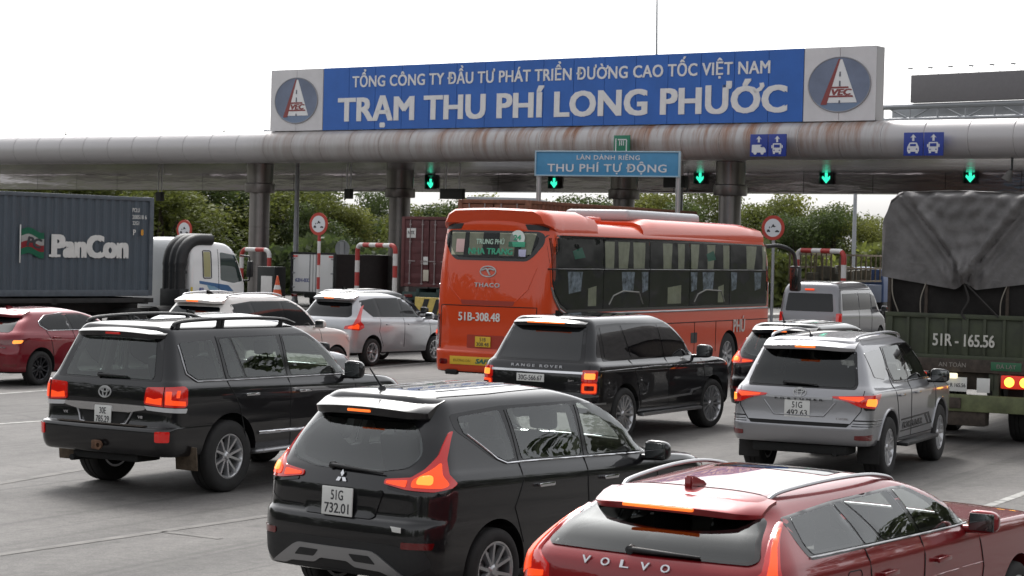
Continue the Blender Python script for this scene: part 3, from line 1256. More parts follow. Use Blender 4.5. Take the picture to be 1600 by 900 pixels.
# ================================================================== GROUND
def asphalt():
    m = bpy.data.materials.new('asphalt')
    m.use_nodes = True
    nt, b = nodes_of(m)
    L = nt.links.new
    N = nt.nodes.new
    tc = N('ShaderNodeTexCoord')
    rot = N('ShaderNodeMapping')            # traffic direction along local Y
    rot.inputs['Rotation'].default_value = (0, 0, R(28))
    L(tc.outputs['Object'], rot.inputs[0])
    big = N('ShaderNodeTexNoise')
    big.inputs['Scale'].default_value = .16
    big.inputs['Detail'].default_value = 6
    big.inputs['Roughness'].default_value = .62
    L(rot.outputs[0], big.inputs['Vector'])
    st = N('ShaderNodeMapping')
    st.inputs['Scale'].default_value = (1.1, .05, 1)
    L(rot.outputs[0], st.inputs[0])
    streak = N('ShaderNodeTexNoise')         # wheel tracks and oil lines
    streak.inputs['Scale'].default_value = 1.0
    streak.inputs['Detail'].default_value = 5
    L(st.outputs[0], streak.inputs['Vector'])
    gr = N('ShaderNodeTexNoise')
    gr.inputs['Scale'].default_value = 38
    gr.inputs['Detail'].default_value = 4
    gr.inputs['Roughness'].default_value = .8
    L(tc.outputs['Object'], gr.inputs['Vector'])
    vor = N('ShaderNodeTexVoronoi')
    vor.inputs['Scale'].default_value = 70
    L(tc.outputs['Object'], vor.inputs['Vector'])
    sp = N('ShaderNodeTexNoise')             # dark drips
    sp.inputs['Scale'].default_value = 1.7
    sp.inputs['Detail'].default_value = 3
    L(tc.outputs['Object'], sp.inputs['Vector'])

    def rng(src, a, b_, c, d):
        n = N('ShaderNodeMapRange')
        n.inputs[1].default_value, n.inputs[2].default_value, n.inputs[3].default_value, n.inputs[4].default_value = a, b_, c, d
        L(src, n.inputs[0])
        return n.outputs[0]

    def mul(a, c):
        n = N('ShaderNodeMath')
        n.operation = 'MULTIPLY'
        L(a, n.inputs[0])
        L(c, n.inputs[1])
        return n.outputs[0]
    f = mul(rng(big.outputs['Fac'], .3, .7, .68, 1.30), rng(streak.outputs['Fac'], .32, .68, .74, 1.20))
    f = mul(f, rng(gr.outputs['Fac'], .3, .7, .68, 1.32))
    f = mul(f, rng(vor.outputs['Distance'], .0, .6, 1.12, .86))
    f = mul(f, rng(sp.outputs['Fac'], .58, .70, 1.0, .72))
    md_ = N('ShaderNodeTexNoise')            # patchy surface, gravel showing through
    md_.inputs['Scale'].default_value = 7
    md_.inputs['Detail'].default_value = 6
    md_.inputs['Roughness'].default_value = .8
    L(tc.outputs['Object'], md_.inputs['Vector'])
    f = mul(f, rng(md_.outputs['Fac'], .36, .64, .80, 1.20))
    st2 = N('ShaderNodeMapping')             # thin rubber marks along the lanes
    st2.inputs['Scale'].default_value = (5.0, .035, 1)
    st2.inputs['Rotation'].default_value = (0, 0, R(5))
    L(rot.outputs[0], st2.inputs[0])
    rub = N('ShaderNodeTexNoise')
    rub.inputs['Scale'].default_value = 1.0
    rub.inputs['Detail'].default_value = 3
    L(st2.outputs[0], rub.inputs['Vector'])
    f = mul(f, rng(rub.outputs['Fac'], .56, .70, 1.0, .66))
    crk = N('ShaderNodeTexVoronoi')          # sealed cracks
    crk.feature = 'DISTANCE_TO_EDGE'
    crk.inputs['Scale'].default_value = .11
    wob = N('ShaderNodeVectorMath')
    wob.operation = 'MULTIPLY_ADD'
    wob.inputs[1].default_value = (1.2, 1.2, 0)
    L(sp.outputs['Color'], wob.inputs[0])
    L(tc.outputs['Object'], wob.inputs[2])
    L(wob.outputs[0], crk.inputs['Vector'])
    f = mul(f, rng(crk.outputs['Distance'], .0, .006, .62, 1.0))
    vm = N('ShaderNodeVectorMath')
    vm.operation = 'SCALE'
    vm.inputs[0].default_value = (.124, .117, .111)
    L(f, vm.inputs['Scale'])
    L(vm.outputs[0], b.inputs['Base Color'])
    b.inputs['Roughness'].default_value = .82
    bp = N('ShaderNodeBump')
    bp.inputs['Strength'].default_value = .35
    bp.inputs['Distance'].default_value = .006
    L(vor.outputs['Distance'], bp.inputs['Height'])
    L(bp.outputs[0], b.inputs['Normal'])
    return m


def sheet(name, pts, z, m, kind='structure'):
    bm = bmesh.new()
    bm.faces.new([bm.verts.new((x, y, z)) for x, y in pts])
    o = from_bm(name, bm, m, None, None)
    if kind:
        o['kind'] = kind
    return o


M_ASPH = asphalt()
M_EARTH = mat('grassy_verge', (.065, .075, .035), .95, var=.4, vscale=.6, bump=.3, bscale=5)
M_LINE = mat('worn_road_paint', (.29, .285, .27), .8, var=.6, vscale=5)
M_LINE2 = mat('very_worn_road_paint', (.145, .138, .13), .85, var=.35, vscale=3)
sheet('ground', [(-1500, -800), (1500, -800), (1500, 2600), (-1500, 2600)], -.02, M_EARTH)
sheet('road', [(-60, -40), (60, -40), (60, 112), (95, 180), (-95, 180), (-60, 112)], 0.0, M_ASPH)


def gpt(u, v):
    """ground point under a pixel of the photograph"""
    d = ray(u, v)
    t = CAM_H / -d.z
    p = Vector((0, 0, CAM_H)) + d * t
    return Vector((p.x, p.y))


def stripe(u0, v0, u1, v1, w, ext0=0.0, ext1=0.0, m=None, name='lane_marking'):
    a, b = gpt(u0, v0), gpt(u1, v1)
    d = (b - a).normalized()
    a -= d * ext0
    b += d * ext1
    n = Vector((-d.y, d.x)) * w / 2
    nseg = max(2, int((b - a).length / 1.2))
    # uneven worn edges
    bm = bmesh.new()
    L_, R_ = [], []
    for i in range(nseg + 1):
        p = a.lerp(b, i / nseg)
        j = random.uniform(.82, 1.06)
        L_.append(bm.verts.new((*(p + n * j), .004)))
        R_.append(bm.verts.new((*(p - n * random.uniform(.82, 1.06)), .004)))
    for i in range(nseg):
        bm.faces.new((L_[i], R_[i], R_[i + 1], L_[i + 1]))
    o = from_bm(name, bm, m or M_LINE, None, None)
    o['kind'] = 'structure'
    return o


stripe(-30, 617.5, 62, 611.0, .16, 4, 2)
stripe(-30, 664.5, 62, 658.5, .16, 4, 1.5)
stripe(1520, 799, 1600, 771, .13, .0, 3)
stripe(560, 577, 676, 566, .15, 0, 0)
stripe(-10, 757, 120, 735, .16, 2, 1, M_LINE2)
stripe(-10, 868, 420, 806, .14, 1, 0, M_LINE2)
stripe(255, 831, 345, 842, .10, 0, 0, M_LINE2)

# ================================================================== TOLL GATE
GYAW = R(36)
GA = Vector((-9.94, 82.2, 0))                       # foot of the sign's left end
GD = Vector((math.cos(GYAW), -math.sin(GYAW), 0))  # along the gate, left to right
GN = Vector((math.sin(GYAW), math.cos(GYAW), 0))   # through the gate, away from the camera
GROT = -GYAW


def gp(s, t, z):
    return GA + GD * s + GN * t + Vector((0, 0, z))


def gate_empty(name, s, t, z, label, cat, group=None):
    o = empty(name, gp(s, t, z), GROT)
    return tag(o, label, cat, group)


def solve_s(u, t):
    """position along the gate whose image is at column u"""
    lo, hi = -40.0, 60.0
    for _ in range(60):
        m_ = (lo + hi) / 2
        p = gp(m_, t, 5)
        d = p - Vector((0, 0, CAM_H))
        r = ray(u, 300)
        if d.x / d.y < r.x:
            lo = m_
        else:
            hi = m_
    return lo


def steel_tube_mat():
    m = bpy.data.materials.new('weathered_tube_cladding')
    m.use_nodes = True
    nt, b = nodes_of(m)
    N, L = nt.nodes.new, nt.links.new
    tc = N('ShaderNodeTexCoord')
    mp = N('ShaderNodeMapping')
    mp.inputs['Scale'].default_value = (1.25, .12, .12)
    L(tc.outputs['Object'], mp.inputs[0])
    n1 = N('ShaderNodeTexNoise')
    n1.inputs['Scale'].default_value = 1.0
    n1.inputs['Detail'].default_value = 10
    n1.inputs['Roughness'].default_value = .75
    L(mp.outputs[0], n1.inputs['Vector'])
    sep = N('ShaderNodeSeparateXYZ')
    L(tc.outputs['Object'], sep.inputs[0])
    # rust only where the name board drips on the tube (x 0..27)
    inr = N('ShaderNodeMapRange')
    inr.inputs[1].default_value, inr.inputs[2].default_value = -1.0, .2
    L(sep.outputs['X'], inr.inputs[0])
    out = N('ShaderNodeMapRange')
    out.inputs[1].default_value, out.inputs[2].default_value = 27.3, 26.9
    L(sep.outputs['X'], out.inputs[0])
    mid = N('ShaderNodeMapRange')
    mid.inputs[1].default_value, mid.inputs[2].default_value = 4.0, 12.0
    mid.inputs[3].default_value, mid.inputs[4].default_value = .25, 1.0
    L(sep.outputs['X'], mid.inputs[0])
    top = N('ShaderNodeMapRange')
    top.inputs[1].default_value, top.inputs[2].default_value = -.60, .40
    top.inputs[3].default_value, top.inputs[4].default_value = .0, 1.0
    L(sep.outputs['Z'], top.inputs[0])

    def mul(a, c):
        q = N('ShaderNodeMath')
        q.operation = 'MULTIPLY'
        L(a, q.inputs[0])
        L(c, q.inputs[1])
        return q.outputs[0]
    rust = N('ShaderNodeMapRange')
    rust.inputs[1].default_value, rust.inputs[2].default_value = .45, .60
    L(n1.outputs['Fac'], rust.inputs[0])
    zone = mul(inr.outputs[0], out.outputs[0])
    rf = mul(mul(mul(rust.outputs[0], zone), mid.outputs[0]), top.outputs[0])
    dirt = N('ShaderNodeMapRange')
    dirt.inputs[1].default_value, dirt.inputs[2].default_value = .35, .65
    dirt.inputs[3].default_value, dirt.inputs[4].default_value = .0, .55
    L(n1.outputs['Fac'], dirt.inputs[0])
    df = mul(dirt.outputs[0], zone)
    m1 = N('ShaderNodeMix')
    m1.data_type = 'RGBA'
    m1.inputs[6].default_value = (.42, .405, .41, 1)
    m1.inputs[7].default_value = (.20, .185, .165, 1)
    L(df, m1.inputs[0])
    m2 = N('ShaderNodeMix')
    m2.data_type = 'RGBA'
    m2.inputs[7].default_value = (.22, .090, .038, 1)
    L(m1.outputs[2], m2.inputs[6])
    L(rf, m2.inputs[0])
    L(m2.outputs[2], b.inputs['Base Color'])
    b.inputs['Roughness'].default_value = .42
    b.inputs['Metallic'].default_value = .25
    return m


def canopy_skin():
    """polished aluminium panels: soft stretched reflections, slightly buckled"""
    m = bpy.data.materials.new('soffit_panels')
    m.use_nodes = True
    nt, b = nodes_of(m)
    N, L = nt.nodes.new, nt.links.new
    tc = N('ShaderNodeTexCoord')
    mp = N('ShaderNodeMapping')
    mp.inputs['Scale'].default_value = (.5, .5, 3.0)
    L(tc.outputs['Object'], mp.inputs[0])
    n = N('ShaderNodeTexNoise')
    n.inputs['Scale'].default_value = 1.0
    n.inputs['Detail'].default_value = 3
    L(mp.outputs[0], n.inputs['Vector'])
    br = N('ShaderNodeTexBrick')
    br.offset = 0
    br.inputs['Scale'].default_value = 1.0
    br.inputs['Brick Width'].default_value = 3.0
    br.inputs['Row Height'].default_value = 1.6
    br.inputs['Mortar Size'].default_value = .015
    br.inputs['Color1'].default_value = (.40, .38, .385, 1)
    br.inputs['Color2'].default_value = (.33, .31, .315, 1)
    br.inputs['Mortar'].default_value = (.03, .03, .03, 1)
    L(tc.outputs['Object'], br.inputs['Vector'])
    L(br.outputs['Color'], b.inputs['Base Color'])
    b.inputs['Metallic'].default_value = .85
    b.inputs['Roughness'].default_value = .21
    bp = N('ShaderNodeBump')
    bp.inputs['Strength'].default_value = .25
    bp.inputs['Distance'].default_value = .25
    L(n.outputs['Fac'], bp.inputs['Height'])
    L(bp.outputs[0], b.inputs['Normal'])
    return m


Z_PIPE, R_PIPE = 6.62, .63
Z_SOF = 6.02
DEP = 11.0
gate = gate_empty('toll_canopy', 0, 0, 0, 'long grey toll plaza canopy with a rust-streaked tube along its front edge, on round columns', 'canopy')
S0, S1 = -30.0, 48.0
M_TUBE = steel_tube_mat()
bm = bmesh.new()
prof = []
x = S0
while x < S1:
    prof += [(R_PIPE - .014, x), (R_PIPE + .0, x + .03), (R_PIPE + .006, x + .75), (R_PIPE + .0, x + 1.47), (R_PIPE - .014, x + 1.5)]
    x += 1.5
rings = []
for (r, xx) in prof:
    rings.append([bm.verts.new((xx, r * math.cos(2 * math.pi * k / 40), r * math.sin(2 * math.pi * k / 40))) for k in range(40)])
for i in range(len(rings) - 1):
    for k in range(40):
        bm.faces.new((rings[i][k], rings[i][(k + 1) % 40], rings[i + 1][(k + 1) % 40], rings[i + 1][k]))
tb = from_bm('front_tube', bm, M_TUBE, gate, 20)
tb.location = (0, .35, Z_PIPE)
# seams: thin dark collars
bm = bmesh.new()
x = S0
while x < S1:
    M = Matrix.Translation((x, .35, Z_PIPE)) @ Matrix.Rotation(R(90), 4, 'Y')
    lathe(bm, [(R_PIPE - .04, -.016), (R_PIPE - .012, -.016), (R_PIPE - .012, .016), (R_PIPE - .04, .016)], 40, 'Z', M, closed=True)
    x += 1.5
from_bm('tube_seams', bm, mat('seam_grime', (.10, .08, .07), .8), gate, 40)
M_SOF = canopy_skin()
bm = bmesh.new()
box(bm, ((S0 + S1) / 2, .35 + DEP / 2, Z_SOF + .10), (S1 - S0, DEP, .16))
sof = from_bm('soffit', bm, M_SOF, gate, 20)
bm = bmesh.new()
box(bm, ((S0 + S1) / 2, .35 + DEP + .80, Z_SOF - .30), (S1 - S0, 1.2, .92), .02)
from_bm('rear_beam', bm, M_SOF, gate, 20)
bm = bmesh.new()
box(bm, ((S0 + S1) / 2, .5 + DEP / 2, Z_SOF + .42), (S1 - S0, DEP, .30), .03)
from_bm('roof_deck', bm, mat('roof_sheet', (.35, .35, .36), .6, var=.15), gate, 20)
M_COL = mat('column_cladding', (.20, .185, .18), .30, .65, var=.12, vscale=1.2)
for (u, t, dia) in ((406, 2.6, .86), (1141, 3.0, .80), (625, 8.0, .92), (975, 8.0, .86)):
    s = solve_s(u, t)
    bm = bmesh.new()
    r = dia / 2
    lathe(bm, [(r + .12, 0), (r + .12, .5), (r, .52), (r, 1.6), (r - .012, 1.605), (r - .012, 1.62), (r, 1.625), (r, 3.4), (r - .012, 3.405), (r - .012, 3.42), (r, 3.425), (r, 4.88)],
          36, 'Z', Matrix.Translation((s, t, 0)))
    c = from_bm('column', bm, M_COL, gate, 30)
    bm = bmesh.new()
    lathe(bm, [(r + .18, 4.86), (r + .20, 4.90), (r + .20, 5.22), (r + .17, 5.25), (r + .10, 5.26), (r + .14, Z_SOF + .015)], 36, 'Z', Matrix.Translation((s, t, 0)))
    from_bm('capital', bm, M_COL, c, 30)

# ------------------------------------------------------------------ name board on the tube
Z0, Z1, LB = 7.25, 9.68, 26.62
board = gate_empty('name_board', 0, 0, 0, 'long blue name board with white letters and two oval road logos on the canopy', 'sign')
M_BLUE = mat('board_blue', (.022, .115, .43), .45, var=.10, vscale=.9)
M_BWHT = mat('board_white', (.60, .585, .60), .5, var=.07, vscale=1.3)
M_LETT = mat('board_letters', (.70, .69, .69), .5, var=.06)
A0, A1 = 2.80, 23.98
bm = bmesh.new()
box(bm, (LB / 2, .42, (Z0 + Z1) / 2), (LB - .02, .56, Z1 - Z0 - .02))
from_bm('box_frame', bm, mat('board_edge', (.28, .27, .27), .5), board, 20)


def panel_grid(nm, x0, x1, n, m):
    bm = bmesh.new()
    w = (x1 - x0) / n
    for i in range(n):
        box(bm, (x0 + w * (i + .5), .125, (Z0 + Z1) / 2), (w - .018, .03, Z1 - Z0))
    return from_bm(nm, bm, m, board, 20)


panel_grid('blue_panel', A0 + .01, A1 - .01, 16, M_BLUE)
GM = lambda x, z, y=.105: basis((1, 0, 0), (0, -1, 0), (x, y, z))
text('title_line', 'TRẠM THU PHÍ LONG PHƯỚC', 19.8, .92, GM((A0 + A1) / 2 + .10, 8.06), M_LETT, board, .028, .02, 1.02)
text('upper_line', 'TỔNG CÔNG TY ĐẦU TƯ PHÁT TRIỂN ĐƯỜNG CAO TỐC VIỆT NAM', 18.4, .44, GM((A0 + A1) / 2 + .12, 9.12), M_LETT, board, .018, .016, 1.05)
M_OV = mat('logo_sky', (.15, .18, .26), .5, var=.2, vscale=.8)
M_OVW = mat('logo_water', (.16, .22, .33), .5)
M_LR = mat('logo_red', (.24, .05, .05), .5)
M_LW = mat('logo_white', (.72, .72, .73), .5)
M_LG = mat('logo_outline', (.25, .25, .27), .5)
for k, (x0, x1) in enumerate(((0.0, A0), (A1, LB))):
    pn = panel_grid('logo_panel', x0 + .01, x1 - .01, 2, M_BWHT)
    cx, cz = (x0 + x1) / 2, (Z0 + Z1) / 2 - .02
    rx, rz = 1.13, .90
    oval = [(cx + rx * math.cos(a * math.pi / 24), cz + rz * math.sin(a * math.pi / 24)) for a in range(48)]
    bm = bmesh.new()
    prism(bm, oval, .108, .085, 'xz')
    from_bm('logo_oval', bm, M_OV, pn, 30)
    rim_ = [Vector((p[0], .09, p[1])) for p in oval] + [Vector((oval[0][0], .09, oval[0][1]))]
    bm = bmesh.new()
    tube(bm, rim_, .022, 6)
    from_bm('logo_rim', bm, M_LG, pn, 40)
    bm = bmesh.new()
    wat = [(cx + rx * math.cos(a), cz + rz * math.sin(a)) for a in [math.pi + .75 + i * (math.pi - 1.5) / 14 for i in range(15)]]
    prism(bm, wat, .086, .080, 'xz')
    from_bm('logo_water', bm, M_OVW, pn, 30)
    bm = bmesh.new()
    ap = (cx + .03, cz + .82)
    prism(bm, [(ap[0] - .05, ap[1]), (ap[0] + .07, ap[1]), (cx + .66, cz - .60), (cx - .55, cz - .60)], .082, .072, 'xz')
    from_bm('logo_road', bm, M_LW, pn, 30)
    bm = bmesh.new()
    prism(bm, [(ap[0] - .06, ap[1] + .02), (ap[0] + .00, ap[1] + .02), (cx - .44, cz - .66), (cx - .66, cz - .66)], .074, .064, 'xz')
    prism(bm, [(cx - .36, cz - .07), (cx + .34, cz - .07), (cx + .36, cz - .13), (cx - .38, cz - .13)], .073, .063, 'xz')
    prism(bm, [(cx - .46, cz - .36), (cx + .50, cz - .36), (cx + .53, cz - .42), (cx - .48, cz - .42)], .073, .063, 'xz')
    from_bm('logo_red_bars', bm, M_LR, pn, 30)
    text('logo_letters', 'VEC', .74, .20, GM(cx + .10, cz - .245, .070), M_LR, pn, .04, .006, shear=.2)
    for (zz, hh) in ((.42, .16), (.12, .18), (-.52, .10)):
        bm = bmesh.new()
        prism(bm, [(cx + .005, cz + zz), (cx + .055, cz + zz), (cx + .06, cz + zz - hh), (cx, cz + zz - hh)], .071, .062, 'xz')
        from_bm('logo_dash', bm, mat('logo_dash', (.12, .13, .16), .6), pn, 30)
# stays behind the board
bm = bmesh.new()
for i in range(10):
    xx = 1 + i * 2.75
    tube(bm, [(xx, .74, 9.2), (xx, 2.2, 6.6)], .05, 6)
from_bm('stays', bm, M_SATIN, board, 30)

# ------------------------------------------------------------------ lane arrows
M_LED = mat('green_led', (.02, .5, .3), .4, emit=(.04, .95, .55), estr=.75)
M_BOX = mat('signal_box', (.012, .014, .014), .5)


def arrow_signal(u, v, label):
    t = DEP + .42
    s = solve_s(u, t)
    p = gp(s, t, 0)
    z = at(u, v, p.y).z
    o = gate_empty('lane_signal', s, t, z, label, 'lane signal', 'green arrow signals under the canopy')
    bm = bmesh.new()
    box(bm, (0, .12, .03), (.46, .16, .66), .02)
    box(bm, (0, -.02, .37), (.48, .18, .03), .008)
    box(bm, (-.24, -.02, .03), (.02, .16, .64), .006)
    box(bm, (.24, -.02, .03), (.02, .16, .64), .006)
    tube(bm, [(0, .2, .40), (0, .2, .62)], .03, 6)
    from_bm('housing', bm, M_BOX, o, 30)
    bm = bmesh.new()
    a = [(-.055, .16), (.055, .16), (.055, -.06), (.15, .03), (.19, -.05), (0, -.26), (-.19, -.05), (-.15, .03), (-.055, -.06)]
    prism(bm, a, .030, .005, 'xz')
    from_bm('arrow', bm, M_LED, o, None)
    bm = bmesh.new()
    box(bm, (0, .03, .29), (.26, .03, .035), .008)
    box(bm, (0, .03, .235), (.09, .03, .05), .008)
    from_bm('led_bar', bm, mat('green_led_dim', (.02, .3, .18), .4, emit=(.02, .55, .30), estr=.10), o, None)
    return o


arrow_signal(672, 285, 'lit green arrow signal left of the automatic-lane sign')
arrow_signal(865, 284, 'lit green arrow signal just below the automatic-lane sign')
arrow_signal(1093, 276, 'lit green arrow signal just right of the automatic-lane sign')
arrow_signal(1290, 276, 'lit green arrow signal between the two pairs of blue lane signs')
arrow_signal(1515, 274, 'lit green arrow signal above the tarpaulin truck')

# dark boards and boxes under the canopy
def dark_board(u, v, w, h, label, t=5.0, cat='display'):
    s = solve_s(u, t)
    z = at(u, v, gp(s, t, 0).y).z
    o = gate_empty('display_board', s, t, z, label, cat)
    bm = bmesh.new()
    box(bm, (0, 0, 0), (w, .22, h), .02)
    from_bm('housing', bm, M_BOX, o, 30)
    bm = bmesh.new()
    tube(bm, [(-w * .3, 0, h / 2), (-w * .3, 0, Z_SOF - z + .03)], .03, 6)
    tube(bm, [(w * .3, 0, h / 2), (w * .3, 0, Z_SOF - z + .03)], .03, 6)
    from_bm('hanger', bm, M_SATIN, o, 30)


dark_board(707, 303, 1.15, .42, 'dark unlit display board under the canopy above the left end of the bus')
dark_board(1055, 284, .95, .45, 'dark unlit display board under the canopy behind the right sign post')
dark_board(545, 303, .34, .42, 'small dark box hanging under the canopy between the two left columns', cat='box')
dark_board(250, 307, .34, .42, 'small dark box hanging under the canopy above the container front', cat='box')

# ------------------------------------------------------------------ blue lane signs on the tube
M_SGN = mat('sign_blue', (.012, .035, .26), .4, var=.08)
M_SW = mat('sign_white', (.62, .63, .66), .5)


def pictogram(bm, kind, cx):
    def P(pts, y=-.035):
        prism(bm, [(cx + a, b) for a, b in pts], y, y + .012, 'xz')
    P([(-.035, .10), (.035, .10), (.035, .22), (.10, .20), (0, .31), (-.10, .20), (-.035, .22)])
    if kind == 'van':
        P(rpoly([(-.26, -.24), (-.26, .02), (.10, .02), (.22, -.08), (.27, -.14), (.27, -.24)], .03))
        for xx in (-.13, .14):
            P([(xx + .06 * math.cos(a * math.pi / 6), -.25 + .06 * math.sin(a * math.pi / 6)) for a in range(12)], -.04)
    elif kind == 'bus':
        P(rpoly([(-.16, -.24), (-.16, .06), (.16, .06), (.16, -.24)], .04))
        for xx in (-.11, .11):
            P([(xx - .035, -.29), (xx + .035, -.29), (xx + .035, -.235), (xx - .035, -.235)])
        for xx in (-.19, .19):
            P([(xx - .02, -.10), (xx + .02, -.10), (xx + .02, .0), (xx - .02, .0)])
    else:
        P(rpoly([(-.20, -.24), (-.20, -.10), (-.12, .05), (.12, .05), (.20, -.10), (.20, -.24)], .03))
        for xx in (-.13, .13):
            P([(xx - .04, -.29), (xx + .04, -.29), (xx + .04, -.235), (xx - .04, -.235)])


def lane_sign(u, v, kinds, label):
    t = -.62
    s = solve_s(u, t)
    z = at(u, v, gp(s, t, 0).y).z
    for i, k in enumerate(kinds):
        o = gate_empty('lane_sign', s + (-.345 if i == 0 else .345), t, z, label[i], 'sign', 'square blue lane signs on the tube')
        bm = bmesh.new()
        box(bm, (0, 0, 0), (.66, .05, .74), .006)
        from_bm('panel', bm, M_SGN, o, 30)
        bm = bmesh.new()
        pictogram(bm, k, 0)
        from_bm('pictogram', bm, M_SW, o, None)
        bm = bmesh.new()
        if k != 'van':
            if k == 'bus':
                box(bm, (0, -.044, -.03), (.22, .006, .10))
                for xx in (-.10, .10):
                    box(bm, (xx, -.044, -.17), (.05, .006, .03))
            else:
                box(bm, (0, -.044, -.03), (.20, .006, .07))
                for xx in (-.13, .13):
                    box(bm, (xx, -.044, -.16), (.05, .006, .035))
        else:
            box(bm, (.13, -.044, -.03), (.10, .006, .06))
        from_bm('window_marks', bm, M_SGN, o, None)
        bm = bmesh.new()
        tube(bm, [(0, .03, .1), (0, .45, .1)], .03, 6)
        from_bm('bracket', bm, M_SATIN, o, 30)


lane_sign(1198.5, 227, ('van', 'bus'), ('blue lane sign showing an arrow over a van, left of its pair', 'blue lane sign showing an arrow over a bus, next to the van sign'))
lane_sign(1441, 225, ('car', 'bus'), ('blue lane sign showing an arrow over a car, below the right end of the board', 'blue lane sign showing an arrow over a bus, next to the car sign'))

# green exit sign behind the automatic-lane sign
t = -.55
s = solve_s(970, t)
o = gate_empty('exit_sign', s, t, at(970, 228, gp(s, t, 0).y).z, 'small green sign with a white arrow, half hidden above the automatic-lane sign', 'sign')
bm = bmesh.new()
box(bm, (0, 0, 0), (.66, .05, .74), .006)
from_bm('panel', bm, mat('sign_green', (.012, .16, .09), .45), o, 30)
bm = bmesh.new()
for (a, b, c, d) in ((-.24, -.04, .04, .6), (.02, .22, .36, .04), (.20, .0, .04, .42), (-.08, .10, .03, .18), (0, .10, .03, .18), (.08, .10, .03, .18)):
    box(bm, (a, -.03, b), (c, .01, d))
from_bm('pictogram', bm, M_SW, o, None)

# automatic lane sign on two posts
dpt = 62.0
pa, pb = at(838, 256, dpt + .9), at(1062, 256, dpt - .9)
ctr = (pa + pb) / 2
wid = math.hypot(pb.x - pa.x, pb.y - pa.y)
z_t, z_b = at(950, 237, ctr.y).z, at(950, 275, ctr.y).z
o = empty('overhead_sign', (ctr.x, ctr.y, (z_t + z_b) / 2), -math.atan2(pa.y - pb.y, pb.x - pa.x))
tag(o, 'light blue two-line sign for the automatic lane on two grey posts, rising behind the bus', 'sign')
hgt = z_t - z_b
bm = bmesh.new()
box(bm, (0, 0, 0), (wid, .08, hgt), .01)
from_bm('panel', bm, mat('sky_blue_panel', (.055, .24, .44), .45, var=.06), o, 30)
bm = bmesh.new()
for (a, b, c, d) in ((0, hgt / 2, wid + .04, .04), (0, -hgt / 2, wid + .04, .04), (-wid / 2, 0, .04, hgt), (wid / 2, 0, .04, hgt)):
    box(bm, (a, -.03, b), (c, .10, d), .006)
from_bm('frame', bm, mat('pale_blue_frame', (.30, .45, .55), .5), o, 30)
OM = lambda x, z: basis((1, 0, 0), (0, -1, 0), (x, -.045, z))
text('lower_line', 'THU PHÍ TỰ ĐỘNG', wid * .83, hgt * .33, OM(0, -hgt * .17), M_SW, o, .012, .01, 1.1)
text('upper_line', 'LÀN DÀNH RIÊNG', wid * .44, hgt * .19, OM(.05, hgt * .26), M_SW, o, .01, .01, 1.1)
for sx in (-1, 1):
    bm = bmesh.new()
    tube(bm, [(sx * (wid / 2 - .06), .10, hgt / 2), (sx * (wid / 2 - .06), .10, -(z_t + z_b) / 2)], .075, 10)
    from_bm('post', bm, M_SATIN, o, 30)

# speaker hanging from the tube at the right edge
t = .2
s = solve_s(1580, t)
o = gate_empty('loudspeaker', s, t, Z_PIPE - R_PIPE, 'small dark loudspeaker hanging from the tube at the far right', 'loudspeaker')
bm = bmesh.new()
tube(bm, [(0, 0, .05), (0, 0, -.32), (-.06, -.02, -.40)], .04, 8)
from_bm('bracket', bm, M_BOX, o, 30)
bm = bmesh.new()
lathe(bm, [(.05, .16), (.09, .10), (.11, 0), (.17, -.16), (.16, -.17), (.0001, -.10)], 18, 'Z', Matrix.Translation((-.08, -.04, -.52)) @ Matrix.Rotation(R(25), 4, 'Y'))
from_bm('horn', bm, mat('dusty_grey', (.10, .095, .09), .7), o, 40)

# ------------------------------------------------------------------ round signs, striped frames, posts
M_SRED = mat('sign_red', (.42, .045, .03), .45)
M_POLE = mat('galvanised_pole', (.33, .34, .36), .45, .5, var=.08)
M_STW = mat('post_white', (.58, .57, .56), .5, var=.06)
M_STR = mat('post_red', (.36, .035, .03), .5)


def striped(name, P, rad, parent, first=0, step=.42):
    """striped tube along a path; red and white bands are two material slots of one mesh"""
    bm = bmesh.new()
    seg = []
    for i in range(len(P) - 1):
        a, b = Vector(P[i]), Vector(P[i + 1])
        n = max(1, int((b - a).length / .07))
        for k in range(n):
            seg.append(a.lerp(b, k / n))
    seg.append(Vector(P[-1]))
    tube(bm, seg, rad, 10)
    bm.faces.ensure_lookup_table()
    acc = 0.0
    for i in range(len(seg) - 1):
        acc += (seg[i + 1] - seg[i]).length
        mi = (int(acc / step) + first) % 2
        for k in range(10):
            bm.faces[i * 10 + k].material_index = mi
    return from_bm(name, bm, [M_STW, M_STR], parent, 40)


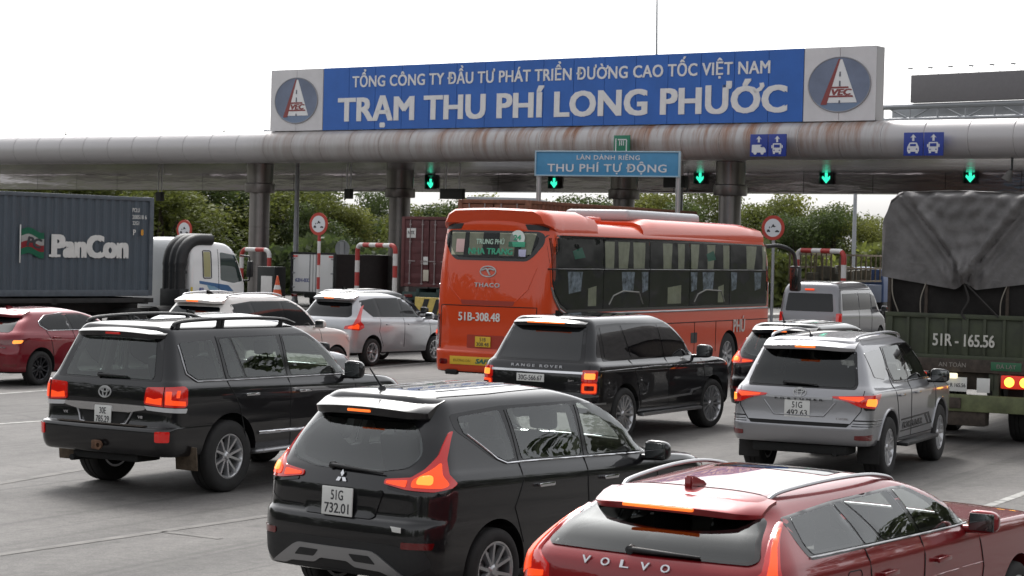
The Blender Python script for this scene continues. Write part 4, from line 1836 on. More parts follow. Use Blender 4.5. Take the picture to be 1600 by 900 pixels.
def round_sign(u, v, d, dia, label, post_to=None, stripes=False, yaw=32, back=False):
    p = at(u, v, d)
    o = empty('round_sign', (p.x, p.y, 0), R(-yaw))
    tag(o, label, 'traffic sign', None if back else 'round red-rimmed signs at the toll lanes')
    bm = bmesh.new()
    rot = Matrix.Translation((0, 0, p.z)) @ Matrix.Rotation(R(90), 4, 'X')
    lathe(bm, [(.0001, -.012), (dia / 2, -.012), (dia / 2, .012), (.0001, .012)], 40, 'Z', rot)
    from_bm('disc', bm, M_POLE if back else M_SRED, o, 30)
    if not back:
        bm = bmesh.new()
        lathe(bm, [(.0001, .012), (dia * .365, .012), (dia * .365, .018), (.0001, .018)], 40, 'Z', rot)
        f = from_bm('face', bm, M_SW, o, 30)
        bm = bmesh.new()
        q = dia
        prism(bm, [(-.05 * q, .11 * q), (.03 * q, .15 * q), (.06 * q, .09 * q), (.13 * q, .05 * q), (.06 * q, .02 * q), (.0, .04 * q), (-.07 * q, .0), (-.09 * q, .04 * q), (-.02 * q, .07 * q)], -.022, -.016, 'xz')
        prism(bm, rpoly([(-.27 * q, -.17 * q), (-.24 * q, -.07 * q), (-.15 * q, -.07 * q), (-.11 * q, -.17 * q)], .02 * q), -.022, -.016, 'xz')
        prism(bm, rpoly([(.10 * q, -.15 * q), (.14 * q, -.09 * q), (.22 * q, -.09 * q), (.28 * q, -.14 * q), (.28 * q, -.17 * q), (.10 * q, -.17 * q)], .02 * q), -.022, -.016, 'xz')
        prism(bm, [(-.17 * q, -.02 * q), (-.13 * q, -.02 * q), (-.13 * q, .05 * q), (-.17 * q, .05 * q)], -.022, -.016, 'xz')
        bm.transform(Matrix.Translation((0, 0, p.z)))
        from_bm('pictogram', bm, M_INK, f, None)
    else:
        bm = bmesh.new()
        box(bm, (0, -.03, p.z), (dia * .28, .02, dia * .8))
        from_bm('back_strip', bm, M_SW, o, 30)
    if stripes:
        striped('post', [(0, .05, 0), (0, .05, p.z + dia * .3)], .06, o)
    else:
        bm = bmesh.new()
        tube(bm, [(0, .05, 0), (0, .05, p.z + dia * .3)], .05, 10)
        from_bm('post', bm, M_POLE, o, 30)
    return o


round_sign(288, 359, 76, .74, 'round red-rimmed sign with three vehicles, above the white tractor cab')
round_sign(498, 350, 72, .80, 'round red-rimmed sign with three vehicles on a red and white post', stripes=True)
round_sign(1208, 356, 66, .80, 'round red-rimmed sign with three vehicles at the front right corner of the bus')
round_sign(535, 389, 92, .80, 'round grey sign seen from behind, beyond the dark lorry', back=True)


def frame_gate(u0, u1, vtop, d, label, spread=1.0):
    a, b = at(u0, vtop, d + spread), at(u1, vtop, d - spread)
    z = (a.z + b.z) / 2
    o = empty('height_frame', ((a.x + b.x) / 2, (a.y + b.y) / 2, 0), -math.atan2(a.y - b.y, b.x - a.x))
    tag(o, label, 'barrier frame', 'red and white striped barrier frames')
    h = math.hypot(b.x - a.x, b.y - a.y) / 2
    c = .22
    P = [(-h, 0, 0), (-h, 0, z - c)]
    for k in range(1, 7):
        an = k / 6 * math.pi / 2
        P.append((-h + c - c * math.cos(an), 0, z - c + c * math.sin(an)))
    for k in range(0, 7):
        an = k / 6 * math.pi / 2
        P.append((h - c + c * math.sin(an), 0, z - c + c * math.cos(an)))
    P.append((h, 0, 0))
    striped('striped_tube', P, .085, o, step=.45)
    bm = bmesh.new()
    for sx in (-1, 1):
        lathe(bm, [(.18, 0), (.18, .03), (.09, .05)], 14, 'Z', Matrix.Translation((sx * h, 0, .14)))
    from_bm('base_plates', bm, M_POLE, o, 30)


frame_gate(378, 421, 390, 78, 'striped barrier frame in front of the left column', .4)
frame_gate(559, 618, 383, 74, 'striped barrier frame left of the maroon container')
frame_gate(1246, 1319, 392, 66, 'striped barrier frame behind the silver van', .9)

# islands under frames and columns
M_CONC = mat('concrete', (.30, .29, .27), .85, var=.2, vscale=2, bump=.1)
for i, (u, t) in enumerate(((406, 2.6), (625, 8.0), (1141, 3.0), (975, 8.0))):
    s = solve_s(u, t)
    bm = bmesh.new()
    poly = rpoly([(s - .8, -9), (s + .8, -9), (s + .8, 22), (s - .8, 22)], .7, 6)
    prism(bm, poly, 0, .15, 'xy')
    isl = from_bm('traffic_island', bm, M_CONC, None, 30)
    isl.location = GA
    isl.rotation_euler = (0, 0, GROT)
    isl['kind'] = 'structure'

# clutter at the lanes
p = at(433, 462, 72)
o = empty('traffic_cone', (p.x, p.y, 0))
tag(o, 'orange traffic cone with white bands beside the left column', 'traffic cone')
bm = bmesh.new()
lathe(bm, [(.17, .03), (.03, .72), (.0001, .73)], 20, 'Z', Matrix.Translation((0, 0, .9)))
from_bm('cone', bm, mat('cone_orange', (.55, .08, .02), .5), o, 40)
bm = bmesh.new()
lathe(bm, [(.13, .25), (.095, .40), (.09, .40), (.12, .25)], 20, 'Z', Matrix.Translation((0, 0, .9)), closed=True)
from_bm('band', bm, M_STW, o, 40)
bm = bmesh.new()
box(bm, (0, 0, .45), (.5, .5, .9), .03)
from_bm('plinth', bm, M_CONC, o, 30)
p = at(424, 440, 76)
o = empty('control_cabinet', (p.x, p.y, 0), R(-30))
tag(o, 'dark control cabinet with a pale front beside the left column', 'cabinet')
bm = bmesh.new()
box(bm, (0, 0, .95), (.8, .7, 1.9), .03)
from_bm('housing', bm, M_BOX, o, 30)
bm = bmesh.new()
box(bm, (.05, -.36, 1.1), (.5, .03, .9), .01)
from_bm('front', bm, M_STW, o, 30)
p = at(676, 520, 62)
o = empty('hazard_board', (p.x, p.y, 0), R(-30))
tag(o, 'yellow and black striped hazard board left of the bus tail', 'hazard board')
bm = bmesh.new()
box(bm, (0, 0, .75), (1.3, .06, 1.0), .01)
from_bm('board', bm, mat('hazard_yellow', (.50, .38, .10), .6, var=.2), o, 30)
for k in range(3):
    bm = bmesh.new()
    prism(bm, [(-.60 + k * .42, .30), (-.42 + k * .42, .30), (-.12 + k * .42, 1.2), (-.30 + k * .42, 1.2)], -.045, -.035, 'xz')
    from_bm('stripe', bm, M_BOX, o, None)
bm = bmesh.new()
box(bm, (0, .15, .5), (1.1, .2, 1.0), .03)
from_bm('stand', bm, M_CONC, o, 30)

# lamp posts and mast
def lamp_post(u, v_top, d, rad, label, arm=True):
    p = at(u, v_top, d)
    o = empty('lamp_post', (p.x, p.y, 0), R(-30))
    tag(o, label, 'lamp post')
    bm = bmesh.new()
    tube(bm, [(0, 0, 0), (0, 0, p.z * .5), (0, 0, p.z)], [rad, rad * .85, rad * .65], 12)
    from_bm('pole', bm, M_POLE, o, 40)
    bm = bmesh.new()
    lathe(bm, [(rad * 2.2, 0), (rad * 2.2, .04), (rad * 1.3, .06), (rad * 1.2, .35), (rad, .36)], 14, 'Z', Matrix.Translation((0, 0, 0)))
    from_bm('base', bm, M_POLE, o, 40)
    if arm:
        bm = bmesh.new()
        tube(bm, smooth_path([(0, 0, p.z - .1), (0, -.5, p.z + .5), (0, -1.6, p.z + .8)]), .05, 8)
        box(bm, (0, -1.95, p.z + .82), (.22, .8, .12), .04)
        from_bm('lamp_head', bm, M_POLE, o, 40)


lamp_post(465.5, 240, 88, .13, 'grey lamp post rising under the canopy between the left column and the round sign')
lamp_post(1338, 250, 108, .13, 'grey lamp post standing before the trees, left of the tarpaulin truck')
lamp_post(1066, 262, 84, .09, 'thin grey pole behind the right post of the automatic-lane sign')
o = empty('antenna_mast', tuple(at(1026, 110, 130).xy) + (0,))
tag(o, 'very thin mast rising above the name board into the white sky', 'mast')
pz = at(1026, -12, 130).z
bm = bmesh.new()
tube(bm, [(0, 0, 0), (0, 0, pz * .7), (-.1, 0, pz)], [.16, .08, .05], 8)
from_bm('pole', bm, M_POLE, o, 40)
bm = bmesh.new()
lathe(bm, [(.4, 0), (.4, .1), (.2, .3)], 12, 'Z')
from_bm('base', bm, M_CONC, o, 30)

# small things on top of the tube
for u, lab in ((101, 'tiny spike on top of the tube above the container'), (348, 'tiny spike on top of the tube left of the name board')):
    s = solve_s(u, .35)
    o = gate_empty('roof_spike', s, .35, Z_PIPE + R_PIPE - .02, lab, 'lightning rod')
    bm = bmesh.new()
    lathe(bm, [(.06, 0), (.05, .05), (.02, .06), (.012, .22)], 10, 'Z')
    from_bm('rod', bm, M_BOX, o, 30)

# ------------------------------------------------------------------ big screen on a lattice gantry far right
D = 120.0
a, b = at(1427, 118, D), at(1640, 118, D - 6)
zt, zb = a.z, at(1427, 161, D).z
mid = (a + b) / 2
w = math.hypot(b.x - a.x, b.y - a.y)
scr = empty('advertising_screen', (mid.x, mid.y, 0), -math.atan2(a.y - b.y, b.x - a.x))
tag(scr, 'big blank dark grey hoarding on a steel lattice, high above the canopy at the right', 'billboard')
bm = bmesh.new()
box(bm, (0, 0, (zt + zb) / 2), (w, .5, zt - zb), .03)
from_bm('screen', bm, mat('screen_grey', (.15, .142, .15), .6, var=.06), scr, 30)
bm = bmesh.new()
zl = at(1400, 186, D).z
zu = at(1400, 163, D).z
x0, x1 = -w / 2 - 2.0, w / 2 + 4
tube(bm, [(x0, 0, zu - .1), (x1, 0, zu - .1)], .16, 8)
tube(bm, [(x0, 0, zl), (x1, 0, zl)], .12, 8)
tube(bm, [(x0, 2.4, zu - .1), (x1, 2.4, zu - .1)], .12, 8)
n = 8
for i in range(n + 1):
    xx = x0 + (x1 - x0) * i / n
    tube(bm, [(xx, 0, zl), (xx, 0, zu)], .05, 6)
    tube(bm, [(xx, 0, zu), (xx, 2.4, zu)], .05, 6)
    if i < n:
        x2 = x0 + (x1 - x0) * (i + 1) / n
        tube(bm, [(xx, 0, zl if i % 2 else zu), (x2, 0, zu if i % 2 else zl)], .05, 6)
from_bm('lattice', bm, mat('lattice_steel', (.30, .31, .33), .5, .3), scr, 30)
bm = bmesh.new()
box(bm, ((x0 + x1) / 2, 1.0, (zl + zu) / 2), (x1 - x0, .06, (zu - zl) * .9))
from_bm('backing_sheet', bm, mat('pale_sheet', (.42, .44, .47), .6), scr, 30)
bm = bmesh.new()
for xx in (x0 + 3, x1 - 3):
    box(bm, (xx, .8, zl / 2), (.5, .5, zl), .03)
from_bm('legs', bm, M_POLE, scr, 30)
for i in range(7):
    xx = -w / 2 + .4 + i * (w - .8) / 6
    bm = bmesh.new()
    tube(bm, [(xx, 0, zt), (xx - .1, -.7, zt + .30)], .015, 6)
    box(bm, (xx - .1, -.8, zt + .34), (.26, .16, .08), .02)
    from_bm('floodlight', bm, M_SATIN, scr, 30)

# ------------------------------------------------------------------ trees
M_BARK = mat('bark', (.07, .055, .04), .95, var=.3, vscale=5)


def leaf_mat(name, c0, c1):
    m = bpy.data.materials.new(name)
    m.use_nodes = True
    nt, b = nodes_of(m)
    N, L = nt.nodes.new, nt.links.new
    g = N('ShaderNodeNewGeometry')
    tc = N('ShaderNodeTexCoord')
    n = N('ShaderNodeTexNoise')
    n.inputs['Scale'].default_value = .55
    n.inputs['Detail'].default_value = 3
    L(tc.outputs['Object'], n.inputs['Vector'])
    ad = N('ShaderNodeMath')
    ad.operation = 'MULTIPLY_ADD'
    ad.inputs[1].default_value = .35
    L(g.outputs['Random Per Island'], ad.inputs[0])
    sc = N('ShaderNodeMapRange')
    sc.inputs[1].default_value, sc.inputs[2].default_value = .40, .60
    sc.inputs[3].default_value, sc.inputs[4].default_value = 0, .70
    L(n.outputs['Fac'], sc.inputs[0])
    L(sc.outputs[0], ad.inputs[2])
    mx = N('ShaderNodeMix')
    mx.data_type = 'RGBA'
    mx.inputs[6].default_value = (*c0, 1)
    mx.inputs[7].default_value = (*c1, 1)
    L(ad.outputs[0], mx.inputs[0])
    L(mx.outputs[2], b.inputs['Base Color'])
    b.inputs['Roughness'].default_value = .65
    tr = N('ShaderNodeBsdfTranslucent')
    L(mx.outputs[2], tr.inputs['Color'])
    ms = N('ShaderNodeMixShader')
    ms.inputs[0].default_value = .45
    L(b.outputs[0], ms.inputs[1])
    L(tr.outputs[0], ms.inputs[2])
    L(ms.outputs[0], nt.nodes['Material Output'].inputs[0])
    return m


LEAF = [leaf_mat('leaf_olive', (.040, .055, .014), (.19, .215, .045)), leaf_mat('leaf_dark', (.020, .034, .012), (.10, .135, .035)),
        leaf_mat('leaf_yellow_green', (.06, .075, .018), (.26, .275, .06))]


def crown_mesh(seed, n, sz, lobes, tall):
    rnd = random.Random(seed)
    bm = bmesh.new()
    L = []
    for i in range(lobes):
        a = rnd.uniform(0, 2 * math.pi)
        h = rnd.uniform(.28, 1.0)
        r = (.42 if h < .75 else .24) * rnd.uniform(.4, 1.0)
        L.append((Vector((r * math.cos(a), r * math.sin(a), h * tall)), rnd.uniform(.14, .27)))
    for (c, rr) in L:
        m = int(n * rr / .2 / lobes)
        for _ in range(m):
            while True:
                d = Vector((rnd.gauss(0, 1), rnd.gauss(0, 1), rnd.gauss(0, 1)))
                if d.length > .1:
                    break
            d.normalize()
            p = c + Vector((d.x, d.y, d.z * .8)) * rr * (rnd.random() ** .35) * rnd.uniform(.8, 1.12)
            nn = (d + Vector((rnd.gauss(0, .7), rnd.gauss(0, .7), rnd.gauss(0, .7)))).normalized()
            x = nn.cross(Vector((rnd.gauss(0, 1), rnd.gauss(0, 1), rnd.gauss(0, 1)))).normalized()
            y = nn.cross(x)
            s = sz * rnd.uniform(.5, 1.3)
            vs = [bm.verts.new(p + x * s * .5), bm.verts.new(p + y * s * .26 + nn * s * .08), bm.verts.new(p - x * s * .5), bm.verts.new(p - y * s * .26 + nn * s * .08)]
            bm.faces.new(vs)
    me = bpy.data.meshes.new('crown')
    bm.to_mesh(me)
    bm.free()
    bm = bmesh.new()
    tube(bm, smooth_path([(0, 0, 0), (.01, .0, .25 * tall), (.02, .01, .6 * tall), (.0, .0, .9 * tall)]), [.035 - .03 * i / 18 for i in range(19)], 8)
    for (c, rr) in L[:7]:
        tube(bm, smooth_path([(.01, 0, c.z * .45), c * .6 + Vector((0, 0, c.z * .1)), tuple(c)], 4), [.016 - .012 * i / 8 for i in range(9)], 5)
    mt = bpy.data.meshes.new('trunk')
    bm.to_mesh(mt)
    bm.free()
    mt.materials.append(M_BARK)
    return me, mt


CROWNS = [crown_mesh(11, 9000, .036, 16, 1.0), crown_mesh(23, 9500, .034, 19, 1.05), crown_mesh(37, 8500, .038, 14, .95), crown_mesh(51, 7500, .034, 11, 1.15)]
_leafed = {}


def tree(u, vtop, d, wide, kind, leaf, label, group='trees behind the toll gate', name='leafy_tree'):
    p = at(u, vtop, d)
    me, mt = CROWNS[kind]
    key = (kind, leaf)
    if key not in _leafed:
        c = me.copy()
        c.materials.append(LEAF[leaf])
        _leafed[key] = c
    o = empty(name, (p.x, p.y, -.02), random.uniform(0, 6))
    tag(o, label, 'tree', group)
    h = p.z / 1.12
    for nm, m_ in (('trunk', mt), ('crown', _leafed[key])):
        c = bpy.data.objects.new(nm, m_)
        COL.objects.link(c)
        c.parent = o
    o.scale = (wide, wide, h)
    return o


rt = random.Random(5)
left_trees = [(250, 282, 118, 9), (292, 270, 126, 10), (335, 288, 120, 8), (378, 272, 128, 9), (432, 268, 124, 10), (474, 292, 120, 7.5), (506, 306, 117, 5), (540, 322, 122, 4.5), (600, 340, 128, 5),
              (585, 300, 134, 4), (655, 308, 119, 5.5), (690, 322, 124, 5), (722, 306, 128, 6), (205, 275, 124, 9), (150, 270, 126, 11), (95, 268, 122, 10), (40, 266, 128, 12), (-15, 266, 124, 11)]
right_trees = [(905, 312, 122, 7), (955, 322, 126, 5), (1012, 305, 126, 7), (1050, 318, 120, 6), (1100, 296, 124, 6), (1150, 345, 118, 5), (1190, 322, 126, 5), (1214, 304, 128, 6), (1244, 342, 116, 5), (1270, 312, 124, 5), (1304, 336, 117, 5.5),
               (1336, 322, 126, 5), (1362, 345, 115, 5), (1420, 340, 126, 8)]
LAB = ['olive green tree with a ragged crown behind the toll gate', 'dark green dense tree behind the toll gate', 'light yellow green tree behind the toll gate']
LABR = ['olive green tree with a ragged crown right of the orange bus', 'dark green dense tree right of the orange bus', 'light yellow green tree right of the orange bus']
for i, (u, v, d, wd) in enumerate(left_trees):
    k = (0, 1, 2, 0, 1)[i % 5]
    tree(u, v, d, wd * 1.15, i % 4, k, LAB[k])
for i, (u, v, d, wd) in enumerate(right_trees):
    k = (1, 0, 2, 1, 0)[i % 5]
    tree(u, v, d, wd * 1.1, (i + 1) % 4, k, LABR[k] if u >= 1150 else LAB[k], 'trees behind the toll gate' if u < 1150 else 'trees right of the bus')

# undergrowth that closes the gap under the crowns
def thicket(name, u0, u1, vtop, d, n, leaf, seed):
    rnd = random.Random(seed)
    bm = bmesh.new()
    for _ in range(n):
        u = rnd.uniform(u0, u1)
        dd = d + rnd.uniform(-3, 3)
        p = at(u, vtop, dd)
        hump = .72 + .28 * math.sin(u * .045 + seed) * math.sin(u * .017 + 2 * seed)
        z = (p.z * hump) * (1 - rnd.random() ** 1.6 * .98)
        q = Vector((p.x + rnd.gauss(0, .4), p.y, max(.05, z)))
        nn = Vector((rnd.gauss(0, .6), -1 + rnd.gauss(0, .6), rnd.gauss(.4, .6))).normalized()
        x = nn.cross(Vector((rnd.gauss(0, 1), rnd.gauss(0, 1), rnd.gauss(0, 1)))).normalized()
        y = nn.cross(x)
        s = rnd.uniform(.25, .6)
        bm.faces.new([bm.verts.new(q + x * s * .5), bm.verts.new(q + y * s * .3), bm.verts.new(q - x * s * .5), bm.verts.new(q - y * s * .3)])
    me = bpy.data.meshes.new(name)
    bm.to_mesh(me)
    bm.free()
    o = link(name, me, LEAF[leaf], None)
    tag(o, 'dense undergrowth below the trees beyond the toll gate', 'undergrowth', None, 'stuff')


thicket('undergrowth', 180, 720, 366, 112, 12000, 1, 1)
thicket('undergrowth', 1130, 1450, 372, 111, 9000, 0, 2)
# pale roofed building seen over the bus
p0, p1 = at(740, 303, 112), at(832, 303, 108)
o = empty('site_hall', ((p0.x + p1.x) / 2, (p0.y + p1.y) / 2, 0), R(-6))
tag(o, 'low pale panelled hall seen between the canopy and the bus roof', 'building')
wv = p1.x - p0.x
bm = bmesh.new()
box(bm, (0, 3, p0.z / 2 - .2), (wv, 6, p0.z - .4), .02)
from_bm('wall', bm, mat('pale_panels', (.62, .63, .66), .6, var=.05), o, 30)
bm = bmesh.new()
for i in range(5):
    box(bm, (-wv / 2 + wv * (i + .5) / 5 + .3, -.03, p0.z / 2), (.05, .06, p0.z - .6))
box(bm, (0, -.08, at(785, 310, 110).z), (wv * 1.02, .1, .12))
from_bm('mullions', bm, M_BOX, o, 30)
bm = bmesh.new()
box(bm, (0, 3, p0.z - .3), (wv + .6, 6.8, .2), .03)
from_bm('roof', bm, M_POLE, o, 30)

# ------------------------------------------------------------------ unseen woods added round the plaza to darken reflections in glass and paint
def far_wood():
    rnd = random.Random(77)
    bm = bmesh.new()
    for k in range(150):
        az = R(rnd.uniform(38, 322))
        d = rnd.uniform(52, 75)
        cx, cy = d * math.sin(az), d * math.cos(az)
        h, w = rnd.uniform(8, 15), rnd.uniform(3.5, 5)
        for _ in range(420):
            v = Vector((rnd.gauss(0, 1), rnd.gauss(0, 1), rnd.gauss(0, 1))).normalized()
            q = Vector((cx + v.x * w, cy + v.y * w, h * .52 + v.z * h * .48))
            x = Vector((rnd.gauss(0, 1), rnd.gauss(0, 1), rnd.gauss(0, 1))).normalized()
            y = x.cross(v).normalized()
            s = rnd.uniform(.6, 1.3)
            bm.faces.new([bm.verts.new(q + x * s * .5), bm.verts.new(q + y * s * .4), bm.verts.new(q - x * s * .5), bm.verts.new(q - y * s * .4)])
    me = bpy.data.meshes.new('reflection_wood')
    bm.to_mesh(me)
    bm.free()
    o = link('reflection_wood', me, LEAF[1], None)
    tag(o, 'belt of dark trees added out of view round the toll plaza for reflections', 'wood', None, 'stuff')


far_wood()
# ================================================================== CARS
def std_windows(sh, root, panes, m_glass, band=None, sides=(-1, 1), off=0.006, frame_r=0.03, is_open=False):
    hol = [rpoly(p, frame_r) for p in panes] if is_open else None
    for s in sides:
        if band:
            sh.patch('window_surround', rpoly(band, 0.04), 'side', M_GLOSSBLK, root, 0.002, 0.010, 0.07, s, holes=hol)
        for i, p in enumerate(panes):
            sh.patch('side_window', rpoly(p, frame_r), 'side', m_glass, root, off, 0.008, 0.07, s)


def both(f):
    for s in (-1, 1):
        f(s)


def mir(poly, s):
    """polygon written for the right-hand side (negative y / p) mirrored for s = 1"""
    return [(-a if s > 0 else a, b) for a, b in poly]


def seams(sh, root, lines, s=-1):
    for l in lines:
        sh.line('door_seam', l, 'side', 0.006, M_UNDER, root, 0.0, s)


# ---------------------------------------------------------------- compact MPV with boomerang lamps
def make_mpv(name, X, Y, yaw, label, body=M_BLACK, glass=M_FILM_LT, detail=True, kind='xp', dz=0.0):
    root = car_root(name, X, Y, yaw, label, 'car')
    rings = [
        (.30, .26, .22, 4.30, .78, .20, .30, .05, .20, 2),
        (.33, .29, .05, 4.40, .85, .24, .35, .07, .25, 2),
        (.46, .42, .01, 4.46, .870, .26, .40, .09, .28, 0),
        (.62, .60, .00, 4.475, .877, .26, .42, .10, .30, 0),
        (.74, .74, .015, 4.47, .880, .26, .42, .10, .30, 0),
        (.785, .78, .05, 4.46, .880, .26, .42, .10, .30, 0),
        (.95, .90, .055, 4.43, .878, .27, .42, .11, .30, 0),
        (1.04, .97, .085, 4.34, .872, .27, .40, .11, .30, 0),
        (1.10, 1.02, .115, 4.18, .852, .26, .36, .10, .28, 0),
        (1.15, 1.09, .150, 3.46, .826, .24, .30, .10, .24, 0),
        (1.35, 1.34, .265, 3.08, .772, .22, .24, .09, .16, 0),
        (1.54, 1.55, .400, 2.62, .705, .20, .20, .08, .12, 0),
        (1.625, 1.625, .420, 2.34, .655, .20, .20, .08, .12, 0),
        (1.668, 1.675, .460, 2.10, .55, .18, .20, .06, .10, 0),
        (1.688, 1.700, .600, 1.90, .28, .10, .10, .03, .05, 0),
        (1.692, 1.705, .700, 1.75, .02, .01, .01, .0, .0, 0)]
    sh = Shell(rings, nar=(1.10, 1.62, .865))
    body_obj(root, sh, (.90, 3.675), .385, .885, body)
    wheels(root, (.90, 3.675), .875, .330, .205, .225, 'double', 5)
    MPV_PANES = [
        [(.66, 1.515), (1.17, 1.545), (1.20, 1.175), (1.08, 1.165), (.98, 1.205), (.66, 1.40)],
        [(1.27, 1.55), (2.10, 1.555), (2.13, 1.145), (1.29, 1.165)],
        [(2.20, 1.555), (2.47, 1.54), (2.72, 1.43), (3.06, 1.19), (3.07, 1.12), (2.22, 1.142)]]
    std_windows(sh, root, MPV_PANES, glass, is_open=True,
        band=[(.58, 1.535), (1.2, 1.575), (2.5, 1.575), (2.78, 1.45), (3.22, 1.16), (3.22, 1.10), (1.10, 1.14), (.95, 1.18), (.58, 1.42)])
    # rear window, rounded like an eye
    rw = [(-.57, 1.15), (-.30, 1.105), (.30, 1.105), (.57, 1.15), (.66, 1.24), (.62, 1.36), (.52, 1.475), (-.52, 1.475), (-.62, 1.36), (-.66, 1.24)]
    sh.patch('rear_window', rpoly(rw, .07), 'rear', glass, root, .005, .01, .06)
    open_windows(root, BODIES[-1], sh, MPV_PANES, [(a * .97, 1.29 + (b - 1.29) * .95) for a, b in rw], .84, 3.35, screen=(1.19, 1.555, .60, .52))
    spoiler('roof_spoiler', root, .665 * sh.nk(9) * .965, .255, .62, 1.585, 1.668, .085, .07, body, M_GLOSSBLK)
    rbox('brake_bar', (.262, 0, 1.545), (.03, .22, .020), .006, M_LENS_AMB, root)
    lamp = [(-.40, 1.02), (-.40, .985), (-.60, .955), (-.82, .945), (-.97, .97), (-1.01, 1.0), (-.90, 1.07), (-.855, 1.17), (-.865, 1.375), (-.825, 1.36), (-.775, 1.20), (-.70, 1.105), (-.62, 1.045)]
    hot = [(-.64, 1.03), (-.64, .975), (-.88, .97), (-.93, .995), (-.84, 1.07), (-.81, 1.16), (-.77, 1.12)]
    arm = [(-.42, 1.01), (-.42, .992), (-.60, .972), (-.60, 1.025)]
    for s in (-1, 1):
        up = lambda q: [(a, b + .045) for a, b in mir(q, s)]
        lp = sh.patch('tail_lamp', rpoly(up(lamp), .015), 'wrap', M_LENS_RED, root, .014, .03, .035)
        sh.patch('lamp_core', rpoly(up(hot), .03), 'wrap', M_LENS_ON, lp, .020, .01, .03)
        sh.patch('lamp_bulb', rpoly(up([(-.68, 1.06), (-.67, 1.0), (-.80, .995), (-.78, 1.07)]), .04), 'wrap', M_LENS_HOT, lp, .024, .01, .02)
        sh.patch('lamp_arm', rpoly(up(arm), .01), 'wrap', M_LENS_ON, lp, .020, .01, .03)
        sh.patch('reverse_lens', rpoly(up([(-.44, .972), (-.44, .95), (-.70, .915), (-.90, .915), (-.86, .938), (-.62, .945)]), .01), 'wrap', M_GLOSSBLK, lp, .008, .02, .04)
    wiper(sh, root, .13, 1.125, -.38, 1.10)
    # bumper: dark diffuser with silver guard
    def band_z(a, b, z0, z1):
        return [(-b, z0), (-a, z0), (a, z0), (b, z0), (b, z1), (-b, z1)]
    sh.patch('bumper_insert', rpoly([(-.86, .44), (-.60, .33), (.60, .33), (.86, .44), (.80, .56), (.48, .585), (-.48, .585), (-.80, .56)], .04), 'wrap', M_TRIM, root, .004, .02, .05)
    guard = [(-.66, .345), (-.42, .50), (-.36, .525), (.36, .525), (.42, .50), (.66, .345), (.52, .345), (.44, .375), (.20, .385), (.13, .425), (-.13, .425), (-.20, .385), (-.44, .375), (-.52, .345)]
    g = sh.patch('skid_guard', rpoly(guard, .02), 'rear', M_SATIN, root, .020, .03, .04)
    for s in (-1, 1):
        sh.patch('guard_slot', rpoly([(s * .15, .485), (s * .34, .485), (s * .40, .425), (s * .20, .43)], .015), 'rear', M_TRIM, g, .023, .01, .04)
        sh.patch('reflector', rpoly(mir([(-.62, .615), (-.62, .565), (-.86, .565), (-.88, .615)], s), .012), 'wrap', M_LENS_DIM, root, .008, .02, .04)
    # tailgate outline and plate recess
    sh.line('tailgate_seam', [(-.72, 1.02), (-.72, .86), (-.60, .80), (.60, .80), (.72, .86), (.72, 1.02)], 'rear', .005, M_UNDER, root, .0)
    sh.patch('plate_recess', rpoly([(-.42, .98), (.42, .98), (.34, .76), (-.34, .76)], .04), 'rear', body, root, .010, .015, .05)
    plate(root, [('51G', .40), ('732.01', .80)], -.01, .014, .868, .30, .215, .03)
    # three-diamond badge
    bm = bmesh.new()
    for k in range(3):
        a = math.pi / 2 + k * 2 * math.pi / 3
        d = Vector((math.cos(a), math.sin(a)))
        q = Vector((-d.y, d.x))
        pts = [d * .004, d * .030 + q * .018, d * .060, d * .030 - q * .018]
        prism(bm, [(p.x, p.y) for p in pts], 0, .008, 'xy')
    p, n = sh.rear(.0, 1.04)
    bm.transform(rear_M(0, p.x - .006, 1.045, .25))
    from_bm('badge', bm, M_CHROME, root, 30)
    p, n = sh.rear(.60, .80)
    text('model_lettering', 'XPANDER', .25, .032, rear_M(.62, p.x + .012, .735, .0) @ Matrix.Rotation(R(-9), 4, 'Y'), M_CHROME, root, .02, .006, shear=.25)
    st = rbox('sticker', (sh.rear(-.55, .72)[0].x - .004, -.53, .705), (.004, .20, .04), .001, M_PLATE, root, Matrix.Rotation(R(-10), 4, 'Z'))
    # antenna
    bm = bmesh.new()
    lathe(bm, [(0.0001, 0), (.035, 0), (.022, .03), (.0001, .034)], 14, 'Z', Matrix.Translation((.62, .07, 1.685)))
    tube(bm, [(.62, .07, 1.70), (.46, .07, 1.86)], [.010, .005], 8)
    from_bm('antenna', bm, M_TRIM, root, 50)
    for s in (-1, 1):
        sh.line('chrome_strip', [(.70, 1.385), (.98, 1.185), (1.08, 1.148), (1.4, 1.145), (2.2, 1.125), (3.16, 1.098)], 'side', .008, M_CHROME, root, .006, s)
        handle(sh, root, 1.52, .955, M_CHROME, s)
        handle(sh, root, 2.46, .945, M_CHROME, s)
        seams(sh, root, [[(1.24, 1.54), (1.24, 1.0), (1.13, .80), (1.26, .52)], [(2.165, 1.54), (2.15, .9), (2.20, .40)], [(3.20, 1.10), (3.26, .80), (3.15, .40)],
                         [(1.30, .40), (3.15, .38)]], s)
        mirror_part(root, 3.02, s * .84, 1.13, body, s)
        sh.line('roof_seam', [(.58, s * .50), (1.2, s * .535), (2.1, s * .53)], 'top', .006, M_UNDER, root, -.001)
    for y in (-.34, -.17, .0, .17, .34):
        sh.line('roof_rib', [(.78, y), (1.9, y)], 'top', .018, body, root, -.012)
    return root, sh


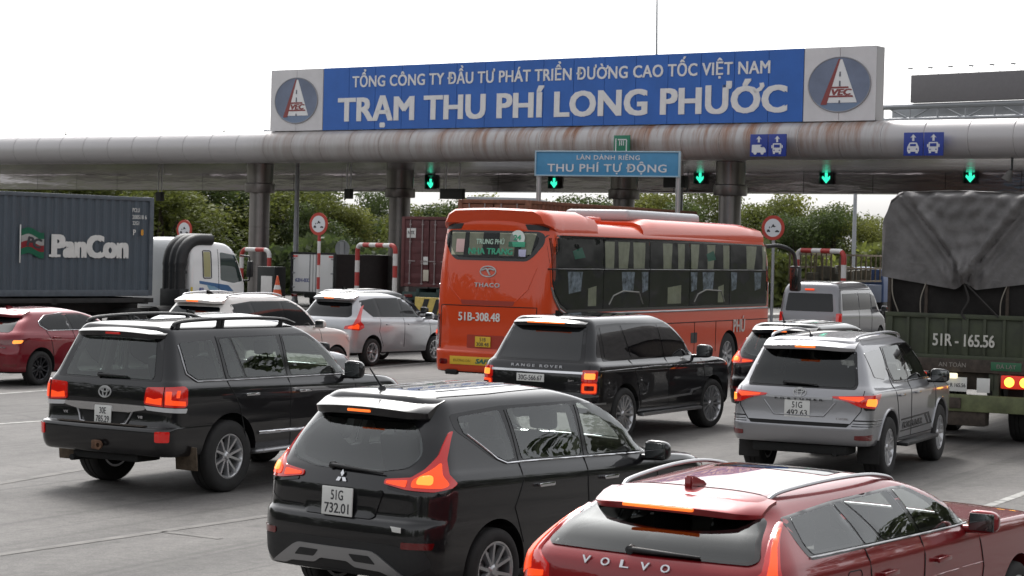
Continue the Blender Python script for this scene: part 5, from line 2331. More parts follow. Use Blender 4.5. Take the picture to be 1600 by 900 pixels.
# ---------------------------------------------------------------- big black SUV
def make_big_suv(X, Y, yaw):
    root = car_root('large_suv', X, Y, yaw, 'large black SUV with chrome tailgate bar, silver wheels and brown mud flaps at the left', 'car')
    rings = [
        (.44, .34, .34, 4.60, .84, .20, .30, .04, .20, 2),
        (.46, .36, .08, 4.82, .93, .18, .34, .05, .24, 0),
        (.56, .50, .015, 4.92, .965, .20, .40, .07, .26, 0),
        (.72, .72, .00, 4.95, .975, .20, .42, .08, .28, 0),
        (.765, .76, .02, 4.95, .978, .20, .42, .08, .28, 0),
        (.78, .78, .10, 4.95, .978, .20, .42, .05, .28, 0),
        (.90, .88, .125, 4.94, .982, .20, .42, .05, .28, 0),
        (1.08, 1.0, .13, 4.90, .985, .19, .40, .05, .27, 0),
        (1.20, 1.10, .145, 4.78, .975, .18, .38, .05, .26, 0),
        (1.255, 1.16, .16, 4.62, .945, .17, .34, .05, .24, 0),
        (1.29, 1.25, .18, 3.72, .918, .15, .26, .05, .20, 0),
        (1.50, 1.49, .26, 3.38, .862, .14, .20, .05, .12, 0),
        (1.74, 1.73, .345, 2.98, .790, .13, .16, .05, .10, 0),
        (1.815, 1.81, .36, 2.78, .745, .13, .16, .05, .10, 0),
        (1.86, 1.865, .40, 2.56, .66, .12, .14, .04, .08, 0),
        (1.888, 1.90, .55, 2.35, .36, .10, .10, .03, .05, 0),
        (1.893, 1.905, .65, 2.20, .02, .01, .01, .0, .0, 0)]
    sh = Shell(rings, nar=(1.20, 1.80, .885))
    body_obj(root, sh, (1.13, 3.98), .475, .975, M_BLACK, arch_z=.42)
    wheels(root, (1.13, 3.98), .965, .405, .285, .245, 'double', 5)
    g = M_FILM_GR
    PANES = [
        [(.50, 1.68), (1.02, 1.70), (1.06, 1.285), (.62, 1.285), (.50, 1.36)],
        [(1.14, 1.71), (1.30, 1.72), (1.42, 1.285), (1.16, 1.285)],
        [(1.34, 1.72), (2.13, 1.725), (2.18, 1.275), (1.46, 1.28)],
        [(2.25, 1.72), (2.72, 1.71), (2.95, 1.60), (3.36, 1.32), (3.36, 1.265), (2.29, 1.272)]]
    std_windows(sh, root, PANES, g, is_open=True, band=[(1.10, 1.73), (2.75, 1.745), (3.0, 1.62), (3.52, 1.28), (3.52, 1.255), (1.11, 1.265)])
    for s in (-1, 1):
        # bright surround of the windows
        sh.line('window_chrome', [(.47, 1.66), (.47, 1.35), (.60, 1.262), (2.2, 1.250), (3.5, 1.240)], 'side', .009, M_SATIN, root, .004, s)
        seams(sh, root, [[(1.10, 1.74), (1.10, 1.2), (1.28, .95), (1.42, .55)], [(2.22, 1.74), (2.21, .9), (2.24, .46)], [(3.50, 1.24), (3.56, .9), (3.42, .46)], [(1.5, .46), (3.4, .46)]], s)
        handle(sh, root, 1.47, 1.09, M_CHROME, s, .24)
        handle(sh, root, 2.46, 1.085, M_CHROME, s, .24)
        mirror_part(root, 3.30, s * .93, 1.30, M_BLACK, s, (.15, .27, .22))
        sh.line('door_moulding', [(1.62, .64), (3.38, .63)], 'side', .022, M_CHROME, root, .006, s, flat=1)
        # side step
        bm = bmesh.new()
        box(bm, (2.46, s * 1.0, .44), (1.75, .16, .05), .02)
        tube(bm, smooth_path([(1.55, s * .92, .42), (1.62, s * 1.06, .44), (2.4, s * 1.075, .45), (3.25, s * 1.06, .44), (3.34, s * .92, .42)]), .025, 8)
        from_bm('side_step', bm, M_SATIN, root, 40)
        bm = bmesh.new()
        box(bm, (.50, s * .86, .42), (.02, .30, .26), .006, Matrix.Rotation(R(-6), 4, 'Y'))
        from_bm('mud_flap', bm, mat('muddy_rubber', (.085, .062, .042), .9, var=.4, vscale=14), root, 30)
        # rails
        P = smooth_path([(.50, s * .70, 1.85), (.60, s * .705, 1.905), (1.1, s * .715, 1.930), (1.8, s * .72, 1.935), (2.35, s * .715, 1.912), (2.62, s * .69, 1.86)])
        rail(root, P, [((.58, s * .70, 1.83), (.60, s * .705, 1.90)), ((1.25, s * .70, 1.83), (1.25, s * .716, 1.925)), ((1.31, s * .70, 1.83), (1.31, s * .716, 1.925)), ((2.35, s * .69, 1.83), (2.35, s * .71, 1.905))], .026, M_TRIM, k=sh)
        # lamps: square, split between tailgate and wing
        la = [(-.58, 1.205), (-.56, 1.02), (-.70, 1.005), (-1.05, .99), (-1.10, 1.02), (-1.09, 1.19), (-1.04, 1.225)]
        lp = sh.patch('tail_lamp', rpoly(mir(la, s), .03), 'wrap', M_LENS_RED, root, .018, .04, .04)
        sh.patch('lamp_glow', rpoly(mir([(-.60, 1.10), (-.585, 1.035), (-.80, 1.02), (-.80, 1.10), (-.70, 1.08)], s), .012), 'wrap', M_LENS_ON, lp, .023, .01, .03)
        sh.patch('lamp_glow', rpoly(mir([(-.84, 1.17), (-.84, 1.025), (-1.06, 1.01), (-1.06, 1.06), (-.90, 1.075), (-.90, 1.17)], s), .01), 'wrap', M_LENS_ON, lp, .023, .01, .03)
        sh.patch('lamp_glow', rpoly(mir([(-.95, 1.18), (-.95, 1.10), (-.985, 1.10), (-.985, 1.18)], s), .006), 'wrap', M_LENS_ON, lp, .023, .01, .03)
        sh.line('lamp_divider', mir([(-.82, 1.215), (-.82, 1.0)], s), 'wrap', .006, M_UNDER, lp, .02)
        sh.patch('reverse_lens', rpoly(mir([(-.56, 1.00), (-.60, .955), (-1.08, .93), (-1.10, .98)], s), .012), 'wrap', M_LENS_CLR, lp, .014, .03, .04)
        sh.patch('reflector', rpoly(mir([(-.80, .74), (-.80, .62), (-.95, .62), (-.96, .74)], s), .02), 'wrap', M_LENS_RED, root, .014, .03, .03)
    rw = [(-.63, 1.285), (.63, 1.285), (.65, 1.32), (.60, 1.68), (.55, 1.71), (-.55, 1.71), (-.60, 1.68), (-.65, 1.32)]
    sh.patch('rear_window_surround', rpoly([(-.76, 1.265), (.76, 1.265), (.70, 1.74), (.60, 1.77), (-.60, 1.77), (-.70, 1.74)], .03), 'rear', M_GLOSSBLK, root, .002, .01, .06, holes=[rpoly(rw, .03)])
    sh.patch('rear_window', rpoly(rw, .03), 'rear', g, root, .007, .01, .06)
    open_windows(root, BODIES[-1], sh, [p for p in PANES if p[0][0] != 1.34] + [PANES[2]], rw, .96, 3.6, screen=(1.33, 1.74, .70, .60))
    sh.patch('tailgate_chrome', rpoly([(-.58, .995), (-.58, .955), (-.36, .915), (.36, .915), (.58, .955), (.58, .995), (.4, 1.0), (-.4, 1.0)], .012), 'rear', M_CHROME, root, .022, .03, .05)
    sh.patch('plate_recess', rpoly([(-.34, .92), (.34, .92), (.28, .79), (-.28, .79)], .02), 'rear', M_UNDER, root, .003, .01, .05)
    for s in (-1, 1):
        sh.line('recess_chrome', [(s * .40, .93), (s * .33, .79), (s * .26, .782)], 'rear', .012, M_SATIN, root, .006)
    plate(root, [('30E', .40), ('785.29', .80)], .0, .098, .875, .24, .20, .03)
    p, n = sh.rear(0, 1.13)
    bm = bmesh.new()
    MM = rear_M(0, p.x - .012, 1.125, .08)
    for (a, b, sc) in ((.085, .060, 1), (.030, .055, 1), (.058, .022, 1)):
        pts = [Vector((a * math.cos(t * math.pi / 16), b * math.sin(t * math.pi / 16) + (.022 if b == .022 else 0), 0)) for t in range(33)]
        tube(bm, pts, .0085, 6)
    bm.transform(MM)
    from_bm('badge', bm, M_SILV, root, 60)
    spoiler('roof_spoiler', root, .74 * sh.nk(9) * .965, .235, .62, 1.80, 1.872, .08, .05, M_BLACK, M_GLOSSBLK)
    rbox('brake_bar', (.236, 0, 1.768), (.03, .20, .024), .006, M_LENS_RED, root)
    wiper(sh, root, .12, 1.305, -.30, 1.30)
    text('trim_lettering', 'V8', .07, .03, rear_M(-.52, .115, .875), M_CHROME, root, .03, .004)
    text('trim_lettering', 'VX', .07, .03, rear_M(.56, .115, .875), M_CHROME, root, .03, .004)
    # bumper step, tow bracket, underside
    rbox('bumper_tread', (.085, 0, .782), (.09, 1.24, .012), .004, mat('dusty_plastic', (.05, .04, .032), .8, var=.4, vscale=20), root)
    bm = bmesh.new()
    box(bm, (.02, .0, .55), (.10, .10, .10), .015)
    lathe(bm, [(.05, -.012), (.05, .012), (.025, .012), (.025, -.012)], 16, 'Z', Matrix.Translation((-.04, -.07, .55)) @ Matrix.Rotation(R(90), 4, 'Y'), closed=True)
    from_bm('tow_hitch', bm, mat('rusty_iron', (.11, .055, .03), .8, var=.5, vscale=30), root, 40)
    bm = bmesh.new()
    box(bm, (.34, 0, .43), (.40, .95, .12), .04)
    tube(bm, [(.5, .45, .36), (.1, .45, .37)], .035, 10)
    from_bm('exhaust', bm, M_UNDER, root, 40)
    return root


# ---------------------------------------------------------------- black luxury SUV
def make_lux_suv(X, Y, yaw):
    root = car_root('luxury_suv', X, Y, yaw, 'boxy black luxury SUV with square stacked lamps and wide plate, behind the orange bus', 'car')
    k = .20      # long wheelbase
    rings = [
        (.36, .33, .30, 4.70 + k, .84, .20, .30, .05, .20, 2),
        (.40, .36, .06, 4.90 + k, .94, .20, .36, .07, .24, 2),
        (.50, .46, .015, 4.98 + k, .985, .22, .42, .09, .28, 0),
        (.68, .66, .00, 5.00 + k, .99, .22, .44, .09, .30, 0),
        (.72, .72, .02, 5.00 + k, .99, .22, .44, .08, .30, 0),
        (.90, .88, .03, 4.99 + k, .99, .22, .44, .08, .30, 0),
        (1.06, 1.00, .05, 4.95 + k, .985, .22, .42, .08, .30, 0),
        (1.13, 1.07, .075, 4.84 + k, .965, .21, .38, .08, .28, 0),
        (1.17, 1.12, .10, 4.62 + k, .930, .19, .34, .08, .26, 0),
        (1.20, 1.19, .125, 3.66 + k, .900, .18, .26, .08, .22, 0),
        (1.45, 1.45, .27, 3.30 + k, .840, .17, .20, .07, .14, 0),
        (1.69, 1.68, .40, 2.90 + k, .770, .16, .18, .06, .12, 0),
        (1.765, 1.76, .42, 2.68 + k, .725, .16, .18, .06, .12, 0),
        (1.81, 1.82, .46, 2.46 + k, .63, .14, .16, .05, .10, 0),
        (1.828, 1.842, .60, 2.25 + k, .32, .10, .10, .03, .05, 0),
        (1.832, 1.845, .70, 2.10 + k, .02, .01, .01, .0, .0, 0)]
    sh = Shell(rings, nar=(1.12, 1.76, .90))
    wx = (1.03, 4.15)
    body_obj(root, sh, wx, .455, .985, M_BLACK, arch_z=.40)
    wheels(root, wx, .985, .395, .275, .285, 'double', 7, steer=R(-6))
    # one long blacked-out glasshouse
    std_windows(sh, root, [
        [(.66, 1.68), (1.22, 1.70), (1.30, 1.215), (.56, 1.215)],
        [(1.28, 1.705), (2.36, 1.705), (2.42, 1.215), (1.36, 1.215)],
        [(2.43, 1.70), (2.80, 1.685), (3.10, 1.53), (3.52, 1.26), (3.54, 1.21), (2.49, 1.212)]], glassy('black_glass', (.006, .006, .007), 1.62),
        band=[(.58, 1.71), (1.2, 1.73), (2.85, 1.715), (3.15, 1.55), (3.74, 1.20), (3.74, 1.19), (.46, 1.19)])
    g = M_GLASS_DK
    rw = [(-.68, 1.20), (.68, 1.20), (.63, 1.65), (-.63, 1.65)]
    sh.patch('rear_window_surround', rpoly([(-.75, 1.17), (.75, 1.17), (.68, 1.70), (-.68, 1.70)], .03), 'rear', M_GLOSSBLK, root, .002, .01, .06)
    sh.patch('rear_window', rpoly(rw, .04), 'rear', glassy('rear_grey_glass', (.010, .011, .012), 1.62), root, .007, .01, .06)
    spoiler('roof_spoiler', root, .70 * sh.nk(9) * .965, .27, .66, 1.755, 1.822, .075, .06, M_BLACK, M_GLOSSBLK)
    rbox('brake_bar', (.266, -.02, 1.735), (.03, .62, .022), .006, M_LENS_AMB, root)
    sh.patch('tailgate_strip', rpoly([(-.80, 1.045), (.80, 1.045), (.80, 1.012), (-.80, 1.012)], .01), 'rear', M_CHROME, root, .016, .03, .05)
    text('maker_lettering', 'RANGE ROVER', .86, .040, rear_M(.0, sh.rear(0, 1.11)[0].x - .004, 1.105, .25), M_SATIN, root, .03, .005, 1.6)
    text('script_badge', 'Sport', .10, .035, rear_M(-.58, sh.rear(-.58, .93)[0].x - .006, .92), M_CHROME, root, .0, .004, shear=.3)
    sh.line('tailgate_seam', [(-.84, 1.14), (-.84, .76), (.84, .76), (.84, 1.14)], 'rear', .005, M_UNDER, root, 0)
    plate(root, [('30G-566.67', .86)], .08, .018, .93, .46, .115, .02)
    for s in (-1, 1):
        for z0, z1, core in ((.915, 1.06, True), (.745, .885, False)):
            sq = [(-.76, z1), (-.76, z0), (-.97, z0), (-.97, z1)]
            lp = sh.patch('tail_lamp', rpoly(mir(sq, s), .03), 'wrap', M_LENS_RED if core else M_LENS_ON, root, .016, .04, .03)
            if core:
                sh.patch('lamp_core', rpoly(mir([(-.79, z1 - .03), (-.79, z0 + .03), (-.94, z0 + .03), (-.94, z1 - .03)], s), .02), 'wrap', M_LENS_HOT, lp, .021, .01, .03)
            else:
                sh.patch('lamp_centre', rpoly(mir([(-.80, z1 - .035), (-.80, z0 + .035), (-.93, z0 + .035), (-.93, z1 - .035)], s), .015), 'wrap', M_LENS_DIM, lp, .021, .01, .03)
            sh.patch('lamp_rim', rpoly(mir([(-.745, z1 + .015), (-.745, z0 - .015), (-.985, z0 - .015), (-.985, z1 + .015)], s), .035), 'wrap', M_LENS_RED, lp, .010, .02, .03)
        seams(sh, root, [[(1.25, 1.2), (1.40, .90), (1.55, .46)], [(2.47, 1.2), (2.47, .46)], [(3.72, 1.18), (3.80, .85), (3.66, .46)], [(1.55, .46), (3.66, .46)]], s)
        sh.line('shoulder_crease', [(.25, 1.055), (2.0, 1.075), (4.75, 1.035)], 'side', .007, M_SATIN, root, -.001, s)
        sh.patch('sill_strip', rpoly([(1.56, .545), (3.30, .575), (3.36, .64), (3.66, .665), (3.66, .685), (3.32, .665), (3.26, .605), (1.56, .575)], .008), 'side', M_SATIN, root, .008, .015, .06, s)
        handle(sh, root, 1.62, 1.055, M_BLACK, s, .24)
        handle(sh, root, 2.72, 1.06, M_BLACK, s, .24)
        mirror_part(root, 3.50, s * .93, 1.26, M_BLACK, s, (.16, .27, .21))
        sh.patch('head_lamp', rpoly([(5.00, 1.04), (5.0, .84), (4.86, .88), (4.80, 1.03)], .02), 'side', M_LENS_CLR, root, .006, .02, .04, s)
        bm = bmesh.new()
        box(bm, (2.6, s * .97, .36), (2.1, .12, .05), .02)
        from_bm('side_step', bm, M_SATIN, root, 40)
        sh.patch('bumper_strip', rpoly(mir([(-.60, .60), (-.60, .575), (-1.25, .575), (-1.25, .60)], s), .006), 'wrap', M_SATIN, root, .008, .015, .05)
    # sunroof and fin
    sh.patch('roof_panel', rpoly([(1.0, -.48), (1.0, .48), (2.45, .48), (2.45, -.48)], .05), 'top', M_GLASS_DK, root, .003, .006, .1)
    bm = bmesh.new()
    prism(bm, [(.62, 1.82), (.84, 1.82), (.66, 1.905), (.62, 1.905)], -.02, .02, 'xz')
    from_bm('antenna_fin', bm, M_GLOSSBLK, root, 30)
    bm = bmesh.new()
    box(bm, (.24, 0, .40), (.4, 1.4, .12), .03)
    from_bm('rear_skirt', bm, M_UNDER, root, 40)
    return root
# ---------------------------------------------------------------- silver SUV
def make_silver_suv(X, Y, yaw):
    root = car_root('silver_suv', X, Y, yaw, 'silver SUV with slim red tail lamps and black door stickers, beside the green truck', 'car')
    rings = [
        (.44, .36, .34, 4.48, .80, .20, .30, .04, .20, 2),
        (.47, .38, .06, 4.68, .89, .20, .36, .06, .24, 0),
        (.56, .50, .015, 4.76, .915, .22, .42, .08, .28, 0),
        (.68, .66, .00, 4.79, .922, .22, .44, .09, .30, 0),
        (.73, .72, .02, 4.79, .925, .22, .44, .09, .30, 0),
        (.90, .90, .045, 4.78, .927, .23, .44, .09, .30, 0),
        (1.04, 1.0, .05, 4.74, .925, .23, .42, .09, .30, 0),
        (1.12, 1.06, .085, 4.62, .912, .22, .38, .09, .28, 0),
        (1.17, 1.10, .12, 4.42, .885, .21, .34, .09, .26, 0),
        (1.21, 1.19, .155, 3.62, .858, .20, .28, .09, .22, 0),
        (1.42, 1.43, .28, 3.24, .800, .19, .22, .08, .14, 0),
        (1.64, 1.66, .41, 2.84, .725, .17, .18, .07, .12, 0),
        (1.715, 1.735, .42, 2.62, .675, .17, .18, .07, .12, 0),
        (1.765, 1.785, .46, 2.40, .57, .16, .16, .06, .10, 0),
        (1.785, 1.812, .60, 2.15, .28, .10, .10, .03, .05, 0),
        (1.788, 1.816, .70, 2.0, .02, .01, .01, .0, .0, 0)]
    sh = Shell(rings, nar=(1.12, 1.71, .91))
    wx = (1.0, 3.745)
    body_obj(root, sh, wx, .46, .925, M_SILVER, arch_z=.41)
    wheels(root, wx, .925, .395, .265, .235, 'fork', 6)
    g = M_FILM_DK
    PANES = [
        [(1.33, 1.645), (2.02, 1.665), (2.07, 1.215), (1.40, 1.235), (1.28, 1.40)],
        [(2.10, 1.665), (2.50, 1.655), (2.80, 1.51), (3.24, 1.26), (3.25, 1.21), (2.14, 1.213)]]
    std_windows(sh, root, PANES, g, is_open=True, band=[(1.28, 1.665), (2.1, 1.69), (2.55, 1.68), (2.9, 1.52), (3.42, 1.22), (3.42, 1.20), (1.36, 1.215), (1.20, 1.40)])
    # quarter glass flows into the rear window
    for s in (-1, 1):
        sh.patch('quarter_window', rpoly([(.55, 1.60), (1.05, 1.63), (1.22, 1.63), (1.18, 1.40), (1.02, 1.255), (.62, 1.30)], .03), 'side', glassy('quarter_glass', (.02, .022, .024), 3.6), root, .006, .01, .06, s)
    rw = [(-.66, 1.185), (.66, 1.185), (.69, 1.23), (.63, 1.585), (.57, 1.62), (-.57, 1.62), (-.63, 1.585), (-.69, 1.23)]
    sh.patch('rear_window_surround', rpoly([(-.70, 1.16), (.70, 1.16), (.72, 1.22), (.66, 1.62), (.59, 1.66), (-.59, 1.66), (-.66, 1.62), (-.72, 1.22)], .03), 'rear', M_GLOSSBLK, root, .002, .01, .06, holes=[rpoly(rw, .04)])
    sh.patch('rear_window', rpoly(rw, .04), 'rear', g, root, .007, .01, .06)
    open_windows(root, BODIES[-1], sh, PANES, rw, .90, 3.5, screen=(1.26, 1.65, .64, .54))
    spoiler('roof_spoiler', root, .68 * sh.nk(9) * .965, .25, .64, 1.695, 1.776, .075, .08, M_SILVER, M_GLOSSBLK)
    rbox('brake_bar', (.246, 0, 1.668), (.03, .26, .026), .006, M_LENS_AMB, root)
    wiper(sh, root, .22, 1.215, -.22, 1.20)
    for s in (-1, 1):
        la = [(-.42, 1.075), (-.43, 1.055), (-.62, 1.015), (-.78, .95), (-.98, .93), (-1.08, .97), (-1.24, 1.08), (-1.24, 1.105), (-1.0, 1.10), (-.78, 1.095)]
        lp = sh.patch('tail_lamp', rpoly(mir(la, s), .014), 'wrap', M_LENS_RED, root, .018, .04, .035)
        sh.patch('lamp_core', rpoly(mir([(-.86, 1.055), (-.84, .97), (-1.0, .955), (-1.06, 1.0), (-1.04, 1.05)], s), .02), 'wrap', M_LENS_HOT, lp, .023, .01, .03)
        sh.patch('lamp_bar', rpoly(mir([(-.50, 1.072), (-.52, 1.05), (-.76, 1.02), (-.82, 1.06), (-.80, 1.082)], s), .01), 'wrap', M_LENS_ON, lp, .022, .01, .03)
        sh.patch('reverse_lens', rpoly(mir([(-.80, .955), (-.98, .935), (-1.06, .965), (-1.0, .91), (-.84, .91)], s), .01), 'wrap', M_GLOSSBLK, lp, .010, .03, .04)
        sh.patch('reflector', rpoly(mir([(-.72, .60), (-.72, .545), (-.98, .535), (-1.0, .61)], s), .012), 'wrap', M_LENS_DIM, root, .010, .02, .04)
        # pinstripes on the bumper corner
        sh.line('bumper_stripe', mir([(-.70, .785), (-1.36, .775)], s), 'wrap', .010, M_GLOSSBLK, root, .001)
        sh.line('bumper_stripe', mir([(-.69, .745), (-1.34, .735)], s), 'wrap', .006, M_GLOSSBLK, root, .001)
        sh.line('bumper_stripe', mir([(-.68, .715), (-1.33, .705)], s), 'wrap', .006, M_GLOSSBLK, root, .001)
        # door sticker
        for zz in ((.70, .725), (.555, .575)):
            sh.patch('door_sticker', [(1.55, zz[0]), (3.05 if zz[0] > .6 else 3.25, zz[0] + .01), (3.05 if zz[0] > .6 else 3.25, zz[1] + .01), (1.55, zz[1])], 'side', M_GLOSSBLK, root, .002, .004, .08, s)
        for q in range(2):
            x = 2.78 + q * .17
            sh.patch('door_sticker', [(x, .705), (x + .10, .715), (x + .30, .575), (x + .20, .575)], 'side', M_GLOSSBLK, root, .002, .004, .08, s)
        if s < 0:
            text('sticker_lettering', 'FORTUNER', 1.05, .085, right_M(2.15, sh.side(2.15, .64)[0].y - .004, .638, .02), M_GLOSSBLK, root, .03, .002, shear=.15)
        seams(sh, root, [[(1.26, 1.66), (1.24, 1.2), (1.36, .95), (1.50, .55)], [(2.08, 1.66), (2.06, .9), (2.10, .48)], [(3.38, 1.20), (3.44, .85), (3.32, .48)], [(1.5, .48), (3.3, .47)]], s)
        sh.line('window_chrome', [(1.22, 1.395), (1.36, 1.21), (2.1, 1.192), (3.38, 1.188)], 'side', .008, M_CHROME, root, .004, s)
        handle(sh, root, 1.50, 1.04, M_SILVER, s, .22)
        handle(sh, root, 2.34, 1.035, M_SILVER, s, .22)
        mirror_part(root, 3.14, s * .87, 1.22, M_BLACK if s < 0 else M_SILVER, s, (.15, .26, .19))
        bm = bmesh.new()
        box(bm, (2.38, s * .94, .40), (1.70, .17, .05), .02)
        from_bm('side_step', bm, M_TRIM, root, 40)
        bm = bmesh.new()
        box(bm, (.50, s * .78, .37), (.018, .28, .30), .006)
        from_bm('mud_flap', bm, M_RUBBER, root, 30)
        P = smooth_path([(.62, s * .60, 1.745), (.72, s * .61, 1.80), (1.3, s * .63, 1.83), (1.9, s * .635, 1.835), (2.35, s * .63, 1.80), (2.50, s * .62, 1.755)])
        rail(root, P, [], .020, M_SATIN, k=sh)
        # blistered arch
        arc = [(1.0 + .475 * math.cos(t), .41 + .475 * math.sin(t)) for t in [R(a) for a in range(10, 171, 16)]]
        sh.line('arch_lip', arc, 'side', .022, M_SILVER, root, -.004, s)
        arc = [(3.745 + .475 * math.cos(t), .41 + .475 * math.sin(t)) for t in [R(a) for a in range(10, 171, 16)]]
        sh.line('arch_lip', arc, 'side', .022, M_SILVER, root, -.004, s)
        sh.patch('head_lamp', rpoly([(4.60, 1.0), (4.62, .90), (4.45, .92), (4.30, 1.02)], .02), 'side', M_LENS_RED, root, .006, .02, .04, s)
    sh.patch('chrome_blade', rpoly([(-.43, 1.06), (-.43, 1.03), (0, 1.005), (.43, 1.03), (.43, 1.06), (0, 1.04)], .008), 'rear', M_SATIN, root, .016, .03, .05)
    text('maker_lettering', 'FORTUNER', .62, .024, rear_M(0, sh.rear(0, 1.03)[0].x - .022, 1.022, .03), M_TRIM, root, .02, .004, 1.9)
    p, n = sh.rear(0, 1.11)
    bm = bmesh.new()
    for (a, b, c) in ((.080, .056, 0), (.028, .052, 0), (.054, .020, .020)):
        tube(bm, [Vector((a * math.cos(t * math.pi / 16), b * math.sin(t * math.pi / 16) + c, 0)) for t in range(33)], .008, 6)
    bm.transform(rear_M(0, p.x - .015, 1.105, .25))
    from_bm('badge', bm, M_SILV, root, 60)
    sh.line('tailgate_seam', [(-.80, 1.15), (-.78, .90), (-.66, .74), (.66, .74), (.78, .90), (.80, 1.15)], 'rear', .006, M_UNDER, root, .001)
    sh.patch('tailgate_lower', rpoly([(-.62, .70), (.62, .70), (.66, .745), (-.66, .745)], .01), 'rear', M_UNDER, root, .003, .01, .05)
    sh.line('plate_crease', [(-.46, .99), (-.32, .82), (.32, .82), (.46, .99)], 'rear', .012, M_SILVER, root, -.002)
    plate(root, [('51G', .40), ('492.63', .80)], .02, .040, .90, .33, .215, .02)
    text('script_badge', 'DIESEL', .16, .024, rear_M(-.56, sh.rear(-.56, .80)[0].x - .004, .80), M_CHROME, root, .02, .004)
    bm = bmesh.new()
    box(bm, (.32, 0, .40), (.4, 1.25, .12), .04)
    tube(bm, [(.5, -.45, .34), (.12, -.45, .345)], .03, 10)
    from_bm('rear_skirt', bm, M_UNDER, root, 40)
    bm = bmesh.new()
    tube(bm, [(.66, .05, 1.79), (.56, .05, 1.87)], [.012, .006], 8)
    lathe(bm, [(0.0001, 0), (.03, 0), (.02, .03), (.0001, .03)], 12, 'Z', Matrix.Translation((.66, .05, 1.78)))
    from_bm('antenna', bm, M_TRIM, root, 50)
    return root


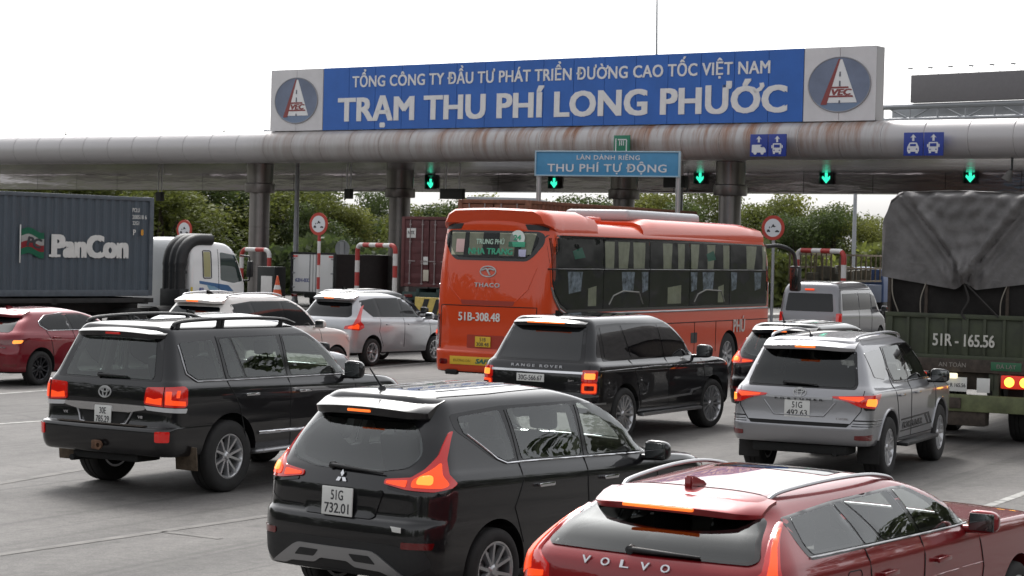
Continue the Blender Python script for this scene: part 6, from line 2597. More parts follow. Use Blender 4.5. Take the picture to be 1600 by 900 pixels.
# ---------------------------------------------------------------- red estate in the foreground
def make_estate(X, Y, yaw):
    root = car_root('red_estate_car', X, Y, yaw, 'glossy red estate car nearest the camera, with slim roof rails and tall tail lamps', 'car')
    rings = [
        (.26, .22, .24, 4.80, .80, .22, .34, .06, .22, 2),
        (.30, .25, .06, 4.93, .86, .24, .38, .08, .26, 0),
        (.44, .40, .01, 5.0, .90, .26, .42, .10, .30, 0),
        (.60, .56, .00, 5.02, .905, .28, .44, .11, .32, 0),
        (.70, .68, .03, 5.01, .906, .28, .44, .11, .32, 0),
        (.88, .82, .05, 4.97, .906, .28, .42, .11, .30, 0),
        (1.00, .93, .075, 4.84, .90, .27, .38, .11, .28, 0),
        (1.05, .99, .11, 4.60, .875, .25, .34, .11, .26, 0),
        (1.085, 1.03, .15, 3.42, .862, .23, .30, .11, .24, 0),
        (1.19, 1.19, .27, 3.08, .800, .21, .24, .10, .16, 0),
        (1.31, 1.33, .47, 2.66, .715, .19, .20, .09, .12, 0),
        (1.365, 1.385, .50, 2.42, .655, .19, .20, .09, .12, 0),
        (1.405, 1.428, .56, 2.16, .55, .18, .18, .07, .10, 0),
        (1.422, 1.45, .70, 1.95, .28, .10, .10, .03, .05, 0),
        (1.425, 1.453, .80, 1.80, .02, .01, .01, .0, .0, 0)]
    sh = Shell(rings, nar=(1.05, 1.42, .82))
    wx = (.95, 3.95)
    body_obj(root, sh, wx, .40, .925, M_RED)
    wheels(root, wx, .90, .345, .235, .245, 'double', 5)
    g = M_GLASS_DK
    PANES = [
        [(.70, 1.29), (1.24, 1.32), (1.30, 1.095), (.64, 1.105), (.62, 1.16)],
        [(1.27, 1.323), (1.38, 1.327), (1.56, 1.092), (1.33, 1.095)],
        [(1.41, 1.327), (2.02, 1.343), (2.12, 1.085), (1.60, 1.092)],
        [(2.09, 1.343), (2.34, 1.335), (2.66, 1.215), (2.98, 1.09), (3.0, 1.065), (2.19, 1.083)]]
    std_windows(sh, root, PANES, film('smoke_film', (.010, .011, .012), (.50, .52, .53), 1.6, .985), is_open=True, band=[(.60, 1.30), (1.3, 1.342), (2.1, 1.36), (2.42, 1.35), (2.75, 1.22), (3.10, 1.07), (3.10, 1.05), (.58, 1.08), (.56, 1.16)], frame_r=.025)
    rw = [(-.66, 1.075), (.66, 1.075), (.71, 1.10), (.66, 1.29), (.60, 1.315), (-.60, 1.315), (-.66, 1.29), (-.71, 1.10)]
    sh.patch('rear_window', rpoly(rw, .035), 'rear', M_FILM_DK, root, .012, .02, .05)
    open_windows(root, BODIES[-1], sh, PANES, [(a * .95, 1.19 + (b - 1.19) * .9) for a, b in rw], .80, 3.3, .025, screen=(1.09, 1.33, .64, .56))
    spoiler('roof_spoiler', root, .70 * sh.nk(9) * .965, .315, .70, 1.355, 1.415, .058, .11, M_RED, M_GLOSSBLK)
    rbox('brake_bar', (.312, .02, 1.334), (.03, .46, .020), .006, M_LENS_AMB, root)
    # filler that carries the spoiler to the glass
    wiper(sh, root, .10, 1.095, -.36, 1.09, .025)
    for i, ch in enumerate('VOLVO'):
        y = .36 - i * .132
        p, n = sh.rear(y, 1.02)
        text('maker_letter', ch, .060, .048, rear_M(y, p.x - .006, 1.02, .45) , M_CHROME, root, .02, .008)
    for s in (-1, 1):
        la = [(-.78, 1.285), (-.74, 1.28), (-.735, 1.16), (-.73, 1.04), (-.62, .965), (-.60, .82), (-.92, .78), (-1.02, .82), (-1.0, .90), (-.90, .95), (-.83, 1.06)]
        lp = sh.patch('tail_lamp', rpoly(mir(la, s), .016), 'wrap', M_LENS_RED, root, .020, .05, .035)
        sh.patch('lamp_core', rpoly(mir([(-.772, 1.26), (-.750, 1.255), (-.76, 1.10), (-.765, 1.0), (-.75, .93), (-.96, .86), (-.96, .89), (-.87, .94), (-.81, 1.05)], s), .008), 'wrap', M_LENS_ON, lp, .026, .01, .025)
        sh.patch('lamp_core', rpoly(mir([(-.64, .93), (-.64, .895), (-.78, .875), (-.78, .92)], s), .008), 'wrap', M_LENS_ON, lp, .026, .01, .025)
        seams(sh, root, [[(1.30, 1.07), (1.32, .80), (1.22, .72), (1.36, .40)], [(2.16, 1.07), (2.14, .7), (2.20, .34)], [(3.10, 1.05), (3.22, .75), (3.12, .34)], [(1.36, .36), (3.12, .34)]], s)
        sh.line('window_trim', [(.585, 1.092), (1.6, 1.078), (3.06, 1.05)], 'side', .008, M_SATIN, root, .004, s)
        handle(sh, root, 1.55, .90, M_RED, s, .22)
        handle(sh, root, 2.42, .89, M_RED, s, .22)
        mirror_part(root, 2.92, s * .86, 1.085, M_RED, s, (.14, .21, .15))
        P = smooth_path([(.72, s * .585, 1.385), (.86, s * .60, 1.42), (1.4, s * .61, 1.448), (1.9, s * .605, 1.445), (2.25, s * .59, 1.405), (2.36, s * .58, 1.37)])
        rail(root, P, [], .016, M_SATIN, k=sh)
        sh.line('body_crease', [(.30, .885), (1.2, .80), (3.2, .78)], 'side', .006, M_RED, root, -.001, s)
    # fuel flap, fin, sunroof
    sh.line('fuel_flap', rpoly([(.98, .97), (1.18, .965), (1.17, .79), (.97, .80)], .04), 'side', .004, M_UNDER, root, 0, -1, cyc=True)
    bm = bmesh.new()
    for (a, sc) in ((.62, 1.0),):
        prism(bm, [(.64, 1.405), (.86, 1.425), (.80, 1.452), (.70, 1.485), (.65, 1.49), (.64, 1.47)], -.025, .025, 'xz')
    bmesh.ops.bevel(bm, geom=bm.edges[:], offset=.008, segments=2, affect='EDGES')
    from_bm('antenna_fin', bm, M_RED, root, 40)
    sh.patch('roof_panel', rpoly([(1.72, -.40), (1.72, .40), (2.12, .40), (2.12, -.40)], .05), 'top', M_GLASS_DK, root, .003, .006, .1)
    sh.line('roof_seam', [(.72, -.50), (.72, .50)], 'top', .004, M_UNDER, root, 0)
    text('window_sticker', 'R-design', .10, .03, rear_M(.58, sh.rear(.58, 1.10)[0].x - .012, 1.095, .75), M_PLATE, root, .0, .001, shear=.3)
    return root


# ---------------------------------------------------------------- wine red hatchback
def make_hatch(X, Y, yaw):
    root = car_root('red_hatchback', X, Y, yaw, 'wine red hatchback with black wheels at the left edge, beside the grey container', 'car')
    rings = [
        (.24, .22, .22, 4.28, .78, .22, .34, .06, .22, 2),
        (.28, .25, .05, 4.38, .86, .24, .38, .10, .26, 2),
        (.42, .40, .01, 4.44, .885, .28, .44, .13, .32, 0),
        (.60, .56, .00, 4.46, .895, .30, .46, .14, .34, 0),
        (.74, .68, .03, 4.44, .897, .32, .46, .15, .34, 0),
        (.86, .78, .05, 4.38, .895, .32, .42, .16, .32, 0),
        (.95, .86, .10, 4.20, .875, .30, .38, .15, .30, 0),
        (1.00, .91, .16, 3.95, .845, .28, .34, .14, .28, 0),
        (1.04, .99, .22, 3.20, .815, .26, .30, .13, .24, 0),
        (1.18, 1.18, .42, 2.86, .750, .22, .24, .11, .16, 0),
        (1.32, 1.33, .64, 2.44, .665, .20, .20, .09, .12, 0),
        (1.375, 1.385, .66, 2.2, .60, .19, .20, .09, .12, 0),
        (1.415, 1.43, .72, 1.95, .48, .18, .18, .07, .10, 0),
        (1.432, 1.452, .86, 1.75, .24, .10, .10, .03, .05, 0),
        (1.435, 1.455, .95, 1.60, .02, .01, .01, .0, .0, 0)]
    sh = Shell(rings, nar=(1.0, 1.37, .92))
    wx = (.83, 3.53)
    body_obj(root, sh, wx, .375, .895, M_WINE)
    wheels(root, wx, .885, .325, .22, .225, 'double', 5, M_RIMD)
    std_windows(sh, root, [
        [(.98, 1.20), (1.18, 1.285), (1.62, 1.325), (1.70, 1.045), (1.10, 1.06), (.98, 1.12)],
        [(1.69, 1.328), (2.05, 1.325), (2.40, 1.20), (2.80, 1.04), (2.82, 1.015), (1.77, 1.043)]], M_GLASS_DK,
        band=[(.92, 1.20), (1.15, 1.305), (1.65, 1.348), (2.1, 1.345), (2.5, 1.205), (2.96, 1.02), (2.96, 1.005), (1.08, 1.04), (.92, 1.12)])
    rw = [(-.62, 1.005), (.62, 1.005), (.66, 1.04), (.56, 1.285), (-.56, 1.285), (-.66, 1.04)]
    sh.patch('rear_window', rpoly(rw, .04), 'rear', M_GLASS_DK, root, .006, .01, .06)
    spoiler('roof_spoiler', root, .62 * sh.nk(9) * .965, .44, .86, 1.345, 1.425, .07, .10, M_WINE, M_GLOSSBLK)
    rbox('brake_bar', (.436, 0, 1.325), (.03, .28, .03), .006, M_LENS_ON, root)
    for s in (-1, 1):
        la = [(-.46, .86), (-.46, .80), (-.70, .78), (-.96, .80), (-1.16, .90), (-1.14, .905), (-.9, .885)]
        lp = sh.patch('tail_lamp', rpoly(mir(la, s), .014), 'wrap', M_LENS_DIM, root, .015, .04, .035)
        sh.patch('lamp_core', rpoly(mir([(-.80, .868), (-.80, .80), (-.97, .81), (-1.0, .868)], s), .03), 'wrap', M_LENS_HOT, lp, .02, .01, .03)
        seams(sh, root, [[(1.02, 1.03), (1.12, .78), (1.2, .36)], [(1.74, 1.03), (1.74, .36)], [(2.94, 1.0), (3.0, .7), (2.94, .36)]], s)
        sh.line('window_chrome', [(.905, 1.195), (.905, 1.125), (1.07, 1.03), (1.8, 1.03), (2.9, 1.005)], 'side', .008, M_CHROME, root, .004, s)
        sh.line('window_chrome', [(.905, 1.195), (1.14, 1.315), (1.65, 1.36)], 'side', .008, M_CHROME, root, .004, s)
        handle(sh, root, 1.25, .90, M_WINE, s)
        handle(sh, root, 2.02, .885, M_WINE, s)
        mirror_part(root, 2.78, s * .83, 1.04, M_WINE, s)
        sh.patch('reflector', rpoly(mir([(-.66, .42), (-.66, .38), (-.90, .38), (-.92, .42)], s), .01), 'wrap', M_LENS_DIM, root, .01, .02, .04)
    bm = bmesh.new()
    prism(bm, [(.80, 1.40), (1.02, 1.42), (.86, 1.475), (.80, 1.48)], -.02, .02, 'xz')
    from_bm('antenna_fin', bm, M_WINE, root, 30)
    text('maker_lettering', 'SKYACTIV', .22, .025, rear_M(-.60, sh.rear(-.60, .73)[0].x - .006, .73), M_CHROME, root, .02, .004)
    return root


# ---------------------------------------------------------------- generic crossover / MPV behind the others
def make_crossover(name, X, Y, yaw, label, body, H=1.68, L=4.55, glass=M_GLASS_DK, lamp_z=.95, rails=None, wheel_r=.345, lamps='bar', fin=True, rim_m=None, W=.92, visor=False):
    root = car_root(name, X, Y, yaw, label, 'car')
    k = H / 1.70
    f = L - 4.475
    base = [
        (.30, .26, .22, 4.30, .80, .20, .30, .05, .20, 2),
        (.33, .29, .05, 4.40, .88, .24, .35, .07, .25, 2),
        (.46, .42, .01, 4.46, .905, .26, .40, .10, .28, 0),
        (.62, .60, .00, 4.475, .915, .28, .42, .11, .30, 0),
        (.78, .74, .02, 4.47, .918, .28, .42, .11, .30, 0),
        (.95, .88, .04, 4.43, .917, .28, .42, .12, .30, 0),
        (1.05, .96, .08, 4.30, .905, .27, .40, .12, .30, 0),
        (1.10, 1.01, .12, 4.08, .88, .25, .36, .11, .28, 0),
        (1.14, 1.09, .16, 3.42, .85, .23, .30, .11, .24, 0),
        (1.35, 1.34, .32, 3.04, .790, .21, .24, .10, .16, 0),
        (1.54, 1.55, .46, 2.60, .715, .20, .20, .09, .12, 0),
        (1.62, 1.625, .48, 2.34, .66, .20, .20, .09, .12, 0),
        (1.665, 1.675, .52, 2.10, .55, .18, .20, .07, .10, 0),
        (1.688, 1.700, .66, 1.90, .28, .10, .10, .03, .05, 0),
        (1.692, 1.705, .75, 1.75, .02, .01, .01, .0, .0, 0)]
    rings = [(a * k, b * k, c, d + f, e * W / .92, *r) for (a, b, c, d, e, *r) in base]
    sh = Shell(rings, nar=(1.08 * k, 1.62 * k, .90))
    wx = (.85, 3.62 + f)
    body_obj(root, sh, wx, wheel_r + .06, .92 * W / .92, body)
    wheels(root, wx, .915 * W / .92, wheel_r, .225, wheel_r * .68, 'fork', 5, rim_m)
    pn = [[(.68, 1.50), (1.10, 1.545), (1.16, 1.155), (.95, 1.17), (.66, 1.36)],
          [(1.20, 1.55), (2.02, 1.56), (2.08, 1.135), (1.26, 1.155)],
          [(2.10, 1.56), (2.45, 1.54), (2.72, 1.42), (3.04, 1.18), (3.05, 1.115), (2.16, 1.132)]]
    bd = [(.60, 1.52), (1.2, 1.575), (2.5, 1.575), (2.80, 1.44), (3.20, 1.15), (3.20, 1.10), (.93, 1.14), (.60, 1.36)]
    std_windows(sh, root, [[(x, z * k) for x, z in p] for p in pn], glass, [(x, z * k) for x, z in bd])
    rw = [(-.62, 1.14), (.62, 1.14), (.68, 1.18), (.58, 1.47), (-.58, 1.47), (-.68, 1.18)]
    sh.patch('rear_window', rpoly([(y, z * k) for y, z in rw], .05), 'rear', glass, root, .005, .01, .06)
    spoiler('roof_spoiler', root, .66 * sh.nk(9) * .965, .28, .66, 1.60 * k, 1.668 * k, .075, .08, body, M_GLOSSBLK)
    rbox('brake_bar', (.276, 0, 1.572 * k), (.03, .26, .03), .006, M_LENS_AMB, root)
    for s in (-1, 1):
        if lamps == 'bar':
            la = [(-.52, lamp_z + .06), (-.52, lamp_z - .04), (-.9, lamp_z - .07), (-1.12, lamp_z - .02), (-1.18, lamp_z + .08), (-.95, lamp_z + .10)]
            core = [(-.70, lamp_z + .05), (-.70, lamp_z - .03), (-.98, lamp_z - .03), (-1.0, lamp_z + .06)]
        else:   # tall L
            la = [(-.62, .94), (-.60, .87), (-.98, .84), (-1.16, .90), (-1.12, .97), (-.98, 1.04), (-.94, 1.20), (-.93, 1.42), (-.85, 1.36), (-.83, 1.14), (-.80, .98)]
            core = [(-.70, .925), (-.70, .885), (-.96, .87), (-.96, .95), (-.9, 1.0), (-.84, .96)]
        lp = sh.patch('tail_lamp', rpoly(mir(la, s), .015), 'wrap', M_LENS_RED, root, .015, .04, .035)
        sh.patch('lamp_core', rpoly(mir(core, s), .02), 'wrap', M_LENS_ON, lp, .02, .01, .03)
        seams(sh, root, [[(1.18, 1.10 * k), (1.1, .80), (1.28, .45)], [(2.13, 1.10 * k), (2.12, .42)], [(3.16, 1.08 * k), (3.24, .75), (3.14, .42)]], s)
        handle(sh, root, 1.46, .96 * k, body, s)
        handle(sh, root, 2.36, .95 * k, body, s)
        mirror_part(root, 3.0, s * .86 * W / .92, 1.14 * k, body if visor else M_TRIM, s)
        sh.line('window_chrome', [(.94, 1.125 * k), (3.18, 1.085 * k)], 'side', .007, M_CHROME, root, .004, s)
        sh.patch('head_lamp', rpoly([(4.28 + f, .90), (4.30 + f, .80), (4.10 + f, .80), (3.92 + f, .93)], .02), 'side', M_LENS_CLR, root, .008, .02, .04, s)
        if rails:
            P = smooth_path([(.62, s * .58, 1.63 * k), (.74, s * .59, 1.685 * k), (1.3, s * .605, 1.715 * k), (1.9, s * .61, 1.715 * k), (2.2, s * .60, 1.68 * k), (2.3, s * .59, 1.64 * k)])
            rail(root, P, [], .020, rails, k=sh)
    plate(root, [('51A', .4), ('618.72', .8)], 0, .03, .80, .30, .20, .03)
    if fin:
        bm = bmesh.new()
        prism(bm, [(.72, 1.67 * k), (.92, 1.69 * k), (.76, 1.69 * k + .07), (.72, 1.69 * k + .07)], -.02, .02, 'xz')
        from_bm('antenna_fin', bm, M_GLOSSBLK, root, 30)
    bm = bmesh.new()
    box(bm, (.35, 0, .30), (.4, 1.3, .1), .03)
    from_bm('rear_skirt', bm, M_UNDER, root, 40)
    return root


XP = (-1.30, 15.475, 35.5)
make_mpv('compact_mpv', *XP, 'black MPV with boomerang tail lamps, silver bumper guard and tilted antenna, beside the red estate')
make_big_suv(-4.52, 22.436, 30.8)
make_lux_suv(.36, 29.89, 30.0)
make_silver_suv(3.60, 25.52, 25.0)
make_estate(.725, 11.613, 33.0)
make_hatch(-10.02, 38.3, 30.5)
make_crossover('white_crossover', -5.42, 31.4, 29.0, 'pale grey car half hidden behind the big black SUV, its roof and bonnet showing', M_SILVER_L, 1.66, 4.4, M_GLASS_DK)
make_crossover('pearl_suv', -6.2, 38.6, 30.5, 'pearl white SUV with roof rails and tinted side windows, left of the silver MPV', M_PEARL, 1.80, 4.6, M_GLASS_DK, 1.0, M_SATIN, .37, W=.93, visor=True)
make_crossover('silver_mpv', -4.36, 47.0, 31.5, 'light silver MPV with tall red lamps, left of the orange bus', M_SILVER_L, 1.69, 4.3, M_GLASS_DK, lamps='L', wheel_r=.32, fin=False, W=.875, visor=True)
make_crossover('dark_suv', -4.72, 52.0, 31.0, 'dark grey SUV just beyond the silver MPV, only its roof and windows showing', M_DARKGREY, 1.66, 4.5, M_GLASS_DK)
make_crossover('white_saloon', -1.10, 47.6, 29.0, 'white car almost wholly hidden beyond the left rear corner of the orange bus', M_WHITE, 1.46, 4.4, M_GLASS_DK, .80)
make_mpv('compact_mpv', 4.33, 33.6, 28.0, 'black MPV half hidden behind the silver SUV, near the front wheel of the bus', detail=True)
# ================================================================== ORANGE COACH
def glass_pane(name, tint, tr):
    m = bpy.data.materials.new(name)
    m.use_nodes = True
    nt, b = nodes_of(m)
    N, L = nt.nodes.new, nt.links.new
    b.inputs['Base Color'].default_value = (*tint, 1)
    b.inputs['Roughness'].default_value = .02
    b.inputs['IOR'].default_value = 1.75
    t = N('ShaderNodeBsdfTransparent')
    t.inputs[0].default_value = (.75, .78, .76, 1)
    tc = N('ShaderNodeTexCoord')
    n = N('ShaderNodeTexNoise')              # slightly wavy panes
    n.inputs['Scale'].default_value = 1.3
    L(tc.outputs['Object'], n.inputs['Vector'])
    bp = N('ShaderNodeBump')
    bp.inputs['Strength'].default_value = .22
    bp.inputs['Distance'].default_value = .12
    L(n.outputs['Fac'], bp.inputs['Height'])
    L(bp.outputs[0], b.inputs['Normal'])
    ms = N('ShaderNodeMixShader')
    ms.inputs[0].default_value = tr
    L(b.outputs[0], ms.inputs[1])
    L(t.outputs[0], ms.inputs[2])
    L(ms.outputs[0], nt.nodes['Material Output'].inputs[0])
    return m


def make_coach(X, Y, yaw):
    root = car_root('coach', X, Y, yaw, 'orange-red sleeper coach with curtained windows in two rows, in the middle of the queue', 'bus')
    W = 1.25
    rings = [
        (.36, .34, .25, 11.9, 1.12, .25, .40, .05, .20, 2),
        (.40, .36, .05, 12.02, 1.22, .28, .45, .06, .22, 0),
        (.55, .50, .01, 12.06, 1.245, .30, .48, .08, .24, 0),
        (.78, .78, .00, 12.08, W, .30, .48, .09, .25, 0),
        (.82, .82, .03, 12.08, W, .30, .48, .09, .25, 0),
        (1.62, 1.62, .04, 12.08, W, .30, .48, .09, .25, 0),
        (2.30, 2.30, .10, 12.02, W, .30, .48, .10, .25, 0),
        (2.95, 2.92, .20, 11.85, 1.235, .30, .46, .11, .25, 0),
        (3.14, 3.08, .23, 11.70, 1.215, .30, .44, .11, .25, 0),
        (3.24, 3.16, .23, 11.55, 1.17, .32, .42, .12, .25, 0),
        (3.32, 3.24, .24, 11.3, 1.08, .34, .42, .12, .22, 0),
        (3.36, 3.28, .32, 11.0, .90, .34, .40, .10, .20, 0),
        (3.37, 3.29, .60, 10.6, .4, .2, .2, .04, .1, 0),
        (3.37, 3.29, .80, 10.2, .03, .01, .01, 0, 0, 0)]
    sh = Shell(rings, bar=.008)
    wx = (3.2, 9.2)
    body_obj(root, sh, wx, .56, W, M_ORANGE, arch_z=.50, depth=.5)
    wheels(root, wx, 1.22, .50, .30, .30, 'plain', 8, M_SATIN)
    PANE = glass_pane('coach_glass', (.005, .006, .007), .74)
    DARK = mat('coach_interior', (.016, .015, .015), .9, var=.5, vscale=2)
    CURT = mat('cream_curtain', (.52, .51, .38), .9, var=.2, vscale=5)
    BLUEC = mat('patterned_blanket', (.34, .38, .48), .9, var=.8, vscale=9)
    SEAT = mat('berth_shell', (.24, .235, .22), .6)
    GREEN = mat('green_cloth', (.03, .22, .15), .8)
    bounds = [.28, 2.56, 4.75, 6.84, 9.13, 11.40]
    rnd = random.Random(3)
    for s in (-1, 1):
        band = [(.34, 3.08), (.34, 2.08), (.42, 1.92), (.66, 1.70), (1.0, 1.58), (11.48, 1.58), (11.55, 3.03), (6, 3.07)]
        sh.patch('glass_band', rpoly(band, .06), 'side', M_GLOSSBLK, root, .003, .02, .18, s)
        sh.line('chrome_line', [(.36, 2.08), (.44, 1.88), (.68, 1.65), (1.0, 1.545), (11.5, 1.545)], 'side', .022, M_SATIN, root, .006, s, .15)
        if s > 0:
            continue
        for i in range(5):
            a, b = bounds[i] + .016, bounds[i + 1] - .016
            lo = 1.64
            pan = [(a, 3.02), (b, 3.01), (b, lo), (a, lo)]
            if i == 0:
                pan = [(a + .09, 3.02), (b, 3.02), (b, lo), (1.02, lo), (.72, 1.76), (.48, 1.98), (a + .09, 2.14)]
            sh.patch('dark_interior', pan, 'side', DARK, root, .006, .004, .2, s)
            # upper berth curtains hang from the rail
            x = a + .05
            while x < b - .1:
                w = rnd.uniform(.22, .65)
                if rnd.random() < (.75 if i else .3):
                    top = 2.99
                    c = sh.patch('curtain', [(x, top), (min(x + w, b - .03), top), (min(x + w * rnd.uniform(.7, 1), b - .04), 2.45), (x + .02, 2.45)], 'side', CURT, root, .010, .003, .12, s)
                x += w + rnd.uniform(.15, .5)
            # lower deck: blankets, curtains, berth shells
            x = max(a + .05, 1.0 if i == 0 else 0)
            while x < b - .25:
                w = rnd.uniform(.3, .7)
                r = rnd.random()
                if r < .55:
                    sh.patch('blanket', [(x, 2.38), (min(x + w, b - .05), 2.38), (min(x + w * .9, b - .06), 2.0), (x + .06, 1.95)], 'side', BLUEC, root, .010, .003, .12, s)
                elif r < .9:
                    sh.patch('curtain', [(x, 2.05), (min(x + w, b - .05), 2.10), (min(x + w, b - .05), 1.70), (x, 1.70)], 'side', CURT, root, .010, .003, .12, s)
                x += w + rnd.uniform(.1, .35)
            arc = [(a + .25, 1.72), (a + .45, 1.90), (a + .9, 1.99), (b - .5, 1.96), (b - .3, 1.72)]
            if i in (1, 3):
                sh.line('berth_rail', arc, 'side', .018, SEAT, root, .012, s, .1)
            if i in (0, 3):
                sh.patch('green_cloth', [(a + .9, 2.78), (a + 1.3, 2.86), (a + 1.45, 2.66), (a + 1.0, 2.62)], 'side', GREEN, root, .011, .003, .12, s)
            sh.patch('side_window', pan, 'side', PANE, root, .020, .006, .2, s)
            sh.line('window_bar', [(a, 2.43), (b, 2.43)], 'side', .014, M_GLOSSBLK, root, .020, s, .2)
        seam = [[(.9, 1.5), (.9, .80)], [(2.4, 1.5), (2.4, .6)], [(4.0, 1.28), (4.0, .45)], [(5.6, 1.28), (5.6, .45)], [(7.2, 1.28), (7.2, .45)], [(8.4, 1.28), (8.4, .6)], [(1.0, 1.28), (11.6, 1.28)]]
        for l in seam:
            sh.line('panel_seam', l, 'side', .011, M_UNDER, root, -.002, s, .15)
        text('side_lettering', 'PHÚ', .70, .30, right_M(9.75, -1.262, 1.16), mat('coach_lettering', (.55, .45, .42), .5), root, .02, .004)
        sh.patch('vent_grille', rpoly([(7.0, 1.05), (7.35, 1.05), (7.35, .82), (7.0, .82)], .03), 'side', M_TRIM, root, .004, .02, .08, s)
    # rear end
    sur = [(-.98, 3.14), (-1.10, 3.07), (-1.10, 2.90), (-.92, 2.66), (-.78, 2.56), (.78, 2.56), (.92, 2.66), (1.10, 2.90), (1.10, 3.07), (.98, 3.14)]
    sh.patch('rear_window_surround', rpoly(sur, .08), 'wrap', M_GLOSSBLK, root, .004, .02, .08)
    rw = [(-.88, 3.09), (-.98, 3.03), (-.97, 2.92), (-.84, 2.70), (-.74, 2.62), (.74, 2.62), (.84, 2.70), (.97, 2.92), (.98, 3.03), (.88, 3.09)]
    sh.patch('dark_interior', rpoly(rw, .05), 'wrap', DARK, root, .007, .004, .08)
    for y0, y1 in ((-.93, -.62), (-.50, -.16), (.20, .52), (.62, .94)):
        sh.patch('curtain', [(y0, 3.10), (y1, 3.10), (y1 - .03, 2.66), (y0 + .08 if y0 < -.8 else y0, 2.70 if abs(y0) > .8 else 2.66)], 'wrap', CURT, root, .011, .003, .1)
    sh.patch('rear_window', rpoly(rw, .05), 'wrap', PANE, root, .024, .006, .08)
    rx = lambda z: sh.rear(0, z)[0].x
    GT = mat('green_lettering', (.05, .34, .20), .6)
    text('window_lettering', 'TRUNG PHÚ', .62, .10, rear_M(.02, rx(2.90) - .030, 2.93, .12), mat('pale_lettering', (.45, .60, .50), .6), root, .02, .002)
    text('window_lettering', 'NHA TRANG', .98, .12, rear_M(.0, rx(2.75) - .030, 2.745, .12), GT, root, .03, .002)
    rbox('window_card', (rx(2.85) + .0, .70, 2.84), (.006, .18, .26), .002, mat('pink_card', (.62, .42, .40), .6), root, Matrix.Rotation(R(8), 4, 'Y'))
    rbox('window_card', (rx(2.75) + .0, -.68, 2.72), (.006, .16, .14), .002, mat('violet_card', (.45, .45, .62), .6), root, Matrix.Rotation(R(8), 4, 'Y'))
    bm = bmesh.new()
    lathe(bm, [(.0001, 0), (.16, 0), (.16, .006), (.0001, .006)], 24, 'Z', rear_M(-.55, rx(3.03) - .004, 3.00, .12))
    from_bm('route_disc', bm, mat('route_white', (.66, .72, .68), .6), root, 30)
    text('route_number', '24', .16, .10, rear_M(-.55, rx(3.03) - .014, 3.02, .12), GT, root, .03, .002)
    rbox('route_card', (rx(2.9) - .008, -.55, 2.885), (.006, .36, .10), .002, GT, root, Matrix.Rotation(R(8), 4, 'Y'))
    # roof fairing over the rear, air conditioning, front fairing
    for (xa, xb, z, nm) in ((.17, 2.35, 3.46, 'rear_fairing'), (4.5, 11.25, 3.40, 'front_fairing')):
        bm = bmesh.new()
        secs = []
        n = 22
        for i in range(n + 1):
            t = i / n
            xx = xa + (xb - xa) * t
            e = min(1, t * 10 + (.6 if nm == 'rear_fairing' else 0), (1 - t) * (4 if nm == 'rear_fairing' else 6))
            e = e * e * (3 - 2 * e)
            h = .10 * e + .012
            lo = .17 + .17 * min(1, t * 6) if nm == 'rear_fairing' else .33
            q = 1 - .10 * max(0, 1 - t * 9) ** 2 if nm == 'rear_fairing' else 1
            prof = [(-1.21, z - lo), (-1.20, z - .16), (-1.12, z - .05 + h * .4), (-.95, z + h * .8), (-.5, z + h), (0, z + h + .01), (.5, z + h), (.95, z + h * .8), (1.12, z - .05 + h * .4), (1.20, z - .16), (1.21, z - lo)]
            secs.append([bm.verts.new((xx + (.10 * (a / 1.21) ** 2 if nm == 'rear_fairing' and t < .3 else 0), a * q, b)) for a, b in prof])
        m_ = len(secs[0])
        for i in range(n):
            for j in range(m_):
                bm.faces.new((secs[i][j], secs[i][(j + 1) % m_], secs[i + 1][(j + 1) % m_], secs[i + 1][j]))
        bm.faces.new(secs[0])
        bm.faces.new(secs[-1][::-1])
        from_bm(nm, bm, M_ORANGE, root, 35)
    bm = bmesh.new()
    box(bm, (6.6, 0, 3.56), (3.8, 1.5, .24), .10, seg=3)
    from_bm('air_conditioner', bm, mat('grey_housing', (.42, .43, .45), .4), root, 40)
    bm = bmesh.new()
    box(bm, (3.75, -.2, 3.42), (.42, .6, .16), .05)
    from_bm('roof_hatch', bm, M_ORANGE, root, 40)
    for s in (-1, 1):
        sh.patch('corner_vent', rpoly(mir([(-.68, 3.275), (-.74, 3.165), (-1.16, 3.155), (-1.18, 3.255)], s), .02), 'wrap', M_TRIM, root, .010, .03, .06)
        lp = sh.patch('tail_lamp', rpoly(mir([(-1.10, 1.50), (-1.10, .84), (-1.30, .84), (-1.30, 1.50)], s), .03), 'wrap', M_LENS_DIM, root, .012, .03, .06)
        sh.patch('reverse_lens', rpoly(mir([(-1.12, .99), (-1.12, .90), (-1.28, .90), (-1.28, .99)], s), .03), 'wrap', M_LENS_CLR, lp, .017, .01, .05)
        sh.patch('fog_lens', rpoly(mir([(-.85, .63), (-.85, .53), (-1.05, .53), (-1.05, .63)], s), .05), 'wrap', M_LENS_DIM, root, .012, .02, .05)
    sh.line('lid_seam', [(-1.05, .84), (-1.05, 1.68), (1.05, 1.68), (1.05, .84)], 'rear', .010, M_UNDER, root, -.002)
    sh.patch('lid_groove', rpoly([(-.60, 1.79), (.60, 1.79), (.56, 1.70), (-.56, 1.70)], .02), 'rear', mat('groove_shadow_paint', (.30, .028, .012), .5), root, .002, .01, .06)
    for s in (-1, 1):
        sh.line('rear_crease', [(s * .60, 1.78), (s * .85, 2.02), (s * 1.0, 2.45)], 'rear', .012, M_ORANGE, root, -.002)
    sh.patch('plate_recess', rpoly([(-.42, 1.12), (.42, 1.12), (.42, .86), (-.42, .86)], .03), 'rear', mat('recess_shade_paint', (.34, .03, .012), .5), root, .003, .01, .06)  # coach orange darkened to stand for shade in the plate recess
    plate(root, [('51B', .40), ('308.48', .80)], .05, .012, .99, .34, .20, .01, M_PLATE_Y)
